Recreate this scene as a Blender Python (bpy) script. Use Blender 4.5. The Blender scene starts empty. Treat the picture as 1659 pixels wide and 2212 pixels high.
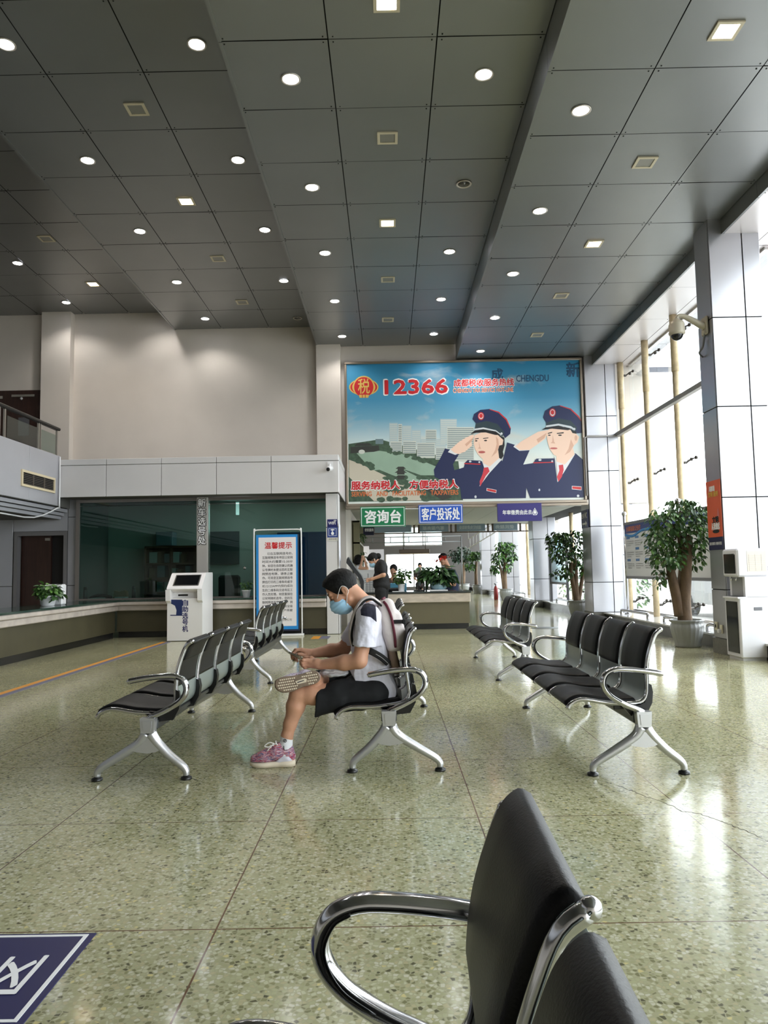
import bpy, math, random
import numpy as np
from mathutils import Vector, Matrix, noise as mnoise

SC = bpy.context.scene
COL = SC.collection

# ------------------------------------------------------------------ camera
IMG_W, IMG_H, FOC = 1659.0, 2212.0, 1622.0
EYE = np.array([0.0, 0.0, 1.15])                     # eye height of somebody sitting on the near bench
_y = np.array([(840.0 - 829.5) / FOC, (1233.0 - 1106.0) / FOC, 1.0]); _y /= np.linalg.norm(_y)
_x = np.array([1.0, -0.0186, 0.0]); _x[2] = -(_x[0] * _y[0] + _x[1] * _y[1]) / _y[2]; _x /= np.linalg.norm(_x)
_z = np.cross(_x, _y)
CAM = np.stack([_x, _y, _z])                         # rows: world axes seen in the camera (right, down, forward)
cd = bpy.data.cameras.new('camera'); cam = bpy.data.objects.new('camera', cd); COL.objects.link(cam)
right, down, fwd = CAM[:, 0], CAM[:, 1], CAM[:, 2]
cam.matrix_world = Matrix(((right[0], -down[0], -fwd[0], EYE[0]), (right[1], -down[1], -fwd[1], EYE[1]),
                           (right[2], -down[2], -fwd[2], EYE[2]), (0, 0, 0, 1)))
cd.sensor_fit = 'VERTICAL'; cd.sensor_height = 36.0; cd.lens = 36.0 * FOC / IMG_H
cd.clip_start = 0.02; cd.clip_end = 400
SC.camera = cam

# ------------------------------------------------------------------ exposure, sky, daylight
SC.view_settings.view_transform = 'Standard'; SC.view_settings.look = 'None'
SC.view_settings.gamma = 1.0; SC.view_settings.use_curve_mapping = False
SC.view_settings.exposure = EXPOSURE = 0.3
SC.cycles.use_denoising = True
SC.cycles.max_bounces = 8; SC.cycles.diffuse_bounces = 4; SC.cycles.glossy_bounces = 5
SC.cycles.transparent_max_bounces = 16; SC.cycles.sample_clamp_indirect = 6.0
SC.cycles.caustics_reflective = False; SC.cycles.caustics_refractive = False
wd = bpy.data.worlds.new('overcast sky'); SC.world = wd; wd.use_nodes = True
bgn = wd.node_tree.nodes['Background']; bgn.inputs[0].default_value = (0.93, 0.95, 1.0, 1); bgn.inputs[1].default_value = 7.0
LAMP_W = 46.0                                        # watts of one ceiling downlight

def portal(name, loc, rot, sx, sy):
    l = bpy.data.lights.new(name, 'AREA'); l.shape = 'RECTANGLE'; l.size = sx; l.size_y = sy
    l.cycles.is_portal = True
    o = bpy.data.objects.new(name, l); o.location = loc; o.rotation_euler = rot; COL.objects.link(o)
for _n, (_a, _b) in enumerate(((-7.8, 9.5), (10.2, 15.9), (16.6, 41.5))):
    portal('window_daylight', (5.36, (_a + _b) / 2, 2.9), (0, math.radians(90), 0), 5.2, _b - _a)

# ------------------------------------------------------------------ helpers
def ray(px, py):
    return CAM @ np.array([(px - 829.5) / FOC, (py - 1106.0) / FOC, 1.0])
def PY(px, py, Y):
    d = ray(px, py); return EYE + d * Y / d[1]
def PX(px, py, X):
    d = ray(px, py); return EYE + d * X / d[0]
def PZ(px, py, Z=0.0):
    d = ray(px, py); return EYE + d * (Z - EYE[2]) / d[2]

def lin(c):
    return tuple(((v / 255) / 12.92 if v / 255 <= 0.04045 else ((v / 255 + 0.055) / 1.055) ** 2.4) for v in c)

MATS = {}
def M(name, rgb, rough=0.5, metal=0.0, spec=0.5, noise=0.0, nscale=8.0, bump=0.0, bscale=60.0, trans=0.0, coat=0.0, aniso=None, emis=None, estr=0.0, alpha=1.0):
    if name in MATS: return MATS[name]
    m = bpy.data.materials.new(name); m.use_nodes = True; nt = m.node_tree
    b = nt.nodes['Principled BSDF']; c = lin(rgb)
    b.inputs['Base Color'].default_value = (*c, 1); b.inputs['Roughness'].default_value = rough
    b.inputs['Metallic'].default_value = metal; b.inputs['Specular IOR Level'].default_value = spec
    b.inputs['Transmission Weight'].default_value = trans; b.inputs['Coat Weight'].default_value = coat
    b.inputs['Alpha'].default_value = alpha
    if emis: b.inputs['Emission Color'].default_value = (*lin(emis), 1); b.inputs['Emission Strength'].default_value = estr
    if noise or bump:
        tc = nt.nodes.new('ShaderNodeTexCoord')
    if noise:
        n = nt.nodes.new('ShaderNodeTexNoise'); n.inputs['Scale'].default_value = nscale; n.inputs['Detail'].default_value = 5
        mp = nt.nodes.new('ShaderNodeMapping'); 
        if aniso: mp.inputs['Scale'].default_value = aniso
        nt.links.new(tc.outputs['Object'], mp.inputs[0]); nt.links.new(mp.outputs[0], n.inputs['Vector'])
        r = nt.nodes.new('ShaderNodeValToRGB')
        r.color_ramp.elements[0].position = 0.3; r.color_ramp.elements[1].position = 0.7
        r.color_ramp.elements[0].color = (*[max(0, v * (1 - noise)) for v in c], 1)
        r.color_ramp.elements[1].color = (*[min(1, v * (1 + noise)) for v in c], 1)
        nt.links.new(n.outputs['Fac'], r.inputs[0]); nt.links.new(r.outputs[0], b.inputs['Base Color'])
    if bump:
        n2 = nt.nodes.new('ShaderNodeTexNoise'); n2.inputs['Scale'].default_value = bscale; n2.inputs['Detail'].default_value = 4
        nt.links.new(tc.outputs['Object'], n2.inputs['Vector'])
        bp = nt.nodes.new('ShaderNodeBump'); bp.inputs['Strength'].default_value = bump; bp.inputs['Distance'].default_value = 0.01
        nt.links.new(n2.outputs['Fac'], bp.inputs['Height']); nt.links.new(bp.outputs[0], b.inputs['Normal'])
    MATS[name] = m
    return m

def glass_mat(name, tint, fres=0.06, rough=0.0, ior=1.5):
    m = bpy.data.materials.new(name); m.use_nodes = True; nt = m.node_tree; nt.nodes.clear()
    o = nt.nodes.new('ShaderNodeOutputMaterial'); mx = nt.nodes.new('ShaderNodeMixShader')
    t = nt.nodes.new('ShaderNodeBsdfTransparent'); t.inputs[0].default_value = (*tint, 1)
    g = nt.nodes.new('ShaderNodeBsdfGlossy'); g.inputs['Roughness'].default_value = rough
    lw = nt.nodes.new('ShaderNodeLayerWeight'); lw.inputs[0].default_value = 0.5
    pw = nt.nodes.new('ShaderNodeMath'); pw.operation = 'POWER'; pw.inputs[1].default_value = 4.0; nt.links.new(lw.outputs['Facing'], pw.inputs[0])
    f = nt.nodes.new('ShaderNodeMath'); f.operation = 'MULTIPLY_ADD'; f.inputs[1].default_value = 0.8; f.inputs[2].default_value = fres * 0.6; nt.links.new(pw.outputs[0], f.inputs[0])
    nt.links.new(f.outputs[0], mx.inputs[0]); nt.links.new(t.outputs[0], mx.inputs[1]); nt.links.new(g.outputs[0], mx.inputs[2])
    nt.links.new(mx.outputs[0], o.inputs[0]); return m

ORG = {}                                             # world origin of things, so children may be drawn in world metres
def new_obj(name, me, parent=None, mat=None, base=None):
    o = bpy.data.objects.new(name, me); COL.objects.link(o)
    if mat is not None:
        for m_ in (mat if isinstance(mat, (list, tuple)) else [mat]): me.materials.append(m_)
    if parent is not None:
        off = ORG[parent.name]; ORG[o.name] = off; o.parent = parent
        me.transform(Matrix.Translation([-v for v in off]))
    else:
        vs = np.empty(len(me.vertices) * 3); me.vertices.foreach_get('co', vs); vs = vs.reshape(-1, 3)
        mn, mxx = vs.min(0), vs.max(0)
        off = base if base is not None else ((mn[0] + mxx[0]) / 2, (mn[1] + mxx[1]) / 2, mn[2])
        off = tuple(float(v) for v in off)
        me.transform(Matrix.Translation([-v for v in off])); o.location = off; ORG[o.name] = off
    return o
def tag(o, label=None, cat=None, group=None, kind=None):
    if label: o['label'] = label
    if cat: o['category'] = cat
    if group: o['group'] = group
    if kind: o['kind'] = kind
    return o
def thing(name, label, cat, loc=(0, 0, 0), group=None):
    o = bpy.data.objects.new(name, None); COL.objects.link(o); o.location = loc; o.empty_display_size = 0.1
    ORG[o.name] = tuple(float(v) for v in loc)
    return tag(o, label, cat, group)
def copy_tree(o, parent=None, loc=None):
    c = o.copy(); COL.objects.link(c); c.parent = parent
    if loc is not None: c.location = loc
    for ch in o.children: copy_tree(ch, c)
    return c

class MB:
    """collects shapes and links them as ONE mesh object"""
    def __init__(s): s.v = []; s.f = []; s.mi = []; s.sm = []; s.cur = 0; s.smooth = False
    def add(s, vs, fs, smooth=None):
        n = len(s.v); s.v += [tuple(map(float, v)) for v in vs]; s.f += [tuple(n + i for i in f) for f in fs]
        s.mi += [s.cur] * len(fs); s.sm += [s.smooth if smooth is None else smooth] * len(fs); return s
    def box(s, a, b, bev=0.0):
        x0, y0, z0 = [min(p, q) for p, q in zip(a, b)]; x1, y1, z1 = [max(p, q) for p, q in zip(a, b)]
        if bev <= 0:
            return s.add([(x0, y0, z0), (x1, y0, z0), (x1, y1, z0), (x0, y1, z0), (x0, y0, z1), (x1, y0, z1), (x1, y1, z1), (x0, y1, z1)],
                         [(3, 2, 1, 0), (4, 5, 6, 7), (0, 1, 5, 4), (1, 2, 6, 5), (2, 3, 7, 6), (3, 0, 4, 7)], False)
        e = min(bev, (x1 - x0) / 2.01, (y1 - y0) / 2.01, (z1 - z0) / 2.01); vs = []
        for X, sx in ((x0, 1), (x1, -1)):
            for Yv, sy in ((y0, 1), (y1, -1)):
                for Z, sz in ((z0, 1), (z1, -1)):
                    vs += [(X, Yv + sy * e, Z + sz * e), (X + sx * e, Yv, Z + sz * e), (X + sx * e, Yv + sy * e, Z)]
        g = lambda i, j, k, a_: (i * 4 + j * 2 + k) * 3 + a_
        fs = []
        for i in (0, 1):
            fs.append([g(i, 0, 0, 0), g(i, 1, 0, 0), g(i, 1, 1, 0), g(i, 0, 1, 0)])
            fs.append([g(0, i, 0, 1), g(1, i, 0, 1), g(1, i, 1, 1), g(0, i, 1, 1)])
            fs.append([g(0, 0, i, 2), g(1, 0, i, 2), g(1, 1, i, 2), g(0, 1, i, 2)])
        for i in (0, 1):
            for j in (0, 1):
                fs.append([g(i, j, 0, 0), g(i, j, 1, 0), g(i, j, 1, 1), g(i, j, 0, 1)])
                fs.append([g(i, 0, j, 0), g(i, 1, j, 0), g(i, 1, j, 2), g(i, 0, j, 2)])
                fs.append([g(0, i, j, 1), g(1, i, j, 1), g(1, i, j, 2), g(0, i, j, 2)])
                for k in (0, 1): fs.append([g(i, j, k, 0), g(i, j, k, 1), g(i, j, k, 2)])
        V = np.array(vs); c = V.mean(0); out = []
        for f in fs:
            p = V[f]; nrm = np.cross(p[1] - p[0], p[2] - p[0])
            out.append(f if np.dot(nrm, p.mean(0) - c) > 0 else f[::-1])
        return s.add(vs, out, False)
    def tube(s, path, r, n=10, cap=True, smooth=True, closed=False, flat=None):
        """r: radius or list of radii; flat: list of (ru, rv) section radii (u = side, v = up)"""
        P_ = [Vector(p) for p in path]; m = len(P_); vs = []; fs = []
        tang = []
        for i in range(m):
            a = P_[i - 1] if (i > 0 or closed) else P_[i]; b = P_[(i + 1) % m] if (i < m - 1 or closed) else P_[i]
            t_ = (b - a); tang.append(t_.normalized() if t_.length > 1e-9 else Vector((0, 0, 1)))
        up = Vector((0, 1, 0)) if abs(tang[0].y) < 0.9 else Vector((0, 0, 1))
        u = (up - tang[0] * up.dot(tang[0])).normalized()
        for i in range(m):
            u = (u - tang[i] * u.dot(tang[i]))
            u = u.normalized() if u.length > 1e-6 else tang[i].orthogonal().normalized()
            w = tang[i].cross(u)
            if flat: ru, rv = flat[i] if isinstance(flat, list) else flat
            else: ru = rv = (r[i] if isinstance(r, (list, tuple)) else r)
            for k in range(n):
                a = 2 * math.pi * k / n; vs.append(P_[i] + u * (math.cos(a) * ru) + w * (math.sin(a) * rv))
        for i in range(m if closed else m - 1):
            for k in range(n):
                a, b = i * n + k, i * n + (k + 1) % n; c, d = ((i + 1) % m) * n + (k + 1) % n, ((i + 1) % m) * n + k
                fs.append((a, b, c, d))
        if cap and not closed:
            fs.append(tuple(range(n - 1, -1, -1))); fs.append(tuple(range((m - 1) * n, m * n)))
        return s.add([tuple(v) for v in vs], fs, smooth)
    def lathe(s, prof, c=(0, 0, 0), n=24, smooth=True, flute=0.0, nf=24):
        vs = []; fs = []; m = len(prof)
        for (r, z) in prof:
            for k in range(n):
                a = 2 * math.pi * k / n; rr = r * (1 + flute * math.cos(a * nf)); vs.append((c[0] + rr * math.cos(a), c[1] + rr * math.sin(a), c[2] + z))
        for i in range(m - 1):
            for k in range(n):
                fs.append((i * n + k, i * n + (k + 1) % n, (i + 1) * n + (k + 1) % n, (i + 1) * n + k))
        fs.append(tuple(range(n - 1, -1, -1))); fs.append(tuple(range((m - 1) * n, m * n)))
        return s.add(vs, fs, smooth)
    def prism(s, poly, fn0, fn1, smooth=False):
        """poly of 2D points; fn0/fn1 map (u, v) to the 3D point on either cap"""
        n = len(poly); vs = [fn0(*p) for p in poly] + [fn1(*p) for p in poly]
        fs = [tuple(range(n - 1, -1, -1)), tuple(range(n, 2 * n))] + [(i, (i + 1) % n, n + (i + 1) % n, n + i) for i in range(n)]
        return s.add(vs, fs, smooth)
    def ball(s, c, r, n=12, m=8):
        r = (r, r, r) if not isinstance(r, (tuple, list)) else r
        vs = [(c[0], c[1], c[2] - r[2])]; fs = []
        for i in range(1, m):
            t_ = math.pi * i / m - math.pi / 2
            for k in range(n):
                a = 2 * math.pi * k / n; vs.append((c[0] + r[0] * math.cos(t_) * math.cos(a), c[1] + r[1] * math.cos(t_) * math.sin(a), c[2] + r[2] * math.sin(t_)))
        vs.append((c[0], c[1], c[2] + r[2])); top = len(vs) - 1
        for k in range(n): fs.append((0, 1 + (k + 1) % n, 1 + k)); fs.append((top, top - n + k, top - n + (k + 1) % n))
        for i in range(m - 2):
            for k in range(n): fs.append((1 + i * n + k, 1 + i * n + (k + 1) % n, 1 + (i + 1) * n + (k + 1) % n, 1 + (i + 1) * n + k))
        return s.add(vs, fs, True)
    def mesh(s, name):
        me = bpy.data.meshes.new(name); me.from_pydata(s.v, [], s.f); me.update()
        me.polygons.foreach_set('material_index', s.mi); me.polygons.foreach_set('use_smooth', s.sm)
        return me
    def obj(s, name, mat, parent=None, base=None, recalc=False):
        me = s.mesh(name)
        if recalc:
            import bmesh
            bm = bmesh.new(); bm.from_mesh(me); bmesh.ops.recalc_face_normals(bm, faces=bm.faces); bm.to_mesh(me); bm.free()
        return new_obj(name, me, parent, mat, base)

def struct(name, mb, mat, parent=None, label=None):
    o = mb.obj(name, mat, parent)
    if parent is None: o['kind'] = 'structure'
    if label: o['label'] = label
    return o

def spline(pts, k=6):
    """Catmull-Rom through pts"""
    P_ = [np.array(p, float) for p in pts]; P_ = [2 * P_[0] - P_[1]] + P_ + [2 * P_[-1] - P_[-2]]; out = []
    for i in range(1, len(P_) - 2):
        for j in range(k):
            t = j / k; a, b, c, d = P_[i - 1:i + 3]
            out.append(tuple(0.5 * ((2 * b) + (-a + c) * t + (2 * a - 5 * b + 4 * c - d) * t * t + (-a + 3 * b - 3 * c + d) * t ** 3)))
    out.append(tuple(P_[-2])); return out

# text as a mesh, fitted into a width x height box centred on c, lying in the plane (u right, v up)
_FREE = []
def text_mb(body, c, u, v, w, h, mb=None, bold=0.0, lift=0.002, keep=False, spacing=1.0):
    cu = bpy.data.curves.new('t', 'FONT'); cu.body = body;  cu.resolution_u = 2; cu.space_character = spacing
    o = bpy.data.objects.new('t', cu); COL.objects.link(o)
    dg = bpy.context.evaluated_depsgraph_get(); me = bpy.data.meshes.new_from_object(o.evaluated_get(dg))
    vs = np.array([vv.co[:] for vv in me.vertices]); fs = [tuple(p.vertices) for p in me.polygons]
    bpy.data.objects.remove(o); bpy.data.curves.remove(cu); bpy.data.meshes.remove(me)
    mn, mx_ = vs.min(0), vs.max(0); cx, cy = (mn + mx_)[:2] / 2; sx, sy = w / (mx_[0] - mn[0]), h / (mx_[1] - mn[1])
    if keep: sx = sy = min(sx, sy)
    u = np.array(u, float); u /= np.linalg.norm(u); v = np.array(v, float); v /= np.linalg.norm(v); nrm = np.cross(u, v); c = np.array(c, float) + nrm * lift
    mb = mb or MB(); nl = max(1, len(body.split()) and len(body)); b_ = bold * (h if keep else min(h, w / nl))   # bold: the strokes are drawn again a little to the side
    sh = [(0, 0)] if bold <= 0 else [(b_ * q[0], b_ * q[1]) for q in ((0, 0), (1, .3), (-1, -.3), (.3, 1), (-.3, -1), (.8, -.7), (-.8, .7))[:7 if bold > .025 else 5]]
    for i, (du, dv) in enumerate(sh): mb.add([c + nrm * (i * 6e-5) + u * ((p[0] - cx) * sx + du) + v * ((p[1] - cy) * sy + dv) for p in vs], fs, False)
    return mb

# ---------------- bodies: signed distances blended on a grid, skinned into one continuous surface
def sdf_mesh(prims, vox, k=0.02, cuts=(), name='body', smooth=1):
    A = []
    for p in prims:
        if p[0] == 'c': r = max(p[2], p[4]); a, b = np.array(p[1], float), np.array(p[3], float); A += [np.minimum(a, b) - r, np.maximum(a, b) + r]
        else: c = np.array(p[1], float); r = max(p[2]) * 1.05; A += [c - r, c + r]
    lo = np.min(A, 0) - 3 * vox; hi = np.max(A, 0) + 3 * vox; N = np.ceil((hi - lo) / vox).astype(int) + 1
    D = np.full(N, 0.08, np.float32); ax = [lo[i] + vox * np.arange(N[i]) for i in range(3)]
    for p in prims:
        kk = k; sub = False; opts = p[-1] if isinstance(p[-1], dict) else {}
        kk = opts.get('k', k); sub = opts.get('sub', False)
        if p[0] == 'c':
            a, r1, b, r2 = np.array(p[1], float), p[2], np.array(p[3], float), p[4]; r = max(r1, r2); l, h_ = np.minimum(a, b) - r, np.maximum(a, b) + r
        else:
            c, rad = np.array(p[1], float), np.array(p[2], float); R_ = np.array(p[3], float) if len(p) > 3 and not isinstance(p[3], dict) else np.eye(3)
            r = max(rad); l, h_ = c - r, c + r
        mg = 0.08
        i0 = np.maximum(np.floor((l - mg - lo) / vox).astype(int), 0); i1 = np.minimum(np.ceil((h_ + mg - lo) / vox).astype(int) + 1, N)
        X, Y, Z = np.meshgrid(ax[0][i0[0]:i1[0]], ax[1][i0[1]:i1[1]], ax[2][i0[2]:i1[2]], indexing='ij')
        Q = np.stack([X, Y, Z], -1).astype(np.float32)
        if p[0] == 'c':
            ab = b - a; t = np.clip(((Q - a) @ ab) / max(ab @ ab, 1e-9), 0, 1); d = np.linalg.norm(Q - a - t[..., None] * ab, axis=-1) - (r1 + (r2 - r1) * t)
        elif p[0] == 'e':
            q = (Q - c) @ R_; k0 = np.linalg.norm(q / rad, axis=-1); k1 = np.linalg.norm(q / rad ** 2, axis=-1); d = np.where(k1 > 1e-6, k0 * (k0 - 1) / np.maximum(k1, 1e-6), -min(rad))
        else:                                                     # 'b' rounded box
            rr = opts.get('r', 0.01); q = np.abs((Q - c) @ R_) - (rad - rr); d = np.linalg.norm(np.maximum(q, 0), axis=-1) + np.minimum(q.max(-1), 0) - rr
        S = D[i0[0]:i1[0], i0[1]:i1[1], i0[2]:i1[2]]
        if sub:
            hh = np.clip(0.5 - 0.5 * (S + d) / kk, 0, 1); S[:] = S * (1 - hh) - d * hh + kk * hh * (1 - hh)
        else:
            hh = np.clip(0.5 + 0.5 * (S - d) / kk, 0, 1); S[:] = S * (1 - hh) + d * hh - kk * hh * (1 - hh)
    for (pt, n_, lo_b, hi_b) in cuts:                              # removes the side n points to, inside a box
        n_ = np.array(n_, float); n_ /= np.linalg.norm(n_)
        i0 = np.maximum(np.floor((np.array(lo_b) - lo) / vox).astype(int), 0); i1 = np.minimum(np.ceil((np.array(hi_b) - lo) / vox).astype(int) + 1, N)
        if (i1 <= i0).any(): continue
        X, Y, Z = np.meshgrid(ax[0][i0[0]:i1[0]], ax[1][i0[1]:i1[1]], ax[2][i0[2]:i1[2]], indexing='ij')
        d = (np.stack([X, Y, Z], -1) - np.array(pt)) @ n_
        S = D[i0[0]:i1[0], i0[1]:i1[1], i0[2]:i1[2]]; S[:] = np.maximum(S, d)
    # surface nets
    inside = D < 0; C = np.zeros(np.array(N) - 1, np.int8)
    for o in np.ndindex(2, 2, 2): C += inside[o[0]:N[0] - 1 + o[0], o[1]:N[1] - 1 + o[1], o[2]:N[2] - 1 + o[2]]
    cells = np.argwhere((C > 0) & (C < 8)); idx = -np.ones(np.array(N) - 1, np.int64); idx[tuple(cells.T)] = np.arange(len(cells))
    acc = np.zeros((len(cells), 3)); cnt = np.zeros(len(cells)); corners = list(np.ndindex(2, 2, 2))
    for a in corners:
        for axis in range(3):
            if a[axis]: continue
            b = list(a); b[axis] = 1
            da = D[tuple((cells + a).T)]; db = D[tuple((cells + b).T)]; msk = (da < 0) != (db < 0)
            t = np.where(msk, da / np.where(msk, da - db, 1), 0); pt = np.array(a, float)[None] + np.eye(3)[axis] * t[:, None]
            acc[msk] += pt[msk]; cnt[msk] += 1
    V = lo + vox * (cells + acc / cnt[:, None]); F = []
    for axis in range(3):
        o1, o2 = (axis + 1) % 3, (axis + 2) % 3; sl = [slice(1, -1)] * 3; sl[axis] = slice(0, -1); s2 = list(sl); s2[axis] = slice(1, None)
        a, b = inside[tuple(sl)], inside[tuple(s2)]; e = np.argwhere(a != b)
        off = np.ones(3, int); off[axis] = 0; e0 = e + off; flip = a[tuple(e.T)]
        def cid(d1, d2):
            q = e0.copy(); q[:, o1] -= d1; q[:, o2] -= d2; return idx[tuple(q.T)]
        q = np.stack([cid(1, 1), cid(0, 1), cid(0, 0), cid(1, 0)], 1); q[~flip] = q[~flip][:, ::-1]; F.append(q)
    F = np.concatenate(F); F = F[(F >= 0).all(1)]
    for _ in range(smooth):                                        # one gentle laplacian
        s_ = np.zeros_like(V); n_ = np.zeros(len(V))
        for i in range(4):
            j = (i + 1) % 4; np.add.at(s_, F[:, i], V[F[:, j]]); np.add.at(n_, F[:, i], 1); np.add.at(s_, F[:, j], V[F[:, i]]); np.add.at(n_, F[:, j], 1)
        V = V * 0.5 + 0.5 * s_ / np.maximum(n_, 1)[:, None]
    me = bpy.data.meshes.new(name); me.vertices.add(len(V)); me.vertices.foreach_set('co', V.ravel())
    me.loops.add(len(F) * 4); me.loops.foreach_set('vertex_index', F.ravel()); me.polygons.add(len(F))
    me.polygons.foreach_set('loop_start', np.arange(0, len(F) * 4, 4)); me.polygons.foreach_set('loop_total', np.full(len(F), 4))
    me.polygons.foreach_set('use_smooth', np.ones(len(F), bool)); me.update(calc_edges=True); me.validate()
    return me
def verts_of(me):
    a = np.empty(len(me.vertices) * 3); me.vertices.foreach_get('co', a); return a.reshape(-1, 3)
def normals_of(me):
    a = np.empty(len(me.vertices) * 3); me.vertex_normals.foreach_get('vector', a); return a.reshape(-1, 3)
def set_verts(me, V):
    me.vertices.foreach_set('co', np.asarray(V, float).ravel()); me.update()
ORD = ['first', 'second', 'third', 'fourth', 'fifth', 'sixth', 'seventh', 'eighth', 'ninth', 'tenth', 'eleventh']
# ------------------------------------------------------------------ materials
def floor_mat():
    m = bpy.data.materials.new('green terrazzo'); m.use_nodes = True; nt = m.node_tree; L = nt.links.new
    b = nt.nodes['Principled BSDF']; tc = nt.nodes.new('ShaderNodeTexCoord')
    def N(t, **k):
        n = nt.nodes.new(t)
        for a, v in k.items(): setattr(n, a, v)
        return n
    vor = N('ShaderNodeTexVoronoi'); vor.inputs['Scale'].default_value = 72
    ns = N('ShaderNodeTexNoise'); ns.inputs['Scale'].default_value = 40; ns.inputs['Detail'].default_value = 2
    mixv = N('ShaderNodeMix', data_type='VECTOR'); mixv.inputs['Factor'].default_value = 0.012
    L(tc.outputs['Object'], mixv.inputs[4]); L(ns.outputs['Color'], mixv.inputs[5]); L(mixv.outputs[1], vor.inputs['Vector'])
    sep = N('ShaderNodeSeparateColor'); L(vor.outputs['Color'], sep.inputs[0])
    ramp = N('ShaderNodeValToRGB'); ramp.color_ramp.interpolation = 'CONSTANT'; e = ramp.color_ramp.elements
    cols = [(0.0, (204, 202, 168)), (0.18, (186, 186, 146)), (0.34, (214, 210, 184)), (0.48, (176, 176, 134)), (0.62, (154, 152, 112)), (0.74, (194, 186, 146)), (0.84, (134, 132, 96)), (0.94, (100, 98, 74)), (0.98, (220, 206, 146))]
    e[0].position, e[0].color = 0.0, (*lin(cols[0][1]), 1); e[1].position, e[1].color = cols[1][0], (*lin(cols[1][1]), 1)
    for p, c in cols[2:]:
        q = e.new(p); q.color = (*lin(c), 1)
    L(sep.outputs[0], ramp.inputs[0])
    edge = N('ShaderNodeTexVoronoi', feature='DISTANCE_TO_EDGE'); edge.inputs['Scale'].default_value = 72; L(mixv.outputs[1], edge.inputs['Vector'])
    mr = N('ShaderNodeMapRange'); mr.inputs[1].default_value = 0.04; mr.inputs[2].default_value = 0.16; L(edge.outputs['Distance'], mr.inputs[0])
    mx = N('ShaderNodeMix', data_type='RGBA'); mx.inputs[6].default_value = (*lin((180, 178, 142)), 1); L(mr.outputs[0], mx.inputs[0]); L(ramp.outputs[0], mx.inputs[7])
    # worn, slightly uneven tone
    big = N('ShaderNodeTexNoise'); big.inputs['Scale'].default_value = 0.9; big.inputs['Detail'].default_value = 6; L(tc.outputs['Object'], big.inputs['Vector'])
    br = N('ShaderNodeMapRange'); br.inputs[1].default_value = 0.3; br.inputs[2].default_value = 0.7; br.inputs[3].default_value = 0.66; br.inputs[4].default_value = 0.85; L(big.outputs['Fac'], br.inputs[0])
    mul = N('ShaderNodeMix', data_type='RGBA', blend_type='MULTIPLY'); mul.inputs[0].default_value = 1; L(mx.outputs[2], mul.inputs[6]); L(br.outputs[0], mul.inputs[7])
    # brass dividing strips, a grid about a metre wide
    sx = N('ShaderNodeSeparateXYZ'); L(tc.outputs['Object'], sx.inputs[0])
    def line(sock, off, pitch, w):
        a = N('ShaderNodeMath', operation='ADD'); a.inputs[1].default_value = off; L(sock, a.inputs[0])
        d = N('ShaderNodeMath', operation='DIVIDE'); d.inputs[1].default_value = pitch; L(a.outputs[0], d.inputs[0])
        f = N('ShaderNodeMath', operation='FRACT'); L(d.outputs[0], f.inputs[0])
        c = N('ShaderNodeMath', operation='LESS_THAN'); c.inputs[1].default_value = w / pitch; L(f.outputs[0], c.inputs[0]); return c
    lx = line(sx.outputs[0], FLOOR_OX, 0.975, 0.006); ly = line(sx.outputs[1], FLOOR_OY, 1.06, 0.006)
    mxm = N('ShaderNodeMath', operation='MAXIMUM'); L(lx.outputs[0], mxm.inputs[0]); L(ly.outputs[0], mxm.inputs[1])
    m2 = N('ShaderNodeMix', data_type='RGBA'); m2.inputs[7].default_value = (*lin((92, 66, 44)), 1); L(mxm.outputs[0], m2.inputs[0]); L(mul.outputs[2], m2.inputs[6])
    L(m2.outputs[2], b.inputs['Base Color'])
    rr = N('ShaderNodeMapRange'); rr.inputs[3].default_value = 0.05; rr.inputs[4].default_value = 0.17; L(big.outputs['Fac'], rr.inputs[0]); L(rr.outputs[0], b.inputs['Roughness'])
    b.inputs['IOR'].default_value = 1.52
    bp = N('ShaderNodeBump'); bp.inputs['Strength'].default_value = 0.05; bp.inputs['Distance'].default_value = 0.02
    n3 = N('ShaderNodeTexNoise'); n3.inputs['Scale'].default_value = 7; L(tc.outputs['Object'], n3.inputs['Vector']); L(n3.outputs['Fac'], bp.inputs['Height']); L(bp.outputs[0], b.inputs['Normal'])
    return m

ceil_m = M('satin grey ceiling panel', (138, 140, 139), 0.36, 0.7, noise=0.06, nscale=0.6)
dark_m = M('dark gap', (14, 14, 14), 0.9)
plaster = M('warm white plaster', (214, 205, 196), 0.75, noise=0.04, nscale=1.2, bump=0.06, bscale=12)
panel_w = M('white aluminium cladding', (212, 210, 211), 0.38, 0.15, noise=0.03, nscale=1.5)
column_m = M('pale satin aluminium cladding', (182, 182, 188), 0.32, 0.82, noise=0.03, nscale=1.5)
panel_g = M('grey aluminium cladding', (172, 172, 178), 0.4, 0.15, noise=0.04, nscale=1.5)
soffit_m = M('pale soffit panel', (222, 216, 218), 0.3, 0.2)
black_stone = M('black granite', (22, 22, 22), 0.25, noise=0.5, nscale=90)
green_stone = M('dark green marble', (38, 58, 50), 0.1, noise=0.5, nscale=40)
olive = M('olive brown laminate', (72, 68, 50), 0.45, noise=0.12, nscale=3)
stone_b = M('veined beige stone', (196, 184, 170), 0.2, noise=0.14, nscale=6, aniso=(1, 1, 3))
steel = M('brushed steel', (190, 188, 184), 0.25, 1.0)
chrome = M('polished chrome', (205, 205, 208), 0.13, 1.0)
alu = M('cast aluminium', (196, 196, 198), 0.3, 0.75)
wood_dark = M('dark red brown wood', (52, 32, 26), 0.4, noise=0.25, nscale=5, aniso=(6, 6, 0.5))
white_p = M('white painted metal', (226, 226, 226), 0.35)
white_pl = M('white plastic', (222, 222, 224), 0.3)
black_pl = M('black plastic', (16, 16, 17), 0.3)
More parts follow.
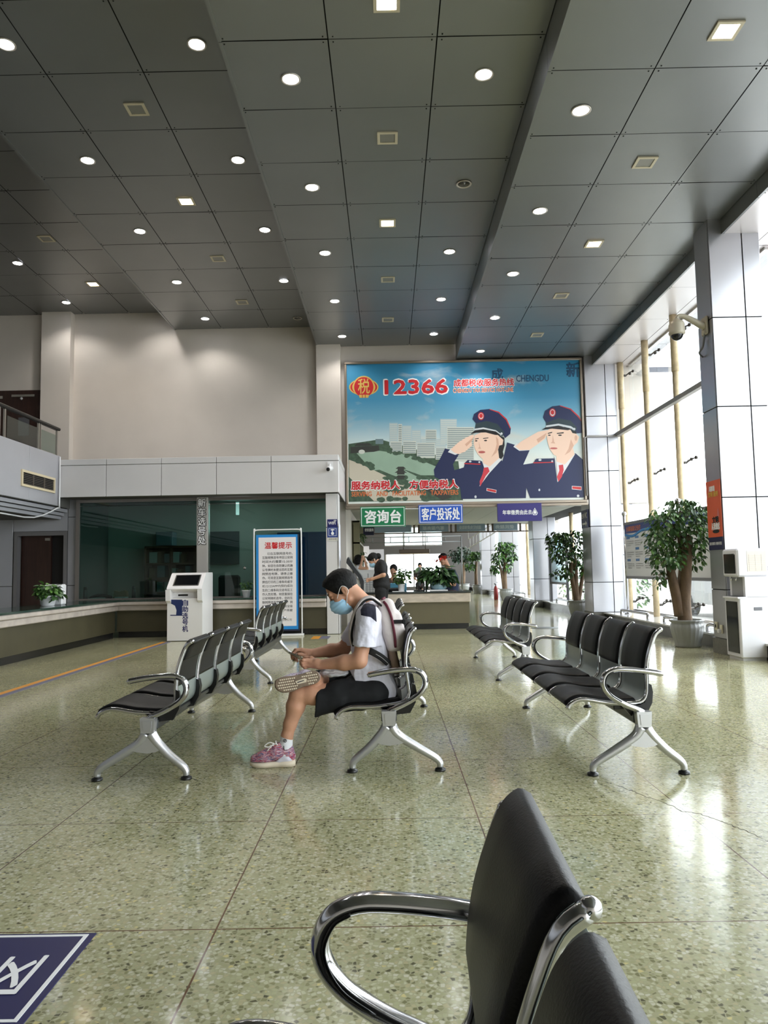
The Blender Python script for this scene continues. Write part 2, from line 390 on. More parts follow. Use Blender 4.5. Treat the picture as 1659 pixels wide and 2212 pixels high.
black_m = M('matt black', (12, 12, 13), 0.7)
screen_m = M('black screen glass', (10, 12, 16), 0.06)
navy = M('navy print', (22, 26, 92), 0.4)
white_t = M('white lettering', (235, 235, 235), 0.5)
red_t = M('red lettering', (196, 28, 36), 0.5)
bamboo = M('cream painted steel pipe', (206, 186, 150), 0.45, noise=0.18, nscale=9)

# ------------------------------------------------------------------ floor and ground
FLOOR_OX, FLOOR_OY = 50.31, 50.47
WALL_Y = 16.05
struct('floor', MB().box((-11, -8.2, -0.2), (5.6, 42.2, 0)), floor_mat())
bpy.data.objects['floor'].data.transform(Matrix.Translation(bpy.data.objects['floor'].location)); bpy.data.objects['floor'].location = (0, 0, 0)
struct('ground', MB().box((5.62, -40, -0.4), (90, 90, -0.12)), M('pale street paving', (176, 174, 170), 0.9, noise=0.08, nscale=2))

# ------------------------------------------------------------------ terraced ceiling
random.seed(4)
Z_FAR, Z_LEFT, Z_MID, Z_RIGHT, Z_SOF = 6.88, 6.49, 6.04, 5.69, 5.5
ROWS = [6.55 + 1.04 * k for k in range(-14, 9)] + [WALL_Y - 0.02]
def ceiling_strip(xs, z, mat, rows=ROWS, gap=0.012, bow=0.004):
    mb = MB(); mb.smooth = True
    for i in range(len(xs) - 1):
        for j in range(len(rows) - 1):
            x0, x1, y0, y1 = xs[i] + gap / 2, xs[i + 1] - gap / 2, rows[j] + gap / 2, rows[j + 1] - gap / 2
            a, b_, q = random.uniform(-.003, .003), random.uniform(-.003, .003), random.uniform(-bow, bow)
            n = 5; vs = []; fs = []
            for u in range(n):
                for v in range(n):
                    s, t = u / (n - 1), v / (n - 1)
                    vs.append((x0 + (x1 - x0) * s, y0 + (y1 - y0) * t, z + a * (s - .5) + b_ * (t - .5) + q * 16 * s * (1 - s) * t * (1 - t)))
            for u in range(n - 1):
                for v in range(n - 1): fs.append((u * n + v, u * n + v + 1, (u + 1) * n + v + 1, (u + 1) * n + v))
            mb.cur = 0; mb.add(vs, fs)
            for (sx, sy) in ((x0 + .04, y0 + .03), (x1 - .04, y0 + .03), (x0 + .04, y1 - .03), (x1 - .04, y1 - .03)):   # rivets
                mb.cur = 1; mb.box((sx - .006, sy - .006, z - .004), (sx + .006, sy + .006, z + .004))
    mb.cur = 1; mb.box((xs[0] + .035, rows[0], z + .03), (xs[-1] - .005, rows[-1], z + .12)); mb.cur = 0
    return struct('ceiling', mb, [mat, dark_m])
ceiling_strip([-10.53, -9.54, -8.55, -7.56, -6.57, -5.58, -4.59], Z_FAR, ceil_m)
ceiling_strip([-4.59, -3.55, -2.515, -1.48], Z_LEFT, ceil_m)
ceiling_strip([-1.48, -0.47, 0.535, 1.54], Z_MID, ceil_m)
ceiling_strip([1.54, 2.52, 3.51, 4.46], Z_RIGHT, ceil_m)
SROWS = [-8.0 + 1.5 * k for k in range(16)] + [15.95]
ceiling_strip([4.46, 5.07, 5.6], Z_SOF, soffit_m, SROWS, 0.01)
mb = MB()
for x, z0, z1 in ((-4.59, Z_LEFT, Z_FAR), (-1.48, Z_MID, Z_LEFT), (1.54, Z_RIGHT, Z_MID), (4.46, Z_SOF, Z_RIGHT)):
    for j in range(0, len(ROWS) - 1, 2):
        mb.box((x, ROWS[j] + .004, z0 - .01), (x + .03, ROWS[min(j + 2, len(ROWS) - 1)] - .004, z1 + .05))
struct('trim_1', mb, ceil_m)

# ------------------------------------------------------------------ walls
struct('wall_back', MB().box((-10.6, WALL_Y, 0), (-0.9, WALL_Y + .2, 7.1)), plaster)
struct('wall_header', MB().box((-0.9, WALL_Y, 2.5), (5.6, WALL_Y + .2, 7.1)).box((-0.9, WALL_Y - .14, 2.49), (4.27, WALL_Y, 2.58)), plaster)
struct('wall_pilaster', MB().box((-1.48, WALL_Y - .2, 3.36), (-0.96, WALL_Y, Z_LEFT + .05)), plaster)
struct('wall_pilaster', MB().box((-7.42, WALL_Y - .2, 3.1), (-6.79, WALL_Y, Z_FAR + .05)), plaster)
struct('wall_left', MB().box((-10.7, -8.2, 0), (-10.5, WALL_Y, 7.1)), plaster)
struct('wall_front', MB().box((-10.7, -8.3, 0), (5.6, -8.1, 7.1)), plaster)
struct('ceiling', MB().box((-10.7, -8.3, 7.1), (5.7, WALL_Y + .2, 7.3)), dark_m)

def clad(mb, axis, pos, a, b, zs, gap=0.012, th=0.02, sgn=-1):
    """cladding panels on a wall: axis 'y' faces the camera, 'x' faces along x; a = list of edges along the wall, zs = list of heights"""
    for i in range(len(a) - 1):
        for j in range(len(zs) - 1):
            p0, p1, z0, z1 = a[i] + gap / 2, a[i + 1] - gap / 2, zs[j] + gap / 2, zs[j + 1] - gap / 2
            if axis == 'y': mb.box((p0, pos, z0), (p1, pos + sgn * th, z1), 0.003)
            else: mb.box((pos, p0, z0), (pos + sgn * th, p1, z1), 0.003)
    return mb

# booth fascia and its roof
fx = [-6.13] + [PY(x, 1030, 13.9)[0] for x in (229, 348, 467, 585.5)] + [-0.9]
mb = MB(); clad(mb, 'y', 13.92, fx, None, [2.62, 3.22, 3.34]); clad(mb, 'x', -0.92, [13.9, 14.9, 16.0], None, [2.62, 3.22, 3.34], sgn=1)
mb.cur = 1; mb.box((-6.12, 13.92, 2.64), (-0.92, 16.04, 3.33))
struct('wall_fascia', mb, [panel_w, M('grey board', (120, 118, 114), 0.8)])
mb = MB(); clad(mb, 'y', 14.02, [-1.165, -0.945], None, [0, 1.98, 2.62]); clad(mb, 'x', -0.945, [14.0, 14.45], None, [0, 1.98, 2.62], sgn=1)
mb.cur = 1; mb.box((-1.16, 14.02, 0), (-0.95, 14.45, 2.64)); struct('column', mb, [panel_w, dark_m])

# window columns
def clad_column(y0, y1, x0=4.28, x1=4.95, ztop=Z_RIGHT, name='column'):
    zs = [0.2]; z = 0.83
    while z < ztop - .2: zs.append(z); z += 1.18
    zs.append(ztop + .02); xm = x0 + .44
    mb = MB(); clad(mb, 'y', y0 + .02, [x0, xm, x1], None, zs); clad(mb, 'y', y1 - .02, [x0, xm, x1], None, zs, sgn=1)
    clad(mb, 'x', x0 + .02, [y0 + .02, y1 - .02], None, zs); clad(mb, 'x', x1 - .02, [y0, y1], None, zs, sgn=1)
    mb.cur = 1; mb.box((x0 + .015, y0 + .015, 0), (x1 - .015, y1 - .015, ztop)); mb.cur = 2; mb.box((x0 - .01, y0 - .01, 0), (x1 + .01, y1 + .01, .2))
    return struct(name, mb, [column_m, dark_m, M('grey stone plinth', (98, 96, 90), 0.4, noise=.2, nscale=30)])
clad_column(9.6, 10.06)
clad_column(15.9, 16.6)
clad_column(3.15, 3.8)
for yy, zt in ((22.25, 5.0), (28.55, 5.0), (34.7, 5.0)): clad_column(yy, yy + .7, ztop=zt)
# little return between the last column and the glass, seen beside the billboard
mb = MB(); clad(mb, 'y', 16.22, [4.95, 5.3], None, [0.2, 1.4, 2.64, 3.88, 5.2, 5.6]); mb.cur = 1; mb.box((4.95, 16.22, 0), (5.3, 16.4, 5.6)); struct('wall_return', mb, [column_m, dark_m])

# raised sill along the windows
mb = MB()
for a, b in ((-8, 3.14), (3.81, 9.59), (10.07, 15.88), (16.62, 22.2), (22.97, 28.5), (29.27, 34.65), (35.42, 42)):
    mb.cur = 0; mb.box((4.5, a, 0), (5.55, b, .175)); mb.cur = 1; mb.box((4.48, a, .175), (5.55, b, .2))
struct('trim_2', mb, [black_stone, M('pale grey marble sill', (190, 188, 186), 0.12, noise=.12, nscale=4)])

# glazing: one structure window per bay, panes held off the cream pipes by steel fittings
pane_m = glass_mat('clear window glass', (0.93, 0.96, 0.95))
def bay(n, y0, y1, poles, ztop):
    fr = MB().box((5.25, y0, .2), (5.33, y1, .24)).box((5.25, y0, ztop - .04), (5.33, y1, ztop)); w = struct('window_%d' % n, fr, steel)
    pm = MB(); ys = [y0] + list(poles) + [y1]
    for i in range(len(ys) - 1):
        for z0, z1 in ((.24, 2.9), (2.92, ztop - .05)): pm.box((5.283, ys[i] + .006, z0), (5.297, ys[i + 1] - .006, z1))
    pm.obj('pane', pane_m, w)
    for p in poles:
        pb = MB(); pb.tube([(5.03, p, .2), (5.03, p, 2.3), (5.03, p, 4.55)], .058, 14); pb.tube([(5.03, p, 4.5), (5.03, p, ztop)], .066, 14)
        o = pb.obj('pole', bamboo, w)
        fb = MB()
        for z in (.42, 2.91, 5.22):
            if z > ztop: continue
            fb.tube([(5.03, p, z), (5.15, p, z)], .025, 8)
            for s in (-1, 1):
                fb.tube([(5.15, p, z), (5.2, p + s * .07, z + .05), (5.27, p + s * .1, z + .07)], .012, 6); fb.tube([(5.25, p + s * .1, z + .07), (5.285, p + s * .1, z + .07)], .03, 8)
        fb.obj('spider_fitting', M('dark cast fitting', (70, 66, 62), .4, .8), w)
    return w
bay(1, 3.8, 9.6, (5.1, 6.6, 8.1), Z_SOF)
bay(2, 10.05, 16.2, (11.3, 12.81, 14.28, 15.82), Z_SOF)
bay(3, 16.6, 22.25, (17.6, 19.1, 20.6), 5.0)
bay(4, 22.95, 28.55, (24.0, 25.6, 27.2), 5.0)
bay(5, 29.25, 34.7, (30.5, 32.0, 33.5), 5.0)
bay(6, -7.9, 3.15, (-5, -2, 1), Z_SOF)
bay(7, 35.4, 42, (37, 39, 41), 5.0)
# cable trunking that crosses the window at mid height
mb = MB(); p0, p1 = PX(1335, 941, 4.93), PX(1512, 834, 4.93)
mb.box((4.88, 10.2, 3.91), (4.97, 15.88, 3.99)); mb.tube([(4.95, 15.86, 3.93), (4.95, 15.84, 3.93), (4.3, 15.84, 3.93), (4.22, 15.84, 3.9), (4.22, 15.84, 2.66)], .018, 8)
tag(mb.obj('cable_trunking', M('grey trunking', (168, 164, 162), .5)), 'pale grey cable trunking running across the window pipes at mid height', 'trunking')

# ------------------------------------------------------------------ balcony on the left
BX = -6.13
mb = MB(); ys = [-8, -6.4, -4.8, -3.2, -1.6, 0, 1.6, 3.2, 4.8, 6.4, 8, 9.6, 11.2, 12.75, 13.98]
clad(mb, 'x', BX - .02, ys, None, [2.46, 3.41], sgn=1)
for i, (x, z0, z1) in enumerate(((BX - .07, 2.38, 2.45), (BX - .13, 2.315, 2.38), (BX - .19, 2.25, 2.315))): clad(mb, 'x', x - .02, [-8, -4, 0, 4, 8, 11 + .3 * i, 14.45], None, [z0, z1], .006, sgn=1)
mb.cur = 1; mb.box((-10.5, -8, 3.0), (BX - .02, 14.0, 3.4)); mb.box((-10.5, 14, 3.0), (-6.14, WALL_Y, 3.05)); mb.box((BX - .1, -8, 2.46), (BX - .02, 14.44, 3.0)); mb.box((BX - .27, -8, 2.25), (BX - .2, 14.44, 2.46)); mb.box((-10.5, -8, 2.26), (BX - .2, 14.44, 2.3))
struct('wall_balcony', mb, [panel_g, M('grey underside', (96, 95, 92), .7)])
rail = thing('balcony_railing', 'glass balcony railing with a black handrail above the grey parapet', 'railing', (BX - .08, 9, 3.4))
MB().box((BX - .12, -6, 3.9), (BX - .03, 14.02, 3.955), .015).obj('handrail', M('black handrail', (20, 19, 18), .35), rail)
for y in (10.0, 10.25, 11.85, 12.02, 13.2, 13.27, 13.94): MB().box((BX - .09, y - .015, 3.4), (BX - .06, y + .015, 3.92)).obj('post', steel, rail)
rg = glass_mat('greenish rail glass', (0.72, 0.8, 0.77))
for a, b in ((8.2, 9.9), (10.35, 11.75), (12.1, 13.15), (13.32, 13.88)): MB().box((BX - .08, a, 3.44), (BX - .07, b, 3.8)).obj('glass_panel', rg, rail)
# doors behind the balcony
d = struct('door_1', MB().box((-8.62, WALL_Y - .05, 3.1), (-7.45, WALL_Y, 5.2)), wood_dark)
MB().box((-8.1, WALL_Y - .09, 5.05), (-7.6, WALL_Y - .05, 5.1)).obj('door_closer', steel, d)
MB().box((-7.95, WALL_Y - .07, 4.2), (-7.72, WALL_Y - .05, 4.6)).obj('notice', M('faded notice', (92, 92, 96), .6), d)
MB().box((-8.55, WALL_Y - .07, 5.02), (-8.3, WALL_Y - .05, 5.08)).obj('sign_plate', steel, d)
MB().ball((-7.9, WALL_Y - .05, 5.02), .03).obj('lamp', white_pl, d)
d = struct('door_2', MB().box((-8.75, 13.2, 3.1), (-8.68, 14.4, 5.45)), wood_dark)
# wall under the balcony with a recessed brown door
mb = MB(); clad(mb, 'y', 14.52, [-10.5, -8.9, -7.27], None, [0, .98, 2.3, 2.7]); clad(mb, 'y', 14.52, [-7.27, -6.21], None, [2.03, 2.7]); clad(mb, 'y', 14.52, [-6.21, -5.98], None, [0, .98, 2.3, 2.7])
mb.cur = 1; mb.box((-10.5, 14.53, 0), (-7.2, 14.7, 2.7)); mb.box((-7.2, 14.53, 1.98), (-6.25, 14.7, 2.7)); mb.box((-6.25, 14.53, 0), (-5.98, 14.7, 2.7)); mb.box((-6.05, 14.7, 0), (-5.98, 16.0, 2.63))
struct('wall_booth', mb, [panel_g, M('grey board', (120, 118, 114), 0.8)])
d = struct('door_3', MB().box((-7.2, 14.75, 0), (-6.25, 14.8, 1.98)), M('dark recess', (38, 36, 36), .6))
MB().box((-7.18, 14.66, 0), (-6.6, 14.72, 1.96)).obj('door_leaf', wood_dark, d)
MB().tube([(-6.66, 14.62, .98), (-6.66, 14.66, .98)], .02, 10).obj('door_handle', steel, d)
MB().box((-7.24, 14.48, 0), (-7.17, 14.6, 1.95)).box((-6.28, 14.48, 0), (-6.21, 14.6, 1.95)).box((-7.24, 14.48, 1.95), (-6.21, 14.6, 2.03)).obj('door_frame', M('grey door frame', (124, 122, 124), .4, .3), d)
MB().box((-6.72, 14.65, 1.86), (-6.62, 14.66, 1.91)).obj('sign_plate', steel, d)
# air grille on the balcony front
v = thing('air_vent', 'cream framed air grille on the grey balcony front', 'vent', (BX + .01, 13.05, 2.85))
va, vb = PX(46, 1040, BX)[1], PX(116, 1040, BX)[1]
fb = MB()
for z in (2.7, 2.94): fb.box((BX, va - .02, z - .02), (BX + .025, vb + .02, z + .02))
for y in (va, vb): fb.box((BX, y - .02, 2.72), (BX + .025, y + .02, 2.92))
fb.obj('frame', M('cream frame', (214, 200, 168), .5), v)
sb = MB()
for k in range(7): sb.box((BX + .003, va + .03, 2.735 + k * .03), (BX + .015, vb - .03, 2.742 + k * .03))
for y in (va * .67 + vb * .33, va * .33 + vb * .67): sb.box((BX + .003, y - .01, 2.72), (BX + .02, y + .01, 2.92))
sb.obj('slats', M('brown grey slats', (96, 88, 80), .6), v); MB().box((BX - .01, va + .01, 2.7), (BX + .002, vb - .01, 2.94)).obj('backing', dark_m, v)
# white conduit down the balcony corner
tag(MB().tube(spline([(BX + .03, 13.86, 3.38), (BX + .03, 13.86, 2.5), (BX + .0, 13.84, 2.42), (BX - .22, 13.4, 2.22), (BX - .27, 12.3, 2.22)], 3), .014, 8).obj('cable_conduit', white_pl), 'thin white conduit bending round the corner of the balcony', 'conduit')

# ------------------------------------------------------------------ glazed booth
booth_g = glass_mat('dark green booth glass', (0.44, 0.60, 0.57), ior=1.45)
w = struct('window_8', MB().box((-6.0, 14.36, .7), (-5.93, 14.44, 2.62)).box((-5.93, 14.36, 2.56), (-1.16, 14.44, 2.62)).box((-5.93, 14.37, .69), (-1.16, 14.43, .72)), M('grey window metal', (128, 122, 118), .35, .5))
xm0, xm1 = PY(425, 1180, 14.3)[0], PY(448, 1180, 14.3)[0]
MB().box((-5.93, 14.395, .72), (xm0, 14.405, 2.49)).obj('pane', booth_g, w); MB().box((xm1, 14.395, .72), (-1.16, 14.405, 2.49)).obj('pane', booth_g, w)
tr = glass_mat('teal transom glass', (0.42, 0.6, 0.56)); MB().box((-5.93, 14.395, 2.5), (xm0, 14.405, 2.56)).box((xm1, 14.395, 2.5), (-1.16, 14.405, 2.56)).obj('transom_pane', tr, w)
MB().box((xm0, 14.3, .7), (xm1, 14.44, 2.62), .004).obj('mullion', M('pale grey mullion', (176, 172, 168), .4, .2), w)
MB().box((xm0 - .012, 14.33, .7), (xm0, 14.44, 2.6)).box((xm1, 14.33, .7), (xm1 + .014, 14.44, 2.6)).obj('mullion_edge', steel, w)
tb, tk = MB(), MB()
for i, ch in enumerate('新车选号处'):
    c = PY(436.0, 1086 + i * 20.3, 14.3); c[1] = 14.297
    text_mb(ch, c, (1, 0, 0), (0, 0, 1), .15, .16, tk, bold=.09, lift=.001); text_mb(ch, c, (1, 0, 0), (0, 0, 1), .145, .155, tb, bold=.022, lift=.004)
tk.obj('lettering_outline', black_pl, w); tb.obj('lettering', white_t, w)
# dim room inside the booth
cab = thing('filing_shelves', 'dark wooden filing shelves seen through the left booth glass', 'shelves', (-4.0, 15.7, 0))
x0, x1 = PY(312, 1200, 15.6)[0], PY(424, 1200, 15.6)[0]
cb = MB().box((x0, 15.98, 0), (x1, 16.03, 1.75)).box((x0, 15.6, 0), (x0 + .04, 16.0, 1.75)).box((x1 - .04, 15.6, 0), (x1, 16.0, 1.75)).box(((x0 + x1) / 2 - .02, 15.6, 0), ((x0 + x1) / 2 + .02, 16.0, 1.75))
for z in (.02, .4, .78, 1.08, 1.38, 1.73): cb.box((x0, 15.6, z - .02), (x1, 16.0, z + .02))
cb.obj('case', M('brown cabinet wood', (96, 62, 38), .5, noise=.2, nscale=4, aniso=(8, 8, 1)), cab)
random.seed(11); k = 0
for z in (.42, .80, 1.10, 1.40):
    x = x0 + .08
    while x < x1 - .2:
        wdt = random.uniform(.06, .16); hgt = random.uniform(.16, .24)
        o = MB().box((x, 15.66, z), (x + wdt, 15.9, z + hgt), .004).obj('file_box', [M('file blue grey', (120, 140, 150), .6), M('file white', (200, 200, 196), .6), M('file brown', (120, 90, 60), .6)][k % 3])
        tag(o, 'file box standing in the dark filing shelves of the booth', 'file box', 'file boxes in the booth shelves'); k += 1; x += wdt + random.uniform(.02, .1)
tag(MB().box((-4.85, 15.62, 1.76), (-4.5, 15.95, 2.05), .01).box((-4.82, 15.61, 1.8), (-4.53, 15.62, 1.98)).obj('storage_box', M('file blue grey', (120, 140, 150), .6)), 'blue grey storage box on top of the booth shelves', 'box')
tag(MB().box((-2.35, 15.85, .0), (-1.3, 16.02, 2.0), .01).box((-1.86, 15.83, .05), (-1.84, 15.85, 1.95)).obj('steel_locker', M('deep blue locker', (46, 70, 112), .4)), 'blue steel locker at the right end of the booth', 'locker')
tag(MB().box((PY(450, 1140, 15.95)[0], 15.97, 1.35), (PY(516, 1210, 15.95)[0], 16.03, 2.05), .005).obj('notice_board', M('dark board', (70, 78, 78), .6)), 'dark notice board on the back wall of the booth', 'notice board')
tag(MB().tube([(PY(528, 1227, 14.38)[0], 14.385, PY(528, 1227, 14.38)[2]), (PY(528, 1227, 14.38)[0], 14.394, PY(528, 1227, 14.38)[2])], .03, 16).obj('speak_hole', steel), 'small round steel speaking hole in the right booth glass', 'speak hole')

# ------------------------------------------------------------------ counters
def counter_x(name, xf, y0, y1, dirx, label):          # a run along Y whose front faces +x
    t = thing(name, label, 'counter', (xf - .35, (y0 + y1) / 2, 0))
    MB().box((xf - .62, y0, 0), (xf - .03, y1, .11)).obj('kick_plate', black_stone, t); MB().box((xf - .62, y0, .11), (xf, y1, .52)).obj('front_panel', olive, t)
    MB().box((xf - .6, y0, .50), (xf + .06, y1, .6), .012).box((xf - .6, y0, .6), (xf + .10, y1, .665), .012).obj('stone_band', M('greyish stone band', (188, 178, 170), .22, noise=.12, nscale=6), t)
    MB().box((xf - .72, y0, .665), (xf + .1, y1, .7), .006).obj('countertop', green_stone, t); return t
counter_x('service_counter', -5.07, 0.0, 13.93, 1, 'long low olive counter with a dark marble top along the left side')
t = thing('service_counter', 'olive counter with a stone band below the booth glass', 'counter', (-3.1, 14.2, 0))
MB().box((-5.05, 14.07, 0), (-1.17, 14.35, .11)).obj('kick_plate', black_stone, t); MB().box((-5.07, 14.04, .11), (-1.17, 14.35, .52)).obj('front_panel', olive, t)
MB().box((-5.67, 13.98, .50), (-1.17, 14.35, .6), .012).box((-5.67, 13.935, .6), (-1.17, 14.35, .665), .012).obj('stone_band', M('greyish stone band', (188, 178, 170)), t)
MB().box((-5.79, 13.935, .665), (-1.17, 15.0, .7), .006).obj('countertop', green_stone, t)
t = thing('enquiry_counter', 'enquiry counter with a pale stone band under the hanging signs', 'counter', (.4, 15.1, 0))
MB().box((-.6, 14.78, 0), (1.54, 15.5, .11)).obj('kick_plate', black_stone, t); MB().box((-.62, 14.75, .11), (1.56, 15.5, .53)).obj('front_panel', M('khaki laminate', (100, 94, 72), .4, noise=.06, nscale=2), t)
MB().box((-.62, 14.71, .52), (1.58, 15.5, .70), .01).obj('stone_band', stone_b, t); MB().box((-.64, 14.69, .70), (1.6, 15.6, .735), .005).obj('countertop', M('dark grey stone top', (48, 54, 54), .12, noise=.3, nscale=40), t)

# floor tapes and blue floor sticker
o_ = M('orange floor tape', (206, 140, 44), .5); g_ = M('blue grey floor tape', (98, 98, 116), .5)
tp = thing('floor_tape', 'orange and grey tape line on the floor beside the left counter', 'floor tape', (-3.8, 9, 0)); MB().box((-3.92, 1.5, 0), (-3.84, 13.0, .003)).obj('orange_strip', o_, tp); MB().box((-3.84, 1.5, 0), (-3.76, 13.0, .003)).obj('grey_strip', g_, tp)
tp = thing('floor_tape', 'short piece of orange and grey tape by the foot of the white pillar', 'floor tape', (-1.5, 13.3, 0)); a, b, c = [PZ(x, 1377)[0] for x in (675, 692, 712)]
MB().box((a, 13.1, 0), (b, 13.6, .003)).obj('orange_strip', o_, tp); MB().box((b, 13.1, 0), (c, 13.6, .003)).obj('grey_strip', g_, tp)
st = thing('floor_sticker', 'dark blue floor sticker with a white border and one white character', 'floor sticker', (-1.6, 1.9, 0))
sx1, sy1 = -.965, 2.515
MB().box((-2.9, 1.2, 0), (sx1, sy1, .003)).obj('sheet', M('blue vinyl sticker', (24, 26, 78), .35), st)
bb = MB()
bb.box((-2.86, sy1 - .022, .003), (sx1 - .02, sy1 - .01, .004)); bb.box((sx1 - .033, 2.046, .003), (sx1 - .02, sy1 - .022, .004)); bb.box((-2.86, 2.034, .003), (sx1 - .02, 2.046, .004)); bb.obj('border', white_t, st)
text_mb('区', (-1.11, 2.268, .003), (0, 1, 0), (-1, 0, 0), .205, .11, bold=.03, lift=.0015).obj('lettering', white_t, st)
random.seed(14); cm = MB(); cpts = [PZ(*p) for p in ((1335, 1697), (1400, 1722), (1440, 1735), (1470, 1752), (1510, 1757), (1560, 1775), (1600, 1790), (1655, 1815))]; path = []
for i in range(len(cpts) - 1):
    for j in range(6): t_ = j / 6; p = cpts[i] * (1 - t_) + cpts[i + 1] * t_; path.append((p[0] + random.uniform(-.008, .008), p[1] + random.uniform(-.008, .008), .0005))
cm.tube(path, 0, 4, flat=[(random.uniform(.0008, .0025), .0005) for _ in path]); struct('floor_crack', cm, M('dark crack', (60, 54, 40), .8))
gm = thing('floor_marking', 'round grey floor marking beyond the far right bench', 'floor marking', (2.97, 14.6, 0)); MB().lathe([(.26, 0), (.26, .003)], (2.97, 14.6, 0), 28).obj('disc', M('worn grey marking', (120, 124, 124), .3), gm)
# ------------------------------------------------------------------ ceiling lamps
lit_w = M('lit cool diffuser', (255, 255, 255), .5, emis=(244, 246, 255), estr=22.0); lit_y = M('lit warm diffuser', (255, 250, 240), .5, emis=(255, 226, 188), estr=26.0)
rim_m = M('pale lamp rim', (196, 188, 178), .35, .4); unlit_m = M('unlit reflector', (120, 120, 118), .2, .8); unlit_sq = M('unlit frosted lamp glass', (126, 124, 116), .3)
def lamp_light(parent, loc, col, w):
    l = bpy.data.lights.new('lamp_light', 'SPOT'); l.energy = w; l.color = col; l.spot_size = math.radians(130); l.spot_blend = .6; l.shadow_soft_size = .07
    o = bpy.data.objects.new('lamp_light', l); o.location = loc; COL.objects.link(o); o.parent = parent
def downlight(p, z, lit, label):
    t = thing('downlight', label, 'ceiling light', (p[0], p[1], z), 'round ceiling downlights'); c = (p[0], p[1], z)
    MB().lathe([(.072, .0), (.098, -.002), (.1, -.009), (.092, -.014), (.078, -.008), (.074, 0)], c, 28).obj('rim', rim_m, t)
    if lit: MB().lathe([(.076, .002), (.076, -.008), (.05, -.012), (.0, -.013)], c, 24).obj('diffuser', lit_w, t); lamp_light(t, (0, 0, -.03), (1, .97, .93), LAMP_W)
    else: MB().lathe([(.076, -.006), (.05, .01), (.02, .014), (.018, -.01), (0, -.014)], c, 24).obj('reflector', unlit_m, t)
def squarelight(p, z, lit, label):
    t = thing('square_light', label, 'ceiling light', (p[0], p[1], z), 'square ceiling lights'); x, y = p[0], p[1]; f = MB()
    for s in (-1, 1): f.box((x + s * .1 - .015, y - .115, z - .014), (x + s * .1 + .015, y + .115, z)); f.box((x - .085, y + s * .1 - .015, z - .014), (x + .085, y + s * .1 + .015, z))
    f.obj('rim', M('cream lamp frame', (196, 186, 160), .45), t)
    MB().box((x - .086, y - .086, z - .008), (x + .086, y + .086, z), .003).obj('diffuser', lit_y if lit else unlit_sq, t)
    if lit: lamp_light(t, (0, 0, -.03), (1, .86, .68), LAMP_W * .8)
SECT = {
 'far left': (Z_FAR, [((28, 282), 1), ((169, 448), 1), ((267, 565), 1), ((344, 651), 1), ((38, 568), 1), ((143, 653), 1)], [((201, 613), 1), ((100, 515), 0)]),
 'left': (Z_LEFT, [((12, 95), 1), ((189, 346), 1), ((302, 499), 1), ((382, 609), 1), ((443, 688), 1), ((425, 95), 1), ((514, 345), 1), ((572, 496), 1), ((613, 606), 1), ((643, 687), 0)], [((295, 235), 0), ((402, 434), 1), ((471, 558), 0), ((523, 652), 0)]),
 'middle': (Z_MID, [((628, 170), 1), ((674, 404), 1), ((702, 546), 1), ((723, 650), 1), ((739, 726), 1), ((1045, 160), 1), ((1002, 397), 0), ((971, 543), 1), ((953, 646), 1), ((937, 721), 1)], [((835, 3), 1), ((837, 297), 0), ((837, 481), 1), ((838, 603), 0), ((838, 690), 0)]),
 'right': (Z_RIGHT, [((1255, 238), 1), ((1166, 455), 1), ((1108, 591), 1), ((1069, 686), 1), ((1038, 758), 1)], [((1568, 65), 1), ((1393, 350), 0), ((1283, 526), 1), ((1212, 638), 0), ((1160, 723), 0)])}
for nm, (z, rnd, sq) in SECT.items():
    pts = [(PZ(*p, z), l) for p, l in rnd]; mid = np.mean([p[0] for p, l in pts])
    for p, l in pts:
        twin = max(q[0] for q, _ in pts) - min(q[0] for q, _ in pts) > 1.2
        col_ = [q for q in pts if (not twin) or ((q[0][0] < mid) == (p[0] < mid))]
        n = sum(q[0][1] > p[1] + 1e-6 for q in col_); side = (('left row, ' if p[0] < mid else 'right row, ') if twin else '')
        downlight(p, z, l, '%s round downlight, %s from back wall, %s%s ceiling strip' % ('lit' if l else 'unlit', ORD[n], side, nm))
    pts = sorted([(PZ(*p, z), l) for p, l in sq], key=lambda q: -q[0][1])
    for n, (p, l) in enumerate(pts): squarelight(p, z, l, '%s square ceiling light, %s from the back wall in the %s ceiling strip' % ('lit warm' if l else 'unlit', ORD[n], nm))

# ------------------------------------------------------------------ waiting benches
pad_m = M('black leatherette', (7, 7, 8), .42, spec=.24, bump=.12, bscale=220); shell_m = M('grey painted steel seat', (148, 158, 154), .3, .35)
beam_m = M('dark grey beam', (52, 54, 55), .3, .6); rub_m = M('dark rubber glide', (22, 22, 22), .35)
PROF = [(-.405, .352), (-.388, .378), (-.345, .400), (-.29, .402), (-.185, .384), (-.068, .377), (-.01, .380), (.024, .393), (.043, .42), (.05, .46), (.052, .56), (.065, .644), (.09, .719), (.112, .765), (.142, .788)]
SP = NR = None
def set_profile(shift, tilt, drop=0.0):
    global SP, NR
    sp = np.array(spline([(x, 0, z) for x, z in PROF], 6))[:, [0, 2]]; c, s_ = math.cos(math.radians(tilt)), math.sin(math.radians(tilt)); pv = np.array([0, .37])
    sp = (sp - pv) @ np.array([[c, -s_], [s_, c]]) + pv + np.array([shift, -drop]); tg = np.gradient(sp, axis=0); tg /= np.linalg.norm(tg, axis=1)[:, None]
    SP, NR = sp, np.stack([-tg[:, 1], tg[:, 0]], 1)
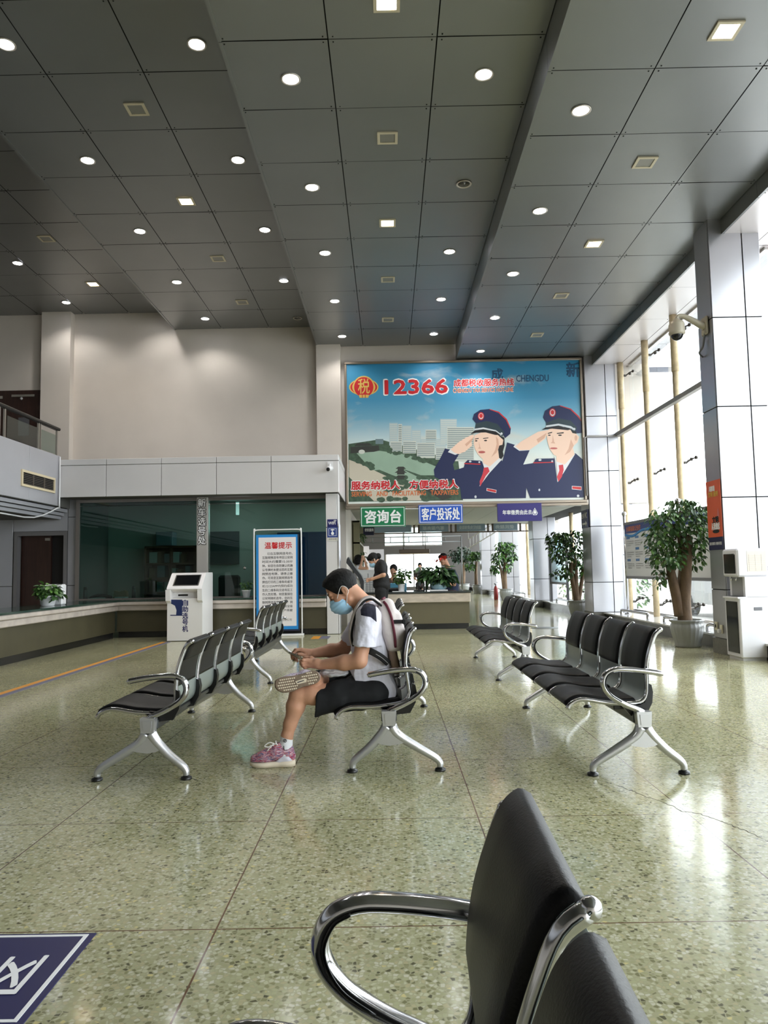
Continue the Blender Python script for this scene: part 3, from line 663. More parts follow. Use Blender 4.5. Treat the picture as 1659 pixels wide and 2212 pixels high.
def sheet(mb, i0, i1, y0, y1, t_lo, t_hi, rnd=0.0, ny=9):
    """slab that follows the seat profile between two samples; rnd rounds its rim"""
    idx = list(range(i0, i1 + 1)); n = len(idx); arc = np.concatenate([[0], np.cumsum(np.linalg.norm(np.diff(SP[i0:i1 + 1], axis=0), axis=1))]); Lh = arc[-1]
    ys = np.linspace(y0, y1, ny) if rnd == 0 else np.concatenate([[y0, y0 + rnd * .12, y0 + rnd * .45], np.linspace(y0 + rnd, y1 - rnd, 5), [y1 - rnd * .45, y1 - rnd * .12, y1]]); ny = len(ys); vs = []
    rf = lambda d: 1.0 if rnd == 0 or d >= rnd else math.sqrt(max(0, 1 - (1 - d / rnd) ** 2))
    for lay in (0, 1):
        for a, i in enumerate(idx):
            for y in ys:
                e = rf(arc[a]) * rf(Lh - arc[a]) * rf(y - y0) * rf(y1 - y); t = t_lo if lay == 0 else t_lo + (t_hi - t_lo) * max(e, .04)
                p = SP[i] + NR[i] * t; vs.append((p[0], y, p[1]))
    g = lambda l, a, b: l * n * ny + a * ny + b; fs = []
    for a in range(n - 1):
        for b in range(ny - 1):
            fs.append((g(1, a, b), g(1, a + 1, b), g(1, a + 1, b + 1), g(1, a, b + 1))); fs.append((g(0, a, b), g(0, a, b + 1), g(0, a + 1, b + 1), g(0, a + 1, b)))
    for a in range(n - 1): fs.append((g(0, a, 0), g(0, a + 1, 0), g(1, a + 1, 0), g(1, a, 0))); fs.append((g(0, a, ny - 1), g(1, a, ny - 1), g(1, a + 1, ny - 1), g(0, a + 1, ny - 1)))
    for b in range(ny - 1): fs.append((g(0, 0, b), g(1, 0, b), g(1, 0, b + 1), g(0, 0, b + 1))); fs.append((g(0, n - 1, b), g(0, n - 1, b + 1), g(1, n - 1, b + 1), g(1, n - 1, b)))
    return mb.add(vs, fs, True)
NS = 85; I_SEAT = 37; I_BACK0 = 58; BL, PITCH = 2.03, .485
def bench(flip, label, shift=0.0, tilt=0.0, drop=0.0, leg_flip=None):
    set_profile(shift, tilt, drop)
    t = thing('waiting_bench', label, 'bench', (0, 0, 0), 'four seat waiting benches')
    MB().box((-.045, .02, .268), (.045, BL - .02, .335), .012).obj('beam', beam_m, t)
    sa = -1 if flip else 1; sl_ = sa if leg_flip is None else leg_flip
    for y in (0, BL):
        s = sl_; lb = MB(); y0, y1 = y - .03, y + .03
        lb.prism([(-.036, .262), (.036, .262), (.042, .345), (-.042, .345)], lambda u, v: (u, y0, v), lambda u, v: (u, y1, v))
        lb.prism([(-.022, .275), (.022, .275), (.026, .33), (-.026, .33)], lambda u, v: (u, y0 - .004, v), lambda u, v: (u, y1 + .004, v))
        for e, fx in ((-1, -.215), (1, .29)):
            pth = spline([(s * e * .012, y, .258), (s * e * .05, y, .205), (s * (fx * .55), y, .135), (s * fx * .88, y, .078), (s * fx * .985, y, .05), (s * fx, y, .022)], 6)
            lb.tube(pth, 0, 12, flat=[(.032 - .013 * (i / (len(pth) - 1)), .034 - .016 * (i / (len(pth) - 1)) ** .6) for i in range(len(pth))])
        lb.prism([(s * -.05, .235), (s * .05, .235), (s * .1, .17), (s * .06, .158), (0, .15), (s * -.05, .158), (s * -.085, .175)][::s], lambda u, v: (u, y - .024, v), lambda u, v: (u, y + .024, v))
        leg = lb.obj('leg_frame', alu, t, recalc=True)
        for fx in (-.215, .29): MB().lathe([(.012, .03), (.014, .02), (.03, .014), (.032, .004), (.03, 0)][::-1], (s * fx, y, 0), 16).obj('foot_glide', rub_m, leg)
        s = sa; ap = spline([(s * x, y, z - .01 * min(1, max(0, (z - .4) / .1))) for x, z in ((0, .335), (.035, .356), (.10, .385), (.165, .427), (.205, .475), (.214, .523), (.195, .563), (.15, .584), (.09, .586), (0, .578), (-.08, .566), (-.108, .56), (-.12, .555))], 5); m_ = len(ap)
        MB().tube(ap, 0, 12, flat=[(.024, .017) if 3 < i < m_ - 4 else (.02, .02 if i <= 3 else .012) for i in range(m_)]).obj('armrest', chrome, t)
        ins = spline([(s * x, y - .0245, z - .01 * min(1, max(0, (z - .4) / .1))) for x, z in ((.12, .402), (.178, .448), (.206, .51), (.19, .557), (.16, .576))], 5)
        MB().tube(ins, 0, 8, flat=(.0022, .0035)).tube([(p[0], y + .0245, p[2]) for p in ins], 0, 8, flat=(.0022, .0035)).obj('armrest_inlay', black_pl, t)
    for k in range(4):
        y0 = .045 + PITCH * k; y1 = y0 + PITCH
        sh = sheet(MB(), 3, NS - 3, y0 + .016, y1 - .016, -.004, .002).obj('seat_shell', shell_m, t)
        for y in ((y0 + .016, y1 - .016) if k == 3 else (y0 + .016,)):
            e_ = len(SP) if y < y0 + .1 else len(SP) - 8; rp = [(p[0], y, p[1]) for p in SP[:e_:2]]; MB().tube(rp, .0125, 10).ball(rp[-1], .0135, 10, 8).obj('side_rail', chrome, sh)
        sheet(MB(), 2, I_SEAT, y0 + .042, y1 - .042, .002, .026, .018).obj('seat_pad', pad_m, t)
        bp = MB(); sheet(bp, I_BACK0, NS - 1, y0 + .042, y1 - .042, -.0045, .02, .016); sheet(bp, NS - 17, NS - 1, y0 + .04, y1 - .04, -.004, -.017, .007)
        bp.obj('back_pad', pad_m, t)
        br = MB()
        for y in (y0 + .016, y1 - .016):
            br.prism([(-.10, .37), (-.02, .362), (.03, .38), (.046, .42), (.054, .49), (.073, .48), (.08, .44), (.073, .38), (.04, .32), (-.05, .31)], lambda u, v: (u + shift, y - .012, v), lambda u, v: (u + shift, y + .012, v))
        br.box((-.13 + shift, y0 + .06, .335), (.03 + shift, y1 - .06, .362), .005)
        br.obj('seat_bracket', black_pl, t, recalc=True)
    return t
bench_a = bench(False, '-', .085, .5, .022, -1); bench_c = bench(False, '-', .085, -9); bench_b = bench(True, '-')
XC = -.0
BENCHES = [
 (bench_a, -1.378, 4.33, 'waiting bench at front left seen from its grey seat backs'),
 (bench_b, -1.47, 7.93, 'small looking bench between the ticket machine and the notice stand, seen from behind'),
 (bench_c, -.015, 4.42, 'black bench on which the man with the backpack sits'),
 (bench_b, .0, 7.85, 'bench mostly hidden behind the seated man and his backpack'),
 (bench_b, 1.40, 4.27, 'empty bench at front right with four black seats facing left'),
 (bench_b, 1.40, 7.86, 'empty black bench behind the front right one, near the enquiry counter'),
 (bench_b, .0125, -.68, 'nearest bench, its black seat back and chrome armrest filling the bottom edge')]
used = set()
for src, x, y, lab in BENCHES:
    b = src if src.name not in used else copy_tree(src)
    used.add(src.name); b.location = (x, y, 0); b['label'] = lab
    if y < 0: b.rotation_euler.z = math.radians(-2)                # the nearest bench stands a little askew
# ------------------------------------------------------------------ billboard
bbx0, bbx1, bbz0, bbz1 = -.83, 4.18, 2.58, 5.60
bill = thing('billboard', 'large framed tax service billboard of two saluting officers above a river city', 'billboard', (1.68, 15.9, bbz0))
fb = MB()
for a, b in (((bbx0 - .05, 15.86, bbz0 - .06), (bbx1 + .05, 16.04, bbz0)), ((bbx0 - .05, 15.86, bbz1), (bbx1 + .05, 16.04, bbz1 + .05)), ((bbx0 - .05, 15.86, bbz0), (bbx0, 16.04, bbz1)), ((bbx1, 15.86, bbz0), (bbx1 + .05, 16.04, bbz1))): fb.box(a, b, .008)
fb.box((bbx0 - .06, 15.84, bbz0 - .12), (bbx1 + .06, 16.04, bbz0 - .065), .006)
fb.obj('frame', M('bronze grey frame', (150, 138, 124), .3, .7), bill)
def sky_print():
    m = bpy.data.materials.new('printed sky'); m.use_nodes = True; nt = m.node_tree; L = nt.links.new; b = nt.nodes['Principled BSDF']
    tc = nt.nodes.new('ShaderNodeTexCoord'); sp = nt.nodes.new('ShaderNodeSeparateXYZ'); L(tc.outputs['Generated'], sp.inputs[0])
    r = nt.nodes.new('ShaderNodeValToRGB'); e = r.color_ramp.elements; e[0].position = .3; e[0].color = (*lin((226, 232, 226)), 1); e[1].position = 1; e[1].color = (*lin((44, 132, 176)), 1)
    for p, c in ((.45, (196, 216, 220)), (.6, (116, 172, 198)), (.74, (70, 144, 182)), (.88, (64, 142, 180))):
        q = e.new(p); q.color = (*lin(c), 1)
    L(sp.outputs[2], r.inputs[0])
    mp = nt.nodes.new('ShaderNodeMapping'); mp.inputs['Scale'].default_value = (2.2, 1, 3.6); L(tc.outputs['Generated'], mp.inputs[0])
    n = nt.nodes.new('ShaderNodeTexNoise'); n.inputs['Scale'].default_value = 1.7; n.inputs['Detail'].default_value = 8; n.inputs['Distortion'].default_value = .4; L(mp.outputs[0], n.inputs['Vector'])
    cr = nt.nodes.new('ShaderNodeMapRange'); cr.inputs[1].default_value = .55; cr.inputs[2].default_value = .75; cr.inputs[4].default_value = .75; L(n.outputs['Fac'], cr.inputs[0])
    mx = nt.nodes.new('ShaderNodeMix'); mx.data_type = 'RGBA'; mx.inputs[7].default_value = (*lin((214, 208, 196)), 1); L(cr.outputs[0], mx.inputs[0]); L(r.outputs[0], mx.inputs[6]); L(mx.outputs[2], b.inputs['Base Color'])
    b.inputs['Roughness'].default_value = .35; return m
MB().box((bbx0, 15.9, bbz0), (bbx1, 15.93, bbz1)).obj('printed_sky', sky_print(), bill)
def BBP(cx, cy, lay):
    p = PY(720 + cx / 2.9625, 760 + cy / 2.9625, 15.9); return (min(max(p[0], bbx0 + .002), bbx1 - .002), 15.9 - .0012 * lay, min(max(p[2], bbz0 + .002), bbz1 - .002))
def bpoly(mb, pts, lay, mi=0):
    mb.cur = mi; mb.prism(pts, lambda u, v: BBP(u, v, 0), lambda u, v: BBP(u, v, lay)); mb.cur = 0
def ell(cx, cy, rx, ry, n=28): return [(cx + rx * math.cos(2 * math.pi * k / n), cy + ry * math.sin(2 * math.pi * k / n)) for k in range(n)]
def bt(body, x0, y0, x1, y1, mb, bold=.0, lay=6):
    a, b = np.array(BBP(x0, (y0 + y1) / 2, lay)), np.array(BBP(x1, (y0 + y1) / 2, lay)); hh = abs(BBP((x0 + x1) / 2, y0, 0)[2] - BBP((x0 + x1) / 2, y1, 0)[2])
    return text_mb(body, (a + b) / 2, (1, 0, 0), (0, 0, 1), b[0] - a[0], hh, mb, bold=bold, lift=.0)
random.seed(3)
c_pale = M('print pale tower', (176, 196, 202), .4); c_mid = M('print tower', (206, 210, 202), .4); c_dk = M('print windows', (112, 132, 138), .4); c_riv = M('print river', (150, 176, 156), .35, noise=.12, nscale=2); c_rd = M('print road', (198, 190, 172), .4)
c_tree = M('print trees', (66, 88, 70), .45, noise=.35, nscale=12); c_dt = M('print dark roofs', (52, 54, 50), .45)
city = MB(); mats_city = [c_pale, c_mid, c_dk, c_riv, c_rd, c_tree, c_dt]
bpoly(city, [(97, 590), (300, 560), (800, 700), (830, 950), (97, 960)], 1, 5)
def tower(x0, y0, x1, y1, mi, lay, step=12):
    bpoly(city, [(x0, y0), (x1, y0), (x1, y1), (x0, y1)], lay, mi); y = y0 + 8
    while y < y1 - 8: bpoly(city, [(x0 + 3, y), (x1 - 3, y), (x1 - 3, y + step * .38), (x0 + 3, y + step * .38)], lay + .5, 2 if mi else 1); y += step
for a in ((358, 455, 412, 600, 0, 1.5), (415, 462, 440, 600, 1, 1.6), (442, 472, 500, 600, 0, 1.7), (502, 500, 560, 600, 0, 1.6), (590, 498, 660, 600, 1, 2.0), (684, 430, 790, 600, 0, 2.0), (728, 482, 900, 700, 1, 2.6), (365, 575, 440, 640, 1, 2.4), (445, 572, 530, 650, 1, 2.6), (535, 582, 650, 680, 1, 2.8), (655, 612, 720, 690, 1, 3.0), (270, 558, 320, 590, 2, 2.0), (560, 560, 720, 615, 0, 2.2)): tower(*a)
bpoly(city, [(150, 650), (190, 625), (300, 634), (480, 660), (660, 735), (700, 790), (560, 790), (420, 740), (250, 760)], 3.2, 3); bpoly(city, [(250, 690), (420, 740), (640, 850), (560, 850), (380, 790), (260, 740)], 3.3, 3)
bpoly(city, ell(182, 640, 20, 14), 3.6, 1); bpoly(city, [(100, 690), (180, 720), (560, 900), (620, 950), (260, 955), (100, 800)], 3.4, 4)
bpoly(city, [(110, 610), (290, 600), (296, 632), (260, 640), (110, 650)], 3.4, 6); bpoly(city, [(150, 586), (230, 584), (250, 600), (135, 604)], 3.6, 6)
for k in range(46):
    t = random.random(); x, y = (340 + 340 * t + random.uniform(-8, 8), 628 + 100 * t + random.uniform(-12, 8)) if k < 26 else (110 + 150 * t, 680 + 60 * t + random.uniform(-14, 14)); bpoly(city, ell(x, y, random.uniform(10, 20), random.uniform(8, 14), 9), 3.7 + .01 * k, 5)
for k in range(40): x = random.choice((random.uniform(340, 660), random.uniform(100, 200), random.uniform(250, 480))); bpoly(city, ell(x, random.uniform(800, 950) if x > 320 else random.uniform(900, 950), random.uniform(16, 40), random.uniform(10, 20), 9), 3.8 + .01 * k, 5)
for (y, w_) in ((735, 34), (760, 40), (790, 36)): bpoly(city, [(432 - w_ * .5, y), (432 + w_ * .5, y), (432 + w_, y + 14), (432 - w_, y + 14)], 4.6, 6); bpoly(city, [(432 - w_ * .6, y + 14), (432 + w_ * .6, y + 14), (432 + w_ * .6, y + 26), (432 - w_ * .6, y + 26)], 4.5, 6)
bpoly(city, [(560, 870), (640, 850), (760, 930), (700, 950)], 4.6, 6)
city.obj('printed_city', mats_city, bill)
off = MB(); m_off = [M('print uniform navy', (26, 36, 78), .4), M('print skin', (244, 208, 186), .4), M('print white shirt', (226, 226, 228), .4), M('print red tie', (206, 62, 74), .4), M('print cap band', (40, 58, 66), .4), M('print black hair', (20, 18, 20), .4), M('print silver braid', (206, 210, 214), .4), M('print badge red', (196, 44, 46), .4), M('print lip', (188, 96, 92), .4), M('print skin shade side', (220, 174, 150), .4)]
def officer(lay, P_):
    for mi, dl, pts in P_: bpoly(off, pts, lay + dl, mi)
officer(5, [
 (5, .1, [(1035, 520), (1095, 550), (1096, 600), (1085, 640), (1090, 665), (1072, 690), (1052, 670)]), (1, .2, [(955, 660), (1055, 630), (1062, 690), (1000, 735), (960, 715)]),
 (1, .3, [(903, 535), (899, 590), (908, 625), (925, 655), (950, 682), (985, 690), (1025, 668), (1050, 640), (1062, 600), (1082, 595), (1088, 565), (1070, 548), (1050, 530), (960, 510)]), (9, .35, [(1040, 540), (1055, 560), (1060, 605), (1045, 645), (1010, 675), (1035, 630), (1045, 590)]),
 (0, .4, [(648, 800), (643, 755), (680, 690), (700, 650), (715, 618), (760, 632), (805, 655), (765, 720), (775, 758), (835, 740), (845, 705), (950, 700), (1000, 760), (1075, 690), (1110, 760), (1180, 800), (1235, 870), (1232, 936), (820, 942), (812, 870), (760, 822), (700, 826)]),
 (2, .5, [(952, 702), (965, 742), (935, 862), (1000, 775), (1078, 690), (1062, 680), (1000, 735), (962, 714)]), (3, .6, [(963, 742), (990, 738), (1000, 765), (975, 795), (940, 862), (936, 830), (957, 776)]),
 (2, .5, [(733, 642), (757, 613), (800, 652), (780, 660)]), (1, .6, [(750, 625), (800, 580), (850, 548), (895, 530), (900, 545), (884, 570), (888, 600), (842, 640), (800, 655), (772, 645)]), (9, .65, [(842, 592), (898, 545), (886, 572), (852, 606)]),
 (0, .7, [(890, 430), (900, 398), (940, 372), (1000, 366), (1060, 384), (1110, 430), (1136, 490), (1132, 525), (1100, 552), (1075, 520), (1000, 470), (915, 460)]), (7, .72, [(1000, 366), (1060, 384), (1110, 430), (1136, 490), (1131, 492), (1104, 436), (1056, 390), (1000, 371)]),
 (4, .75, [(912, 458), (980, 443), (1050, 462), (1094, 515), (1082, 542), (1040, 505), (960, 488), (905, 492)]), (6, .8, [(905, 492), (960, 484), (1040, 502), (1074, 528), (1070, 536), (1036, 514), (960, 498), (903, 504)]), (5, .85, [(877, 527), (905, 503), (960, 495), (1040, 510), (1072, 534), (1035, 532), (975, 516), (915, 518)]),
 (7, .9, ell(945, 412, 20, 25)), (6, .92, ell(945, 412, 15, 19)), (7, .94, ell(945, 410, 12, 14)), (6, .9, ell(1076, 524, 7, 8)),
 (5, .5, [(906, 556), (930, 552), (930, 557), (906, 561)]), (5, .5, [(958, 553), (992, 548), (992, 553), (958, 558)]), (5, .5, ell(914, 570, 8, 4)), (5, .5, ell(974, 568, 10, 4.5)), (8, .5, ell(950, 642, 22, 8)), (9, .5, [(930, 570), (934, 610), (925, 618), (945, 622), (940, 610)]),
 (0, .8, [(838, 715), (860, 692), (945, 697), (942, 720)]), (7, .85, [(838, 712), (942, 717), (942, 723), (838, 718)]), (6, .9, ell(876, 702, 8, 6)), (6, .9, ell(934, 706, 6, 6)), (6, .9, ell(910, 928, 7, 9)), (2, .8, [(981, 872), (1044, 884), (1042, 904), (980, 890)]), (7, .85, [(984, 875), (1042, 886), (1040, 901), (983, 888)])])
officer(6.2, [
 (5, .1, [(1510, 490), (1550, 500), (1560, 540), (1545, 545), (1528, 560)]), (1, .2, [(1425, 650), (1532, 610), (1545, 665), (1480, 722), (1430, 705)]),
 (1, .3, [(1363, 505), (1369, 570), (1384, 622), (1412, 660), (1440, 673), (1475, 668), (1520, 640), (1540, 600), (1562, 580), (1572, 545), (1555, 525), (1530, 520), (1515, 495), (1400, 486)]), (9, .35, [(1520, 560), (1538, 600), (1515, 640), (1480, 662), (1505, 620)]),
 (0, .4, [(1062, 745), (1085, 690), (1098, 640), (1112, 580), (1170, 598), (1256, 630), (1215, 722), (1282, 712), (1292, 690), (1415, 682), (1432, 830), (1475, 770), (1548, 648), (1604, 690), (1608, 932), (1260, 936), (1235, 870), (1130, 832), (1072, 772)]),
 (2, .5, [(1414, 672), (1430, 735), (1434, 836), (1475, 772), (1550, 650), (1538, 662), (1480, 722), (1428, 702)]), (3, .6, [(1442, 726), (1470, 722), (1474, 755), (1462, 800), (1440, 832), (1431, 800), (1446, 760)]),
 (2, .5, [(1152, 608), (1172, 583), (1258, 630), (1190, 634)]), (1, .6, [(1164, 606), (1200, 575), (1260, 540), (1310, 512), (1368, 500), (1371, 520), (1354, 558), (1310, 590), (1255, 628), (1195, 630)]), (9, .65, [(1300, 560), (1366, 518), (1350, 552), (1310, 582)]),
 (0, .7, [(1342, 420), (1355, 378), (1400, 350), (1450, 343), (1520, 364), (1570, 410), (1590, 440), (1590, 520), (1560, 522), (1535, 490), (1450, 455), (1365, 458)]), (7, .72, [(1450, 343), (1520, 364), (1570, 410), (1590, 440), (1588, 446), (1564, 416), (1516, 370), (1450, 348)]),
 (4, .75, [(1362, 455), (1440, 425), (1520, 442), (1560, 488), (1545, 512), (1470, 478), (1362, 484)]), (6, .8, [(1360, 472), (1440, 460), (1520, 476), (1546, 494), (1540, 503), (1510, 488), (1440, 472), (1358, 484)]), (5, .85, [(1332, 500), (1358, 484), (1440, 474), (1530, 494), (1500, 502), (1400, 492)]),
 (7, .9, ell(1402, 390, 21, 27)), (6, .92, ell(1402, 390, 16, 21)), (7, .94, ell(1402, 388, 12, 15)), (6, .9, ell(1542, 495, 7, 8)),
 (5, .5, [(1372, 520), (1400, 512), (1400, 519), (1372, 526)]), (5, .5, [(1430, 520), (1474, 514), (1474, 522), (1430, 526)]), (5, .5, ell(1382, 534, 9, 4)), (5, .5, ell(1450, 534, 12, 4.5)), (8, .5, ell(1410, 618, 24, 6)), (9, .5, [(1404, 530), (1400, 575), (1390, 584), (1420, 588), (1412, 574)]), (9, .5, ell(1552, 552, 9, 18)),
 (0, .8, [(1280, 710), (1300, 684), (1412, 682), (1408, 708)]), (7, .85, [(1280, 708), (1408, 704), (1408, 710), (1280, 714)]), (6, .9, ell(1322, 692, 10, 7)), (6, .9, ell(1400, 700, 6, 6)), (6, .9, ell(1318, 884, 6, 8)), (6, .9, ell(1566, 922, 8, 8)), (2, .8, [(1526, 858), (1588, 862), (1588, 886), (1526, 880)]), (7, .85, [(1529, 861), (1586, 865), (1586, 883), (1529, 877)])])
off.obj('printed_officers', m_off, bill)
gold = M('print gold', (214, 182, 96), .35)
lg = MB()
for mi, lay, pts in ((0, 3, ell(195, 226, 94, 54)), (1, 3.3, ell(195, 226, 86, 48)), (0, 3.6, ell(195, 226, 74, 56)), (1, 3.9, ell(195, 226, 62, 64)), (0, 3.5, ell(195, 222, 68, 68)), (0, 4.0, [(165, 275), (228, 275), (224, 294), (168, 294)]), (1, 4.2, [(184, 275), (188, 275), (188, 294), (184, 294)]), (1, 4.2, [(203, 275), (207, 275), (207, 294), (203, 294)])): bpoly(lg, pts, lay, mi)
lg.obj('printed_emblem', [gold, red_t], bill); bt('税', 158, 172, 232, 268, MB(), .012, 5).obj('emblem_character', gold, bill)
bt('12366', 326, 175, 734, 272, MB(), .09, 4.4).obj('number_outline', white_t, bill); bt('12366', 331, 180, 729, 267, MB(), .05, 5.4).obj('number', red_t, bill)
for a_ in (('成都税收服务热线', 770, 172, 1156, 222, .07, 4.4), ('CHENGDU TAX SERVICE HOT-LINE', 766, 230, 1152, 260, .07, 4.4), ('服务纳税人', 114, 824, 428, 884, .075, 5.4), ('方便纳税人', 484, 818, 800, 878, .075, 5.4)): bt(*a_[:5], MB(), a_[5], a_[6]).obj('lettering_outline', white_t, bill)
for a_ in (('成都税收服务热线', 771, 174, 1155, 220, .028, 6), ('服务纳税人', 116, 827, 425, 881, .04, 7), ('方便纳税人', 487, 821, 797, 875, .04, 7)): bt(*a_[:5], MB(), a_[5], a_[6]).obj('red_lettering', red_t, bill)
for a_ in (('CHENGDU TAX SERVICE HOT-LINE', 767, 233, 1151, 257), ('SERVING   AND   FACILITATING   TAXPAYERS', 117, 890, 800, 920)): bt(*a_, MB(), .05, 6).obj('orange_lettering', M('print orange', (206, 110, 62), .4), bill)
for wd_, q in (('CHENGDU', (1170, 148, 1378, 190)), ('成', (1012, 108, 1085, 178)), ('新', (1492, 68, 1574, 160))): bt(wd_, *q, MB(), .03, 3).obj('blue_lettering', M('print blue ink', (34, 78, 112), .4), bill)

# ------------------------------------------------------------------ hanging direction signs
def hang_sign(name, label, px, Y, mat, border, words, bold, tw, th, extra=None):
    a, b = PY(px[0], px[1], Y), PY(px[2], px[3], Y); cx, cz = (a[0] + b[0]) / 2, (a[2] + b[2]) / 2; w, h = b[0] - a[0], a[2] - b[2]
    t = thing(name, label, 'sign', (cx, Y, cz)); MB().box((cx - w / 2, Y, cz - h / 2), (cx + w / 2, Y + .05, cz + h / 2), .004).obj('board', mat, t)
    if border:
        f = MB(); e = .018
        for q0, q1 in (((-w / 2 + e, h / 2 - e - .012), (w / 2 - e, h / 2 - e)), ((-w / 2 + e, -h / 2 + e), (w / 2 - e, -h / 2 + e + .012)), ((-w / 2 + e, -h / 2 + e + .012), (-w / 2 + e + .012, h / 2 - e - .012)), ((w / 2 - e - .012, -h / 2 + e + .012), (w / 2 - e, h / 2 - e - .012))): f.box((cx + q0[0], Y - .002, cz + q0[1]), (cx + q1[0], Y, cz + q1[1]))
        f.obj('border', white_t, t)
    dx = extra or 0
    text_mb(words, (cx + dx, Y, cz), (1, 0, 0), (0, 0, 1), w * tw, h * th, bold=bold, lift=.003).obj('lettering', white_t, t)
    r = MB()
    for s in (-.4, .4): r.tube([(cx + s * w, Y + .03, cz + h / 2 - .02), (cx + s * w, Y + .03, cz + h / 2 - .01)], .006, 6); r.box((cx + s * w - .015, Y + .02, cz + h / 2 - .03), (cx + s * w + .015, 15.9, cz + h / 2 - .015))
    r.obj('bracket', steel, t); return t, (cx, cz, w, h)
hang_sign('hanging_sign', 'green hanging sign with white border lettered for the enquiry desk', (778, 1095, 876, 1137), 15.7, M('sign green', (14, 118, 74), .35), True, '咨询台', .035, .8, .62)
hang_sign('hanging_sign', 'bright blue hanging sign with white border, middle of the three', (904, 1091, 1000, 1129), 15.7, M('sign blue', (32, 84, 186), .35), True, '客户投诉处', .03, .86, .66)
t, (cx, cz, w, h) = hang_sign('hanging_sign', 'dark purple hanging sign with a small drop emblem, rightmost of the three', (1074, 1088, 1171, 1125), 15.7, M('sign purple', (44, 36, 112), .35), False, '年审缴费由此去', .018, .66, .26, -.05)
em = MB(); ex, ez = cx + w * .345, cz
for k, (s0, s1) in enumerate(((.07, .056), (.04, .0))):
    for a in (0, 1):
        pass
    outer = [(0, 1.25), (.85, -.3), (.5, -.95), (-.5, -.95), (-.85, -.3)]
    if s1:
        for i in range(5):
            p, q = outer[i], outer[(i + 1) % 5]; em.prism([(p[0] * s0, p[1] * s0), (q[0] * s0, q[1] * s0), (q[0] * s1, q[1] * s1), (p[0] * s1, p[1] * s1)], lambda u, v: (ex + u, 15.7, ez + v), lambda u, v: (ex + u, 15.697, ez + v))
    else: em.prism([(p[0] * s0, p[1] * s0) for p in outer], lambda u, v: (ex + u, 15.7, ez + v), lambda u, v: (ex + u, 15.697, ez + v))
em.obj('emblem', white_t, t, recalc=True)

# ------------------------------------------------------------------ self service number machine
KX0, KX1, KY = -3.86, -3.25, 13.1
k = thing('ticket_machine', 'white self-service number machine with a slanted black screen by the left counter', 'kiosk', ((KX0 + KX1) / 2, 13.5, 0))
prof = [(13.1, .01), (13.1, .735), (13.22, .75), (13.22, .83), (13.09, .875), (13.06, .90), (13.08, .93), (13.37, 1.165), (13.42, 1.18), (13.86, 1.18), (13.88, 1.15), (13.88, .01)]
kb = MB(); kb.prism(prof, lambda y, z: (KX0, y, z), lambda y, z: (KX1, y, z))
for x in (KX0, KX1): s = -1 if x == KX0 else 1; kb.prism([(13.04, .70), (13.1, .66), (13.24, .74), (13.24, .85), (13.03, .89)], lambda y, z: (x - s * .07, y, z), lambda y, z: (x + s * .012, y, z))
kb.obj('housing', M('white kiosk shell', (226, 224, 224), .3), k, recalc=True)
def slant(t, x, o=0.0):
    a, b = np.array([13.08, .93]), np.array([13.37, 1.165]); n = np.array([-.235, .29]); n /= np.linalg.norm(n); p = a + (b - a) * t + n * o; return (x, p[0], p[1])
sm = MB(); sm.add([slant(.1, KX0 + .09, -.01), slant(.1, KX1 - .07, -.01), slant(.9, KX1 - .07, -.01), slant(.9, KX0 + .09, -.01), slant(.1, KX0 + .09, .004), slant(.1, KX1 - .07, .004), slant(.9, KX1 - .07, .004), slant(.9, KX0 + .09, .004)], [(3, 2, 1, 0), (4, 5, 6, 7), (0, 1, 5, 4), (1, 2, 6, 5), (2, 3, 7, 6), (3, 0, 4, 7)]); sm.obj('screen_bezel', black_pl, k)
sm = MB(); sm.add([slant(.16, KX0 + .11, .006), slant(.16, KX1 - .09, .006), slant(.84, KX1 - .09, .006), slant(.84, KX0 + .11, .006)], [(0, 1, 2, 3)]); sm.obj('screen', screen_m, k)
MB().box((-3.7, 13.215, .775), (-3.53, 13.225, .805)).obj('ticket_slot', black_pl, k)
tm = MB(); cxk, czs = PY(400, 1330, 13.1)[0], [PY(400, 1302 + 14.1 * i, 13.1)[2] for i in range(5)]
for ch, z in zip('自助选号机', czs): text_mb(ch, (cxk, 13.1, z), (1, 0, 0), (0, 0, 1), .098, .1, tm, bold=.025, lift=.002)
tm.obj('lettering', navy, k)
K3 = lambda cx, cy: PY(340 + cx / 3.95, 1040 + cy / 3.95, 13.1)
gp = MB(); gp.prism([(112, 1008), (212, 1008), (212, 1146), (110, 1146), (110, 1138), (160, 1138), (164, 1100), (150, 1060), (116, 1042)], lambda u, v: (K3(u, v)[0], 13.1, K3(u, v)[2]), lambda u, v: (K3(u, v)[0], 13.098, K3(u, v)[2])); gp.obj('printed_panel', M('navy print panel', (28, 44, 92), .4), k, recalc=True)
# ------------------------------------------------------------------ notice stand
NY = 13.85
n3 = lambda cx, cy: PY(340 + cx / 3.95, 1040 + cy / 3.95, NY)
nx0, nx1 = n3(826, 900)[0], n3(1231, 900)[0]; nz1 = n3(1030, 412)[2]
ns = thing('notice_stand', 'white floor stand with a blue bordered notice in red and grey writing', 'sign stand', ((nx0 + nx1) / 2, NY, 0))
r = .07; fr = spline([(nx0, NY, .03), (nx0, NY, .7), (nx0, NY, nz1 - r), (nx0 + r * .3, NY, nz1 - r * .3), (nx0 + r, NY, nz1), ((nx0 + nx1) / 2, NY, nz1 + .001), (nx1 - r, NY, nz1), (nx1 - r * .3, NY, nz1 - r * .3), (nx1, NY, nz1 - r), (nx1, NY, .7), (nx1, NY, .03)], 4)
MB().tube(fr, .013, 8).obj('frame', white_p, ns); MB().box((nx0 - .03, NY - .09, 0), (nx1 + .03, NY + .09, .035), .006).obj('base', white_p, ns)
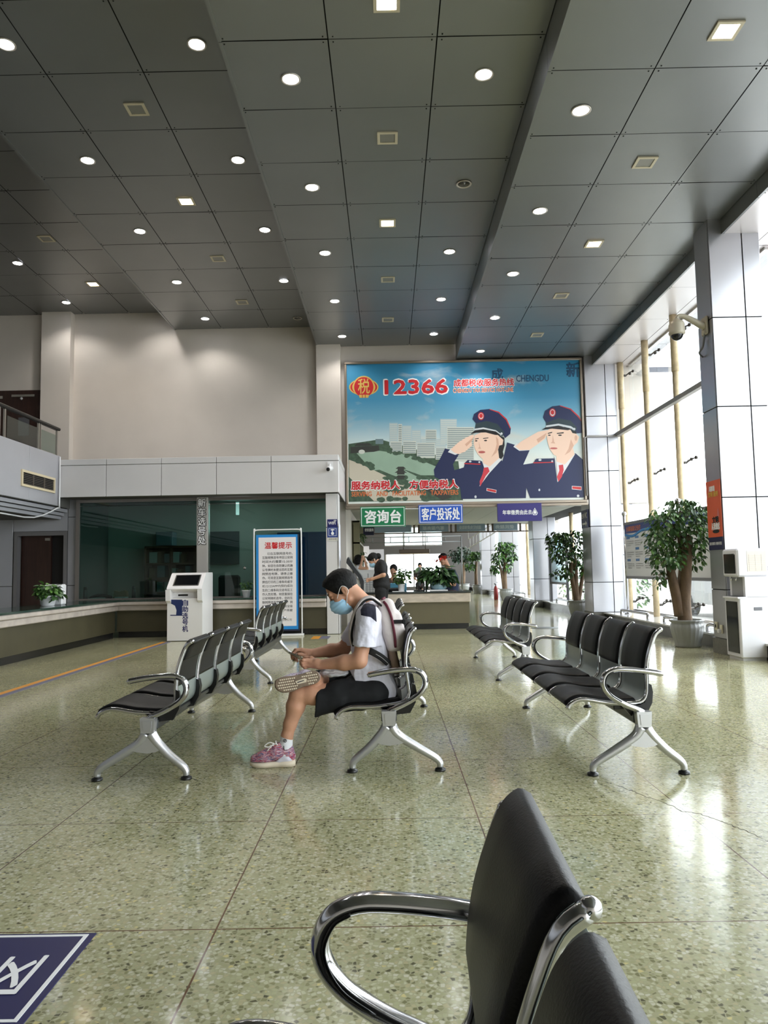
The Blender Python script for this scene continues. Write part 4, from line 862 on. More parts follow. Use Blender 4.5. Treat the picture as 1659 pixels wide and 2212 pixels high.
px0, px1, pz0, pz1 = n3(846, 900)[0], n3(1200, 900)[0], n3(1030, 1276)[2], n3(1030, 454)[2]
MB().box((px0, NY - .015, pz0), (px1 + .02, NY + .015, pz1), .003).obj('board', M('dark board edge', (26, 34, 60), .4), ns); MB().box((px0, NY - .02, pz0 + .03), (px1, NY - .015, pz1)).obj('border', M('print cyan blue', (36, 134, 206), .4), ns)
MB().box((px0 + .045, NY - .024, pz0 + .09), (px1 - .03, NY - .02, pz1 - .05)).obj('sheet', M('white printed sheet', (228, 224, 226), .45), ns)
a, b = n3(917, 548), n3(1148, 548); text_mb('温馨提示', ((a[0] + b[0]) / 2, NY - .024, a[2]), (1, 0, 0), (0, 0, 1), b[0] - a[0], .118, bold=.022, lift=.002).obj('title', red_t, ns)
LN = ['已在互联网选号的，', '互联网预选号传回公安网', '时间大约需要15-30分', '钟。如您在自助确认机确', '认号牌时未提出您的互联', '网预选号牌，请停止操', '作。可将您互联网预选号', '牌后打印的二维条码或手', '机12123APP内预约成功', '生的二维条码交选号区工', '作人员处理。如您直接在', '公安网随机选号，您的互', '联网预选号牌将作废，同', '时您的互联网选号安全级', '别将降低，该用户将被']
for i, l in enumerate(LN):
    y = 615 + 34.6 * i; a, b = n3(940 if i == 0 else 897, y), n3(1155, y); text_mb(l, ((a[0] + b[0]) / 2, NY - .024, (a[2] + b[2]) / 2), (1, 0, 0), (0, 0, 1), b[0] - a[0], .05, bold=.012, lift=.002).obj('text_line', M('grey ink', (92, 92, 96), .5), ns)
a, b = n3(1060, 1180), n3(1148, 1180); text_mb('有限公司', ((a[0] + b[0]) / 2, NY - .024, a[2]), (1, 0, 0), (0, 0, 1), b[0] - a[0], .042, lift=.002).obj('text_line', M('grey ink', (92, 92, 96), .5), ns)

# ------------------------------------------------------------------ small things on the pillar and fascia
def wall_sign(name, label, p0, p1, Y, mat, texts):
    a, b = PY(*p0, Y), PY(*p1, Y); t = thing(name, label, 'sign', ((a[0] + b[0]) / 2, Y, b[2])); MB().box((a[0], Y, b[2]), (b[0], Y - .008, a[2])).obj('plate', mat, t); return t, a, b
PYL = 14.0
t, a, b = wall_sign('wifi_sign', 'small dark blue wifi sign, upper sign on the white pillar', (707, 1122), (729, 1138), PYL, navy, None)
text_mb('WIFI', ((a[0] + b[0]) / 2 - .01, PYL - .008, (a[2] + b[2]) / 2), (1, 0, 0), (0, 0, 1), .13, .055, bold=.03, lift=.002).obj('lettering', white_t, t)
wv = MB()
for i, r in enumerate((.012, .024, .036)): wv.tube([(b[0] - .045 + r * math.sin(q), PYL - .011, a[2] - .052 + r * math.cos(q)) for q in np.linspace(-.8, .8, 7)], .0035, 5)
wv.obj('wave_symbol', white_t, t)
t, a, b = wall_sign('quiet_sign', 'blue and white keep quiet sign below the wifi sign', (707, 1139), (730, 1168), PYL, M('sign cream', (206, 204, 196), .5), None)
zc_ = a[2] - (a[2] - b[2]) * .36; MB().box((a[0], PYL - .01, b[2] + .062), (b[0], PYL - .008, a[2])).obj('blue_panel', M('print mid blue', (32, 56, 128), .4), t)
sy = MB(); cxs = (a[0] + b[0]) / 2; e = .072
for q0, q1 in (((-e, e - .006), (e, e)), ((-e, -e), (e, -e + .006)), ((-e, -e + .006), (-e + .006, e - .006)), ((e - .006, -e + .006), (e, e - .006))): sy.box((cxs + q0[0], PYL - .012, zc_ + q0[1]), (cxs + q1[0], PYL - .01, zc_ + q1[1]))
sy.prism(ell(0, -.025, .028, .03, 14), lambda u, v: (cxs + u, PYL - .01, zc_ + v), lambda u, v: (cxs + u, PYL - .012, zc_ + v)); sy.prism([(-.012, 0), (.006, 0), (.002, .055), (-.008, .055)], lambda u, v: (cxs + u, PYL - .01, zc_ + v), lambda u, v: (cxs + u, PYL - .0125, zc_ + v)); sy.prism(ell(0, .042, .04, .012, 12), lambda u, v: (cxs + u, PYL - .01, zc_ + v), lambda u, v: (cxs + u, PYL - .0122, zc_ + v))
sy.obj('symbol', white_t, t, recalc=True)
text_mb('保持安静', (cxs, PYL - .008, b[2] + .032), (1, 0, 0), (0, 0, 1), .15, .03, lift=.002).obj('lettering', M('dark ink', (50, 50, 54), .5), t)
tag(MB().box((-.925, 13.98, 1.25), (-.92, 14.46, 2.05)).obj('poster', M('white paper poster', (206, 206, 214), .5)), 'white paper poster on the side of the white pillar', 'poster')
c = thing('bullet_camera', 'small white bullet camera on the fascia corner beside the billboard', 'camera', (-1.06, 13.9, 3.0)); cp = PY(713, 1014, 13.86)
MB().tube([(cp[0], 13.9, cp[2] + .1), (cp[0], 13.8, cp[2] + .08), (cp[0], 13.8, cp[2] + .03)], .015, 8).box((cp[0] - .05, 13.88, cp[2] + .05), (cp[0] + .05, 13.9, cp[2] + .15)).obj('bracket', white_pl, c)
MB().tube([(cp[0] + .02, 13.86, cp[2] + .02), (cp[0] - .02, 13.68, cp[2] - .02)], .045, 14).obj('body', white_pl, c); MB().tube([(cp[0] - .02, 13.68, cp[2] - .02), (cp[0] - .022, 13.67, cp[2] - .022)], .035, 14).obj('lens', screen_m, c)
# dome camera on the big column
c = thing('dome_camera', 'beige dome camera on a bracket high on the right column', 'camera', (4.28, 9.8, 4.1)); cream = M('aged cream housing', (172, 164, 146), .4)
DY = 9.78; dc = PY(1462, 712, DY); zt = PY(1462, 693, DY)[2]; zb = PY(1462, 724, DY)[2]
MB().lathe([(.085, zb), (.1, zb + .01), (.108, zb + .03), (.1, zb + .05), (.102, zt - .06), (.085, zt - .015), (.05, zt), (.03, zt + .03)], (dc[0], DY, 0), 24).obj('housing', cream, c)
MB().ball((dc[0], DY, zb + .01), (.08, .08, .085), 18, 12).obj('dome', screen_m, c)
MB().tube(spline([(dc[0], DY, zt + .0), (dc[0] + .02, DY, zt + .06), (dc[0] + .12, DY, zt + .05), (4.18, DY, zt - .05), (4.26, DY, zt - .08)], 5), 0, 10, flat=[(.035 + .03 * max(0, i / 20 - .3), .02 + .045 * max(0, i / 20 - .2)) for i in range(21)]).box((4.24, DY - .08, zt - .2), (4.275, DY + .08, zt + .04), .01).obj('bracket', cream, c)
MB().tube(spline([(4.25, DY, zt - .18), (4.24, DY + .05, zt - .34), (4.2, DY + .08, zt - .42), (4.27, DY + .14, zt - .46)], 5), .012, 6).obj('cable', M('grey cable', (110, 110, 112), .5), c)
# ------------------------------------------------------------------ plants
def leaf_mat(name, rgb, rough=.35):
    m = M(name, rgb, rough, noise=.3, nscale=5); return m
leaf_g = leaf_mat('dark glossy leaf', (60, 92, 50)); leaf_l = leaf_mat('fresh green leaf', (92, 132, 62)); leaf_d = leaf_mat('deep shade leaf', (34, 56, 38)); bark = M('grey brown bark', (112, 92, 72), .8, noise=.3, nscale=12, aniso=(1, 1, .4), bump=.4, bscale=40)
soil = M('dark soil', (44, 34, 26), .95); pot_m = M('grey green glazed pot', (150, 152, 150), .16, noise=.06, nscale=6)
def leaf(mb, p, d, n, L, W):
    """one folded leaf: p = base, d = along, n = up"""
    p, d, n = Vector(p), Vector(d).normalized(), Vector(n); s = d.cross(n)
    if s.length < 1e-4: s = d.orthogonal()
    s.normalize(); n = s.cross(d).normalized()
    vs = [p, p + d * L * .3 + s * W * .42 + n * W * .12, p + d * L * .68 + s * W * .4 + n * W * .05, p + d * L - n * L * .12, p + d * L * .68 - s * W * .4 + n * W * .05, p + d * L * .3 - s * W * .42 + n * W * .12, p + d * L * .5]
    mb.add([tuple(v) for v in vs], [(0, 1, 6), (1, 2, 6), (2, 3, 6), (3, 4, 6), (4, 5, 6), (5, 0, 6)], True)
DENS = 1.4
def cloud(mb, clusters, L, W, droop=.6, mats=1, rnd=random):
    for (c, r, n) in clusters:
        for _ in range(int(n * DENS)):
            while True:
                q = Vector((rnd.uniform(-1, 1), rnd.uniform(-1, 1), rnd.uniform(-1, 1)))
                if .25 < q.length < 1: break
            p = Vector(c) + Vector((q.x * r[0], q.y * r[1], q.z * r[2])); d = Vector((q.x, q.y, q.z * .3)) + Vector((rnd.uniform(-.7, .7), rnd.uniform(-.7, .7), -droop + rnd.uniform(-.5, .4)))
            mb.cur = rnd.randrange(mats) if mats > 1 else 0; s = rnd.uniform(.7, 1.2); leaf(mb, p, d, (rnd.uniform(-.6, .6), rnd.uniform(-.6, .6), 1), L * s, W * s)
    mb.cur = 0
def fig_tree(label, x, y, pr, ph, trunks, clusters, L, W, mats, seed, droop=.7):
    random.seed(seed); t = thing('potted_tree', label, 'plant', (x, y, 0), 'potted trees along the windows')
    MB().lathe([(pr * .72, 0), (pr * .76, .02), (pr * .74, .05), (pr * .86, ph * .35), (pr * .99, ph * .68), (pr * .97, ph * .82), (pr * .9, ph * .88), (pr * 1.02, ph * .94), (pr * 1.04, ph * .985), (pr * 1.0, ph), (pr * .9, ph), (pr * .86, ph * .9)], (x, y, 0), 64, flute=.028, nf=22).obj('pot', pot_m, t)
    MB().lathe([(pr * .88, ph * .86), (pr * .86, ph * .9), (0, ph * .91)], (x, y, 0), 20).obj('soil', soil, t)
    tb = MB()
    for pts, r0, r1 in trunks:
        sp = spline(pts, 5); tb.tube(sp, [r0 + (r1 - r0) * i / (len(sp) - 1) for i in range(len(sp))], 10)
    tops = [Vector(q[0][-1]) for q in trunks] + [Vector(q[0][-2]) for q in trunks]
    for c, r, n in clusters:
        s = min(tops, key=lambda q: (q - Vector(c)).length); e = Vector(c); tb.tube(spline([s, s.lerp(e, .5) + Vector((0, 0, .04)), e], 4), [.012] * 4 + [.009] * 4 + [.005], 6)
        for _ in range(4): e2 = e + Vector((random.uniform(-1, 1) * r[0], random.uniform(-1, 1) * r[1], random.uniform(-.9, .6) * r[2])); tb.tube([e, e.lerp(e2, .5) + Vector((0, 0, .02)), e2], [.006, .004, .002], 5)
    tb.obj('trunk', bark, t); lb = MB(); cloud(lb, clusters, L, W, droop, len(mats)); lb.obj('foliage', mats, t); return t
T1 = lambda px, py, dy=0: tuple(PY(px, py, 10.78 + dy))
fig_tree('large fig tree in a fluted grey pot in front of the notice board', 4.215, 10.78, .225, .385,
 [([T1(1480, 1345), T1(1478, 1300), T1(1481, 1240), T1(1484, 1190), T1(1486, 1158)], .10, .062), ([T1(1470, 1330), T1(1462, 1290), T1(1452, 1250), T1(1447, 1222)], .085, .055), ([T1(1476, 1320, .06), T1(1472, 1260, .08), T1(1474, 1200, .1), T1(1466, 1150, .1)], .06, .035)],
 [(T1(1437, 1128), (.24, .25, .24), 170), (T1(1488, 1112, .05), (.28, .28, .22), 190), (T1(1507, 1150, -.1), (.14, .22, .3), 120), (T1(1420, 1163), (.2, .22, .2), 120), (T1(1460, 1165, .1), (.25, .25, .22), 150), (T1(1448, 1205, -.05), (.22, .22, .16), 95), (T1(1413, 1205), (.1, .15, .12), 34), (T1(1502, 1205, .1), (.1, .18, .18), 46), (T1(1424, 1242), (.1, .1, .1), 22), (T1(1470, 1085), (.2, .2, .06), 40), (T1(1428, 1262, -.05), (.07, .06, .05), 9)],
 .085, .05, [leaf_g, leaf_g, leaf_l], 5, .75)
T2 = lambda px, py, dy=0: tuple(PY(px, py, 17.1 + dy))
fig_tree('fig tree in a grey pot half hidden behind the second window column', 4.27, 17.1, .225, .41,
 [([T2(1247, 1300), T2(1242, 1275), T2(1234, 1240), T2(1233, 1215)], .08, .04), ([T2(1248, 1298), T2(1244, 1265), T2(1243, 1225), T2(1240, 1195)], .07, .04), ([T2(1250, 1298), T2(1256, 1260), T2(1262, 1215), T2(1262, 1180)], .05, .03)],
 [(T2(1205, 1160), (.26, .25, .14), 100), (T2(1238, 1165), (.32, .3, .22), 170), (T2(1215, 1195), (.28, .28, .2), 140), (T2(1250, 1205), (.25, .3, .22), 110), (T2(1222, 1232), (.2, .25, .2), 70), (T2(1264, 1235), (.1, .15, .2), 30), (T2(1190, 1175), (.1, .12, .12), 24), (T2(1200, 1240), (.1, .1, .08), 14)], .1, .06, [leaf_g, leaf_d, leaf_l], 6)
T3 = lambda px, py, dy=0: tuple(PY(px, py, 27.6 + dy))
fig_tree('upright potted tree against the far white columns, right of the enquiry desk', 4.27, 27.6, .24, .42, [([T3(1091, 1275), T3(1090, 1240), T3(1092, 1215), T3(1090, 1195)], .09, .06), ([T3(1089, 1275), T3(1084, 1240), T3(1079, 1220)], .06, .04)],
 [(T3(1092, 1182), (.36, .3, .24), 150), (T3(1102, 1200), (.22, .3, .26), 90), (T3(1078, 1205), (.28, .3, .22), 90), (T3(1068, 1230), (.16, .2, .16), 50), (T3(1095, 1225), (.16, .2, .18), 40)], .13, .085, [leaf_g, leaf_d, leaf_l], 7)
T4 = lambda px, py, dy=0: tuple(PY(px, py, 35.9 + dy))
fig_tree('sunlit yellowish potted tree farther down the hall', 4.2, 35.9, .24, .42, [([T4(1029, 1266), T4(1028, 1235), T4(1030, 1205)], .09, .05)], [(T4(1024, 1200), (.36, .3, .22), 110), (T4(1032, 1197), (.22, .3, .2), 60), (T4(1016, 1222), (.22, .25, .2), 60)], .15, .1, [leaf_l, leaf_g], 8)
T5 = lambda px, py, dy=0: tuple(PY(px, py, 39 + dy))
fig_tree('dark potted tree in the shade at the far end of the hall', 3.9, 39, .25, .42, [([T5(1000, 1262), T5(1001, 1230), T5(1000, 1205)], .12, .09)], [(T5(1000, 1195), (.5, .4, .4), 150), (T5(985, 1200), (.36, .4, .4), 110), (T5(1010, 1215), (.3, .3, .4), 80)], .17, .1, [leaf_d], 9)
def pot_plant(label, c, r, h, mat, clusters, L, W, mats, seed, prof=None, flowers=None, cat='plant', droop=.2):
    random.seed(seed); t = thing('potted_plant', label, cat, c)
    MB().lathe(prof or [(r * .7, 0), (r * .74, h * .05), (r * .93, h * .82), (r, h * .84), (r, h), (r * .92, h), (r * .9, h * .88)], c, 24).obj('pot', mat, t); MB().lathe([(r * .9, h * .85), (r * .88, h * .9), (0, h * .91)], c, 16).obj('soil', soil, t)
    sb = MB(); top = Vector((c[0], c[1], c[2] + h * .9))
    for cc, rr, n in clusters:
        for _ in range(5): e = Vector(cc) + Vector((random.uniform(-1, 1) * rr[0], random.uniform(-1, 1) * rr[1], random.uniform(-1, 1) * rr[2])) * .8; sb.tube([top, top.lerp(e, .6) + Vector((0, 0, .03)), e], [.005, .004, .003], 5)
    sb.obj('stem', M('green stem', (70, 96, 50), .5), t); lb = MB(); cloud(lb, clusters, L, W, droop, len(mats)); lb.obj('foliage', mats, t)
    if flowers:
        fb = MB(); random.seed(seed + 1)
        for (p, n) in flowers:
            for _ in range(n): a = random.uniform(0, 6.28); leaf(fb, p, (math.cos(a), math.sin(a), random.uniform(.1, 1.2)), (0, 0, 1), .16, .05)
        fb.obj('flower', M('red flower', (200, 56, 48), .4), t)
    return t
cp = PX(103, 1306, -5.35); LP = (-5.35, float(cp[1]), .7); s_ = cp[1] / 1622
pot_plant('bushy green pothos in a white pot on the left counter', LP, 19 * s_, 22 * s_, white_pl, [((LP[0], LP[1], .7 + 34 * s_), (24 * s_, 24 * s_, 14 * s_), 110), ((LP[0] + 6 * s_, LP[1], .7 + 26 * s_), (25 * s_, 22 * s_, 10 * s_), 60)], .1, .07, [leaf_g, leaf_l], 12, droop=.35)
tag(MB().box((LP[0] - .16, LP[1] + .2, .7), (LP[0] + .14, LP[1] + .36, 1.03), .02).obj('desk_device', white_pl), 'white plastic device behind the pothos on the left counter', 'device')
cp = PY(532, 1287, 14.2); pot_plant('small green plant in a white pot at the booth window ledge', (float(cp[0]), 14.2, .7), .085, .14, white_pl, [((cp[0], 14.2, .93), (.1, .1, .08), 40)], .08, .04, [leaf_g, leaf_l], 13)
# ------------------------------------------------------------------ small things behind the booth window
def bp_(px, Y=14.6): return float(PY(px, 1280, Y)[0])
tag(MB().box((bp_(193), 14.55, .70), (bp_(220), 14.8, .725), .004).obj('paper_stack', white_t), 'stack of papers on the ledge inside the left booth window', 'papers')
tag(MB().box((bp_(249), 14.55, .70), (bp_(272), 14.75, .74), .008).obj('white_tray', white_pl), 'white tray on the ledge inside the booth, in front of the paper bag', 'tray')
b = MB(); x0, x1 = bp_(247, 14.85), bp_(276, 14.85)
b.prism([(x0, .7), (x1, .7), (x1 - .01, .83), (x1 - .05, .86), (x0 + .1, .83), (x0 + .02, .86)], lambda u, v: (u, 14.78, v), lambda u, v: (u, 14.92, v)); tag(b.obj('paper_bag', M('brown paper', (150, 120, 84), .7), recalc=True), 'brown paper bag on the ledge inside the left booth window', 'bag')
for px, lab in ((184, 'dark thermos bottle standing near the left edge of the booth window'), (289, 'dark thermos bottle beside the brown paper bag')):
    x = bp_(px, 14.75); t = thing('thermos_bottle', lab, 'bottle', (x, 14.75, .7)); MB().lathe([(.035, 0), (.04, .01), (.04, .17), (.03, .19)], (x, 14.75, .7), 16).obj('body', M('dark steel bottle', (56, 60, 62), .3, .6), t); MB().lathe([(.03, 0), (.032, .01), (.03, .045), (.02, .05)], (x, 14.75, .89), 16).obj('lid', black_pl, t)
x0, x1 = bp_(196, 14.95), bp_(240, 14.95)
tag(MB().tube(spline([(x0, 14.95, .72), (x0 + .08, 14.95, .755), (x0 + .2, 14.97, .77), (x1 - .08, 14.95, .75), (x1, 14.95, .725)], 5), 0, 10, flat=(.07, .03)).obj('folded_jacket', M('dark cloth', (26, 28, 34), .9)), 'dark folded cloth on the ledge inside the left booth window', 'cloth')
ch = thing('office_chair', 'dark office chair back seen inside the right booth window', 'chair', (-2.9, 15.1, 0)); cxx = bp_(497, 15.1)
MB().box((cxx - .22, 15.0, .6), (cxx + .22, 15.08, 1.12), .05).obj('backrest', M('dark chair cloth', (52, 44, 42), .9), ch); MB().box((cxx - .24, 15.08, .42), (cxx + .24, 15.5, .5), .03).obj('seat', M('dark chair cloth', (52, 44, 42), .9), ch); MB().tube([(cxx, 15.28, .05), (cxx, 15.28, .43)], .03, 8).box((cxx - .25, 15.25, 0), (cxx + .25, 15.31, .05)).box((cxx - .03, 15.03, 0), (cxx + .03, 15.53, .05)).obj('base', black_pl, ch)

lp = PY(513, 1084, 15.2); lt = thing('added_tube_lamp', 'short white tube lamp added behind the right booth glass where a tube is reflected', 'lamp', (float(lp[0]), 15.2, 2.35))  # added lamp, stands in for a tube's reflection in the booth glass
MB().tube([(lp[0], 15.2, 2.4), (lp[0], 15.2, 2.62)], .012, 6).obj('cord', black_pl, lt); MB().tube([(lp[0], 15.2, 2.34), (lp[0], 15.2, 2.6)], .035, 12).obj('tube', M('lit tube', (255, 255, 255), .5, emis=(250, 250, 250), estr=1.0), lt)
l = bpy.data.lights.new('lamp_light', 'POINT'); l.energy = 6; l.shadow_soft_size = .35; l.color = (1, 1, 1); o = bpy.data.objects.new('lamp_light', l); o.location = (0, 0, -.08); COL.objects.link(o); o.parent = lt  # added point light that brightens the dark booth interior
# ------------------------------------------------------------------ water dispenser, sockets, banner on the column
DX0, DX1, DY0, DY1 = 4.2, 4.57, 9.1, 9.5
w = thing('water_dispenser', 'tall white water dispenser with black front doors by the right column', 'water dispenser', ((DX0 + DX1) / 2, 9.3, 0)); zt = 1.34
hb = MB(); hb.box((DX0 + .0, DY0, .03), (DX1, DY1, .76), .012); hb.box((DX0 + .08, DY0, .76), (DX1, DY1, 1.0)); hb.box((DX0, DY0, 1.0), (DX1, DY1, zt), .02); hb.box((DX0 - .02, DY0 - .004, .735), (DX0 + .1, DY1 + .004, .76), .006); hb.box((DX0 + .02, DY0 + .02, 0), (DX1 - .02, DY1 - .02, .03))
hb.obj('housing', M('white dispenser shell', (222, 221, 226), .3), w)
MB().box((DX0 - .008, DY0 + .05, .08), (DX0 + .002, DY1 - .05, .70), .006).obj('door', M('black tempered glass', (12, 13, 14), .08), w)
MB().box((DX0 - .008, DY0 + .05, 1.04), (DX0 + .002, DY1 - .05, zt - .06), .006).obj('control_panel', M('black tempered glass', (12, 13, 14)), w)
MB().tube([(DX0 + .04, 9.24, 1.0), (DX0 + .04, 9.24, .95)], .012, 8).tube([(DX0 + .04, 9.36, 1.0), (DX0 + .04, 9.36, .95)], .012, 8).obj('tap', chrome, w)
MB().box((DX0 + .075, DY0 + .06, .765), (DX0 + .085, DY1 - .06, .99)).obj('recess_back', M('grey recess', (150, 150, 152), .3), w)
MB().box((DX0 + .17, DY0 - .004, .595), (DX0 + .27, DY0 + .002, .635), .003).obj('side_grip', M('grey grip', (110, 110, 116), .4), w)
MB().box((DX0 + .12, DY0 - .003, 1.06), (DX1 - .02, DY0 - .0005, zt - .03)).obj('record_sheet', M('cream paper', (226, 214, 202), .6), w)
rl = MB()
for i in range(9): rl.box((DX0 + .13, DY0 - .004, 1.08 + .022 * i), (DX1 - .03, DY0 - .003, 1.0805 + .022 * i))
for i in range(4): rl.box((DX0 + .14 + .075 * i, DY0 - .004, 1.07), (DX0 + .141 + .075 * i, DY0 - .003, 1.27))
rl.obj('ruled_lines', M('grey ink', (92, 92, 96)), w)
for i, py in enumerate((1352, 1359)):
    p = PX((1549, 1560)[i], py, 4.28); s = thing('wall_socket', ('pale wall socket low on the right column side, nearer the window tree', 'white wall socket with a plug, beside the water dispenser')[i], 'socket', (4.28, p[1], p[2] - .05))
    MB().box((4.262, p[1] - .035, p[2] - .055), (4.28, p[1] + .035, p[2] + .055), .004).obj('plate', M('cream socket', (206, 200, 176), .4), s)
    if i: MB().box((4.22, p[1] - .025, p[2] - .05), (4.262, p[1] + .025, p[2]), .008).obj('plug', white_pl, s)
    else: MB().box((4.258, p[1] - .012, p[2] - .02), (4.262, p[1] + .012, p[2] + .02)).obj('slots', dark_m, s)
m = thing('meter_box', 'white meter box on the near face of the right column', 'box', (4.72, 9.55, 1.15)); p = PY(1650, 1210, 9.55)
MB().box((p[0] - .0, 9.5, p[2] - .08), (p[0] + .14, 9.6, p[2] + .1), .012).obj('housing', white_pl, m); MB().tube(spline([(p[0] + .04, 9.54, p[2] - .08), (p[0] + .05, 9.53, .8), (p[0] - .01, 9.53, .55), (p[0] + .06, 9.53, .35)], 6), .008, 6).obj('cable', white_pl, m)
z1, z0 = PX(1547, 1036, 4.27)[2], PX(1547, 1188, 4.27)[2]; zm = PX(1547, 1160, 4.27)[2]; y0, y1 = 9.62, 10.04
bn = thing('banner', 'orange paper banner with a navy foot on the dark side of the right column', 'banner', (4.255, 9.83, z0)); MB().box((4.272, y0, zm), (4.279, y1, z1)).obj('orange_sheet', M('orange red print', (206, 88, 52), .5, noise=.08, nscale=3), bn); MB().box((4.272, y0, z0), (4.279, y1, zm)).obj('navy_foot', M('navy foot print', (28, 28, 66), .5), bn)
U = (0, -1, 0); V = (0, 0, 1); mid = (y0 + y1) / 2; hz = z1 - zm
text_mb('共建和谐', (4.272, mid + .03, z1 - hz * .14), U, V, .17, .07, bold=.06, lift=.003).obj('white_lettering', white_t, bn); text_mb('文明 服务', (4.272, mid, z1 - hz * .24), U, V, .3, .07, bold=.03, lift=.003).obj('yellow_lettering', M('yellow ink', (206, 176, 70), .5), bn)
text_mb('文明', (4.272, mid - .03, zm + hz * .3), U, V, .18, .09, bold=.05, lift=.003).obj('black_lettering', black_m, bn); text_mb('从我做起', (4.272, mid - .03, zm + hz * .19), U, V, .24, .09, bold=.05, lift=.003).obj('pale_lettering', white_t, bn)
pb = MB(); pb.prism(ell(0, 0, .1, .025, 16), lambda u, v: (4.272, mid - .03 - u, zm + hz * .1 + v), lambda u, v: (4.27, mid - .03 - u, zm + hz * .1 + v)); pb.obj('bowl_print', black_m, bn, recalc=True)
pb = MB(); pb.prism([(-.03, 0), (.03, 0), (.02, .08), (.0, .12), (-.02, .08)], lambda u, v: (4.272, mid - .12 - u, zm + hz * .34 + v), lambda u, v: (4.27, mid - .12 - u, zm + hz * .34 + v)); pb.obj('figure_print', M('pink print', (190, 110, 110), .5), bn, recalc=True)
text_mb('倡导文明新风 共建美好家园', (4.272, mid, (z0 + zm) / 2), U, V, .36, .04, bold=.02, lift=.003).obj('foot_lettering', white_t, bn)
z1, z0 = PX(1267, 1101, 4.27)[2], PX(1267, 1140, 4.27)[2]
wc = thing('wc_sign', 'dark blue WC sign with a white arrow on the second column', 'sign', (4.26, 16.2, z0)); MB().box((4.25, 15.96, z0), (4.27, 16.5, z1)).obj('plate', navy, wc)
text_mb('WC', (4.25, 16.1, z0 + (z1 - z0) * .68), U, V, .2, .12, bold=.04, lift=.003).obj('lettering', white_t, wc); text_mb('卫生间', (4.25, 16.36, z0 + (z1 - z0) * .68), U, V, .22, .1, bold=.03, lift=.003).obj('lettering', white_t, wc)
ab = MB(); ab.prism([(-.18, .02), (.08, .02), (.08, .06), (.18, 0), (.08, -.06), (.08, -.02), (-.18, -.02)], lambda u, v: (4.25, 16.22 - u, z0 + .09 + v), lambda u, v: (4.246, 16.22 - u, z0 + .09 + v)); ab.obj('arrow', white_t, wc, recalc=True)

# ------------------------------------------------------------------ notice board by the window, guard rails
NX = 4.78
q0, q1 = PX(1353, 1180, NX), PX(1525, 1180, NX); zb0 = PX(1353, 1247, NX)[2]; zb1 = PX(1347, 1133, NX)[2]
nb = thing('notice_board', 'glass fronted notice board on steel posts behind the large fig tree', 'notice board', (NX, (q0[1] + q1[1]) / 2, .2)); yl, yr = float(q0[1]), 10.35
MB().box((NX - .02, yr, zb0), (NX + .04, yl, zb1), .004).obj('board', M('notice board white', (222, 224, 226), .25), nb)
fbm = MB()
for z in (zb0, zb1): fbm.box((NX - .04, yr, z - .025), (NX + .05, yl, z + .025), .006)
fbm.obj('frame', M('grey board frame', (120, 120, 124), .35, .5), nb)
for y in (yl + .06, (yl * .42 + yr * .58)):
    pb = MB(); pb.tube([(NX, y, .2), (NX, y, zb1 + .18)], .03, 12); pb.ball((NX, y, zb1 + .21), .05); pb.lathe([(.07, .2), (.07, .215), (.03, .23)], (NX, y, 0), 16); pb.obj('post', chrome, nb)
hd = MB(); hd.box((NX - .024, yr + .02, zb1 - .2), (NX - .021, yl - .01, zb1 - .03)); hd.obj('blue_heading', M('print mid blue', (32, 56, 128)), nb)
sw = MB(); pts = spline([(yl - .01, zb1 - .2), (yl - .5, zb1 - .24), (yl - 1.1, zb1 - .15), (yl - 1.7, zb1 - .2)] and [(yl - .01, zb1 - .22, 0), (yl - .5, zb1 - .26, 0), (yl - 1.1, zb1 - .17, 0), (yl - 1.9, zb1 - .2, 0)], 6); sw.tube([(NX - .024, p[0], p[1]) for p in pts], 0, 4, flat=(.025, .002)); sw.obj('blue_swoosh', M('print cyan blue', (36, 134, 206)), nb)
UB = (0, -1, 0)
text_mb('办事指南公告栏', (NX - .024, yl - .55, zb1 - .115), UB, V, .85, .1, bold=.03, lift=.003).obj('heading', M('print orange', (206, 110, 62)), nb)
gi = M('grey ink', (92, 92, 96)); random.seed(8)
words = '办理业务须知依法纳税服务热线地址时间电话材料申请人身份证原件复印件'
for colm in range(4):
    for rw in range(4):
        zc_ = zb1 - .34 - rw * .22; yc = yl - .3 - colm * .52
        if zc_ < zb0 + .12: continue
        if rw % 2 == 0 or colm: MB().box((NX - .024, yc - .0, zc_ + .03), (NX - .021, yc + .2, zc_ + .075)).obj('section_tab', M('print tab blue', (70, 120, 176), .4), nb)
        tb_ = MB()
        for i in range(3): text_mb(''.join(random.choice(words) for _ in range(13 if i < 2 else 8)), (NX - .021, yc - (0 if i < 2 else -.07), zc_ - .02 - .04 * i), UB, V, .42 if i < 2 else .26, .024, tb_, lift=.002)
        tb_.obj('paragraph', gi, nb)
for i, (ya, yb) in enumerate(((14.9, 13.4), (12.6, 11.5), (10.9, 10.4))):
    z = .2; r = MB(); r.tube(spline([(4.56, ya, z), (4.56, ya, z + .07), (4.57, ya - .06, z + .1), (4.57, (ya + yb) / 2, z + .1), (4.57, yb + .06, z + .1), (4.56, yb, z + .07), (4.56, yb, z)], 4), .028, 10)
    tag(r.obj('guard_rail', chrome), 'low steel guard rail on the window sill, %s' % ('beside the second column', 'left of the large fig tree pot', 'between fig tree and right column')[i], 'rail', 'low guard rails on the sill')
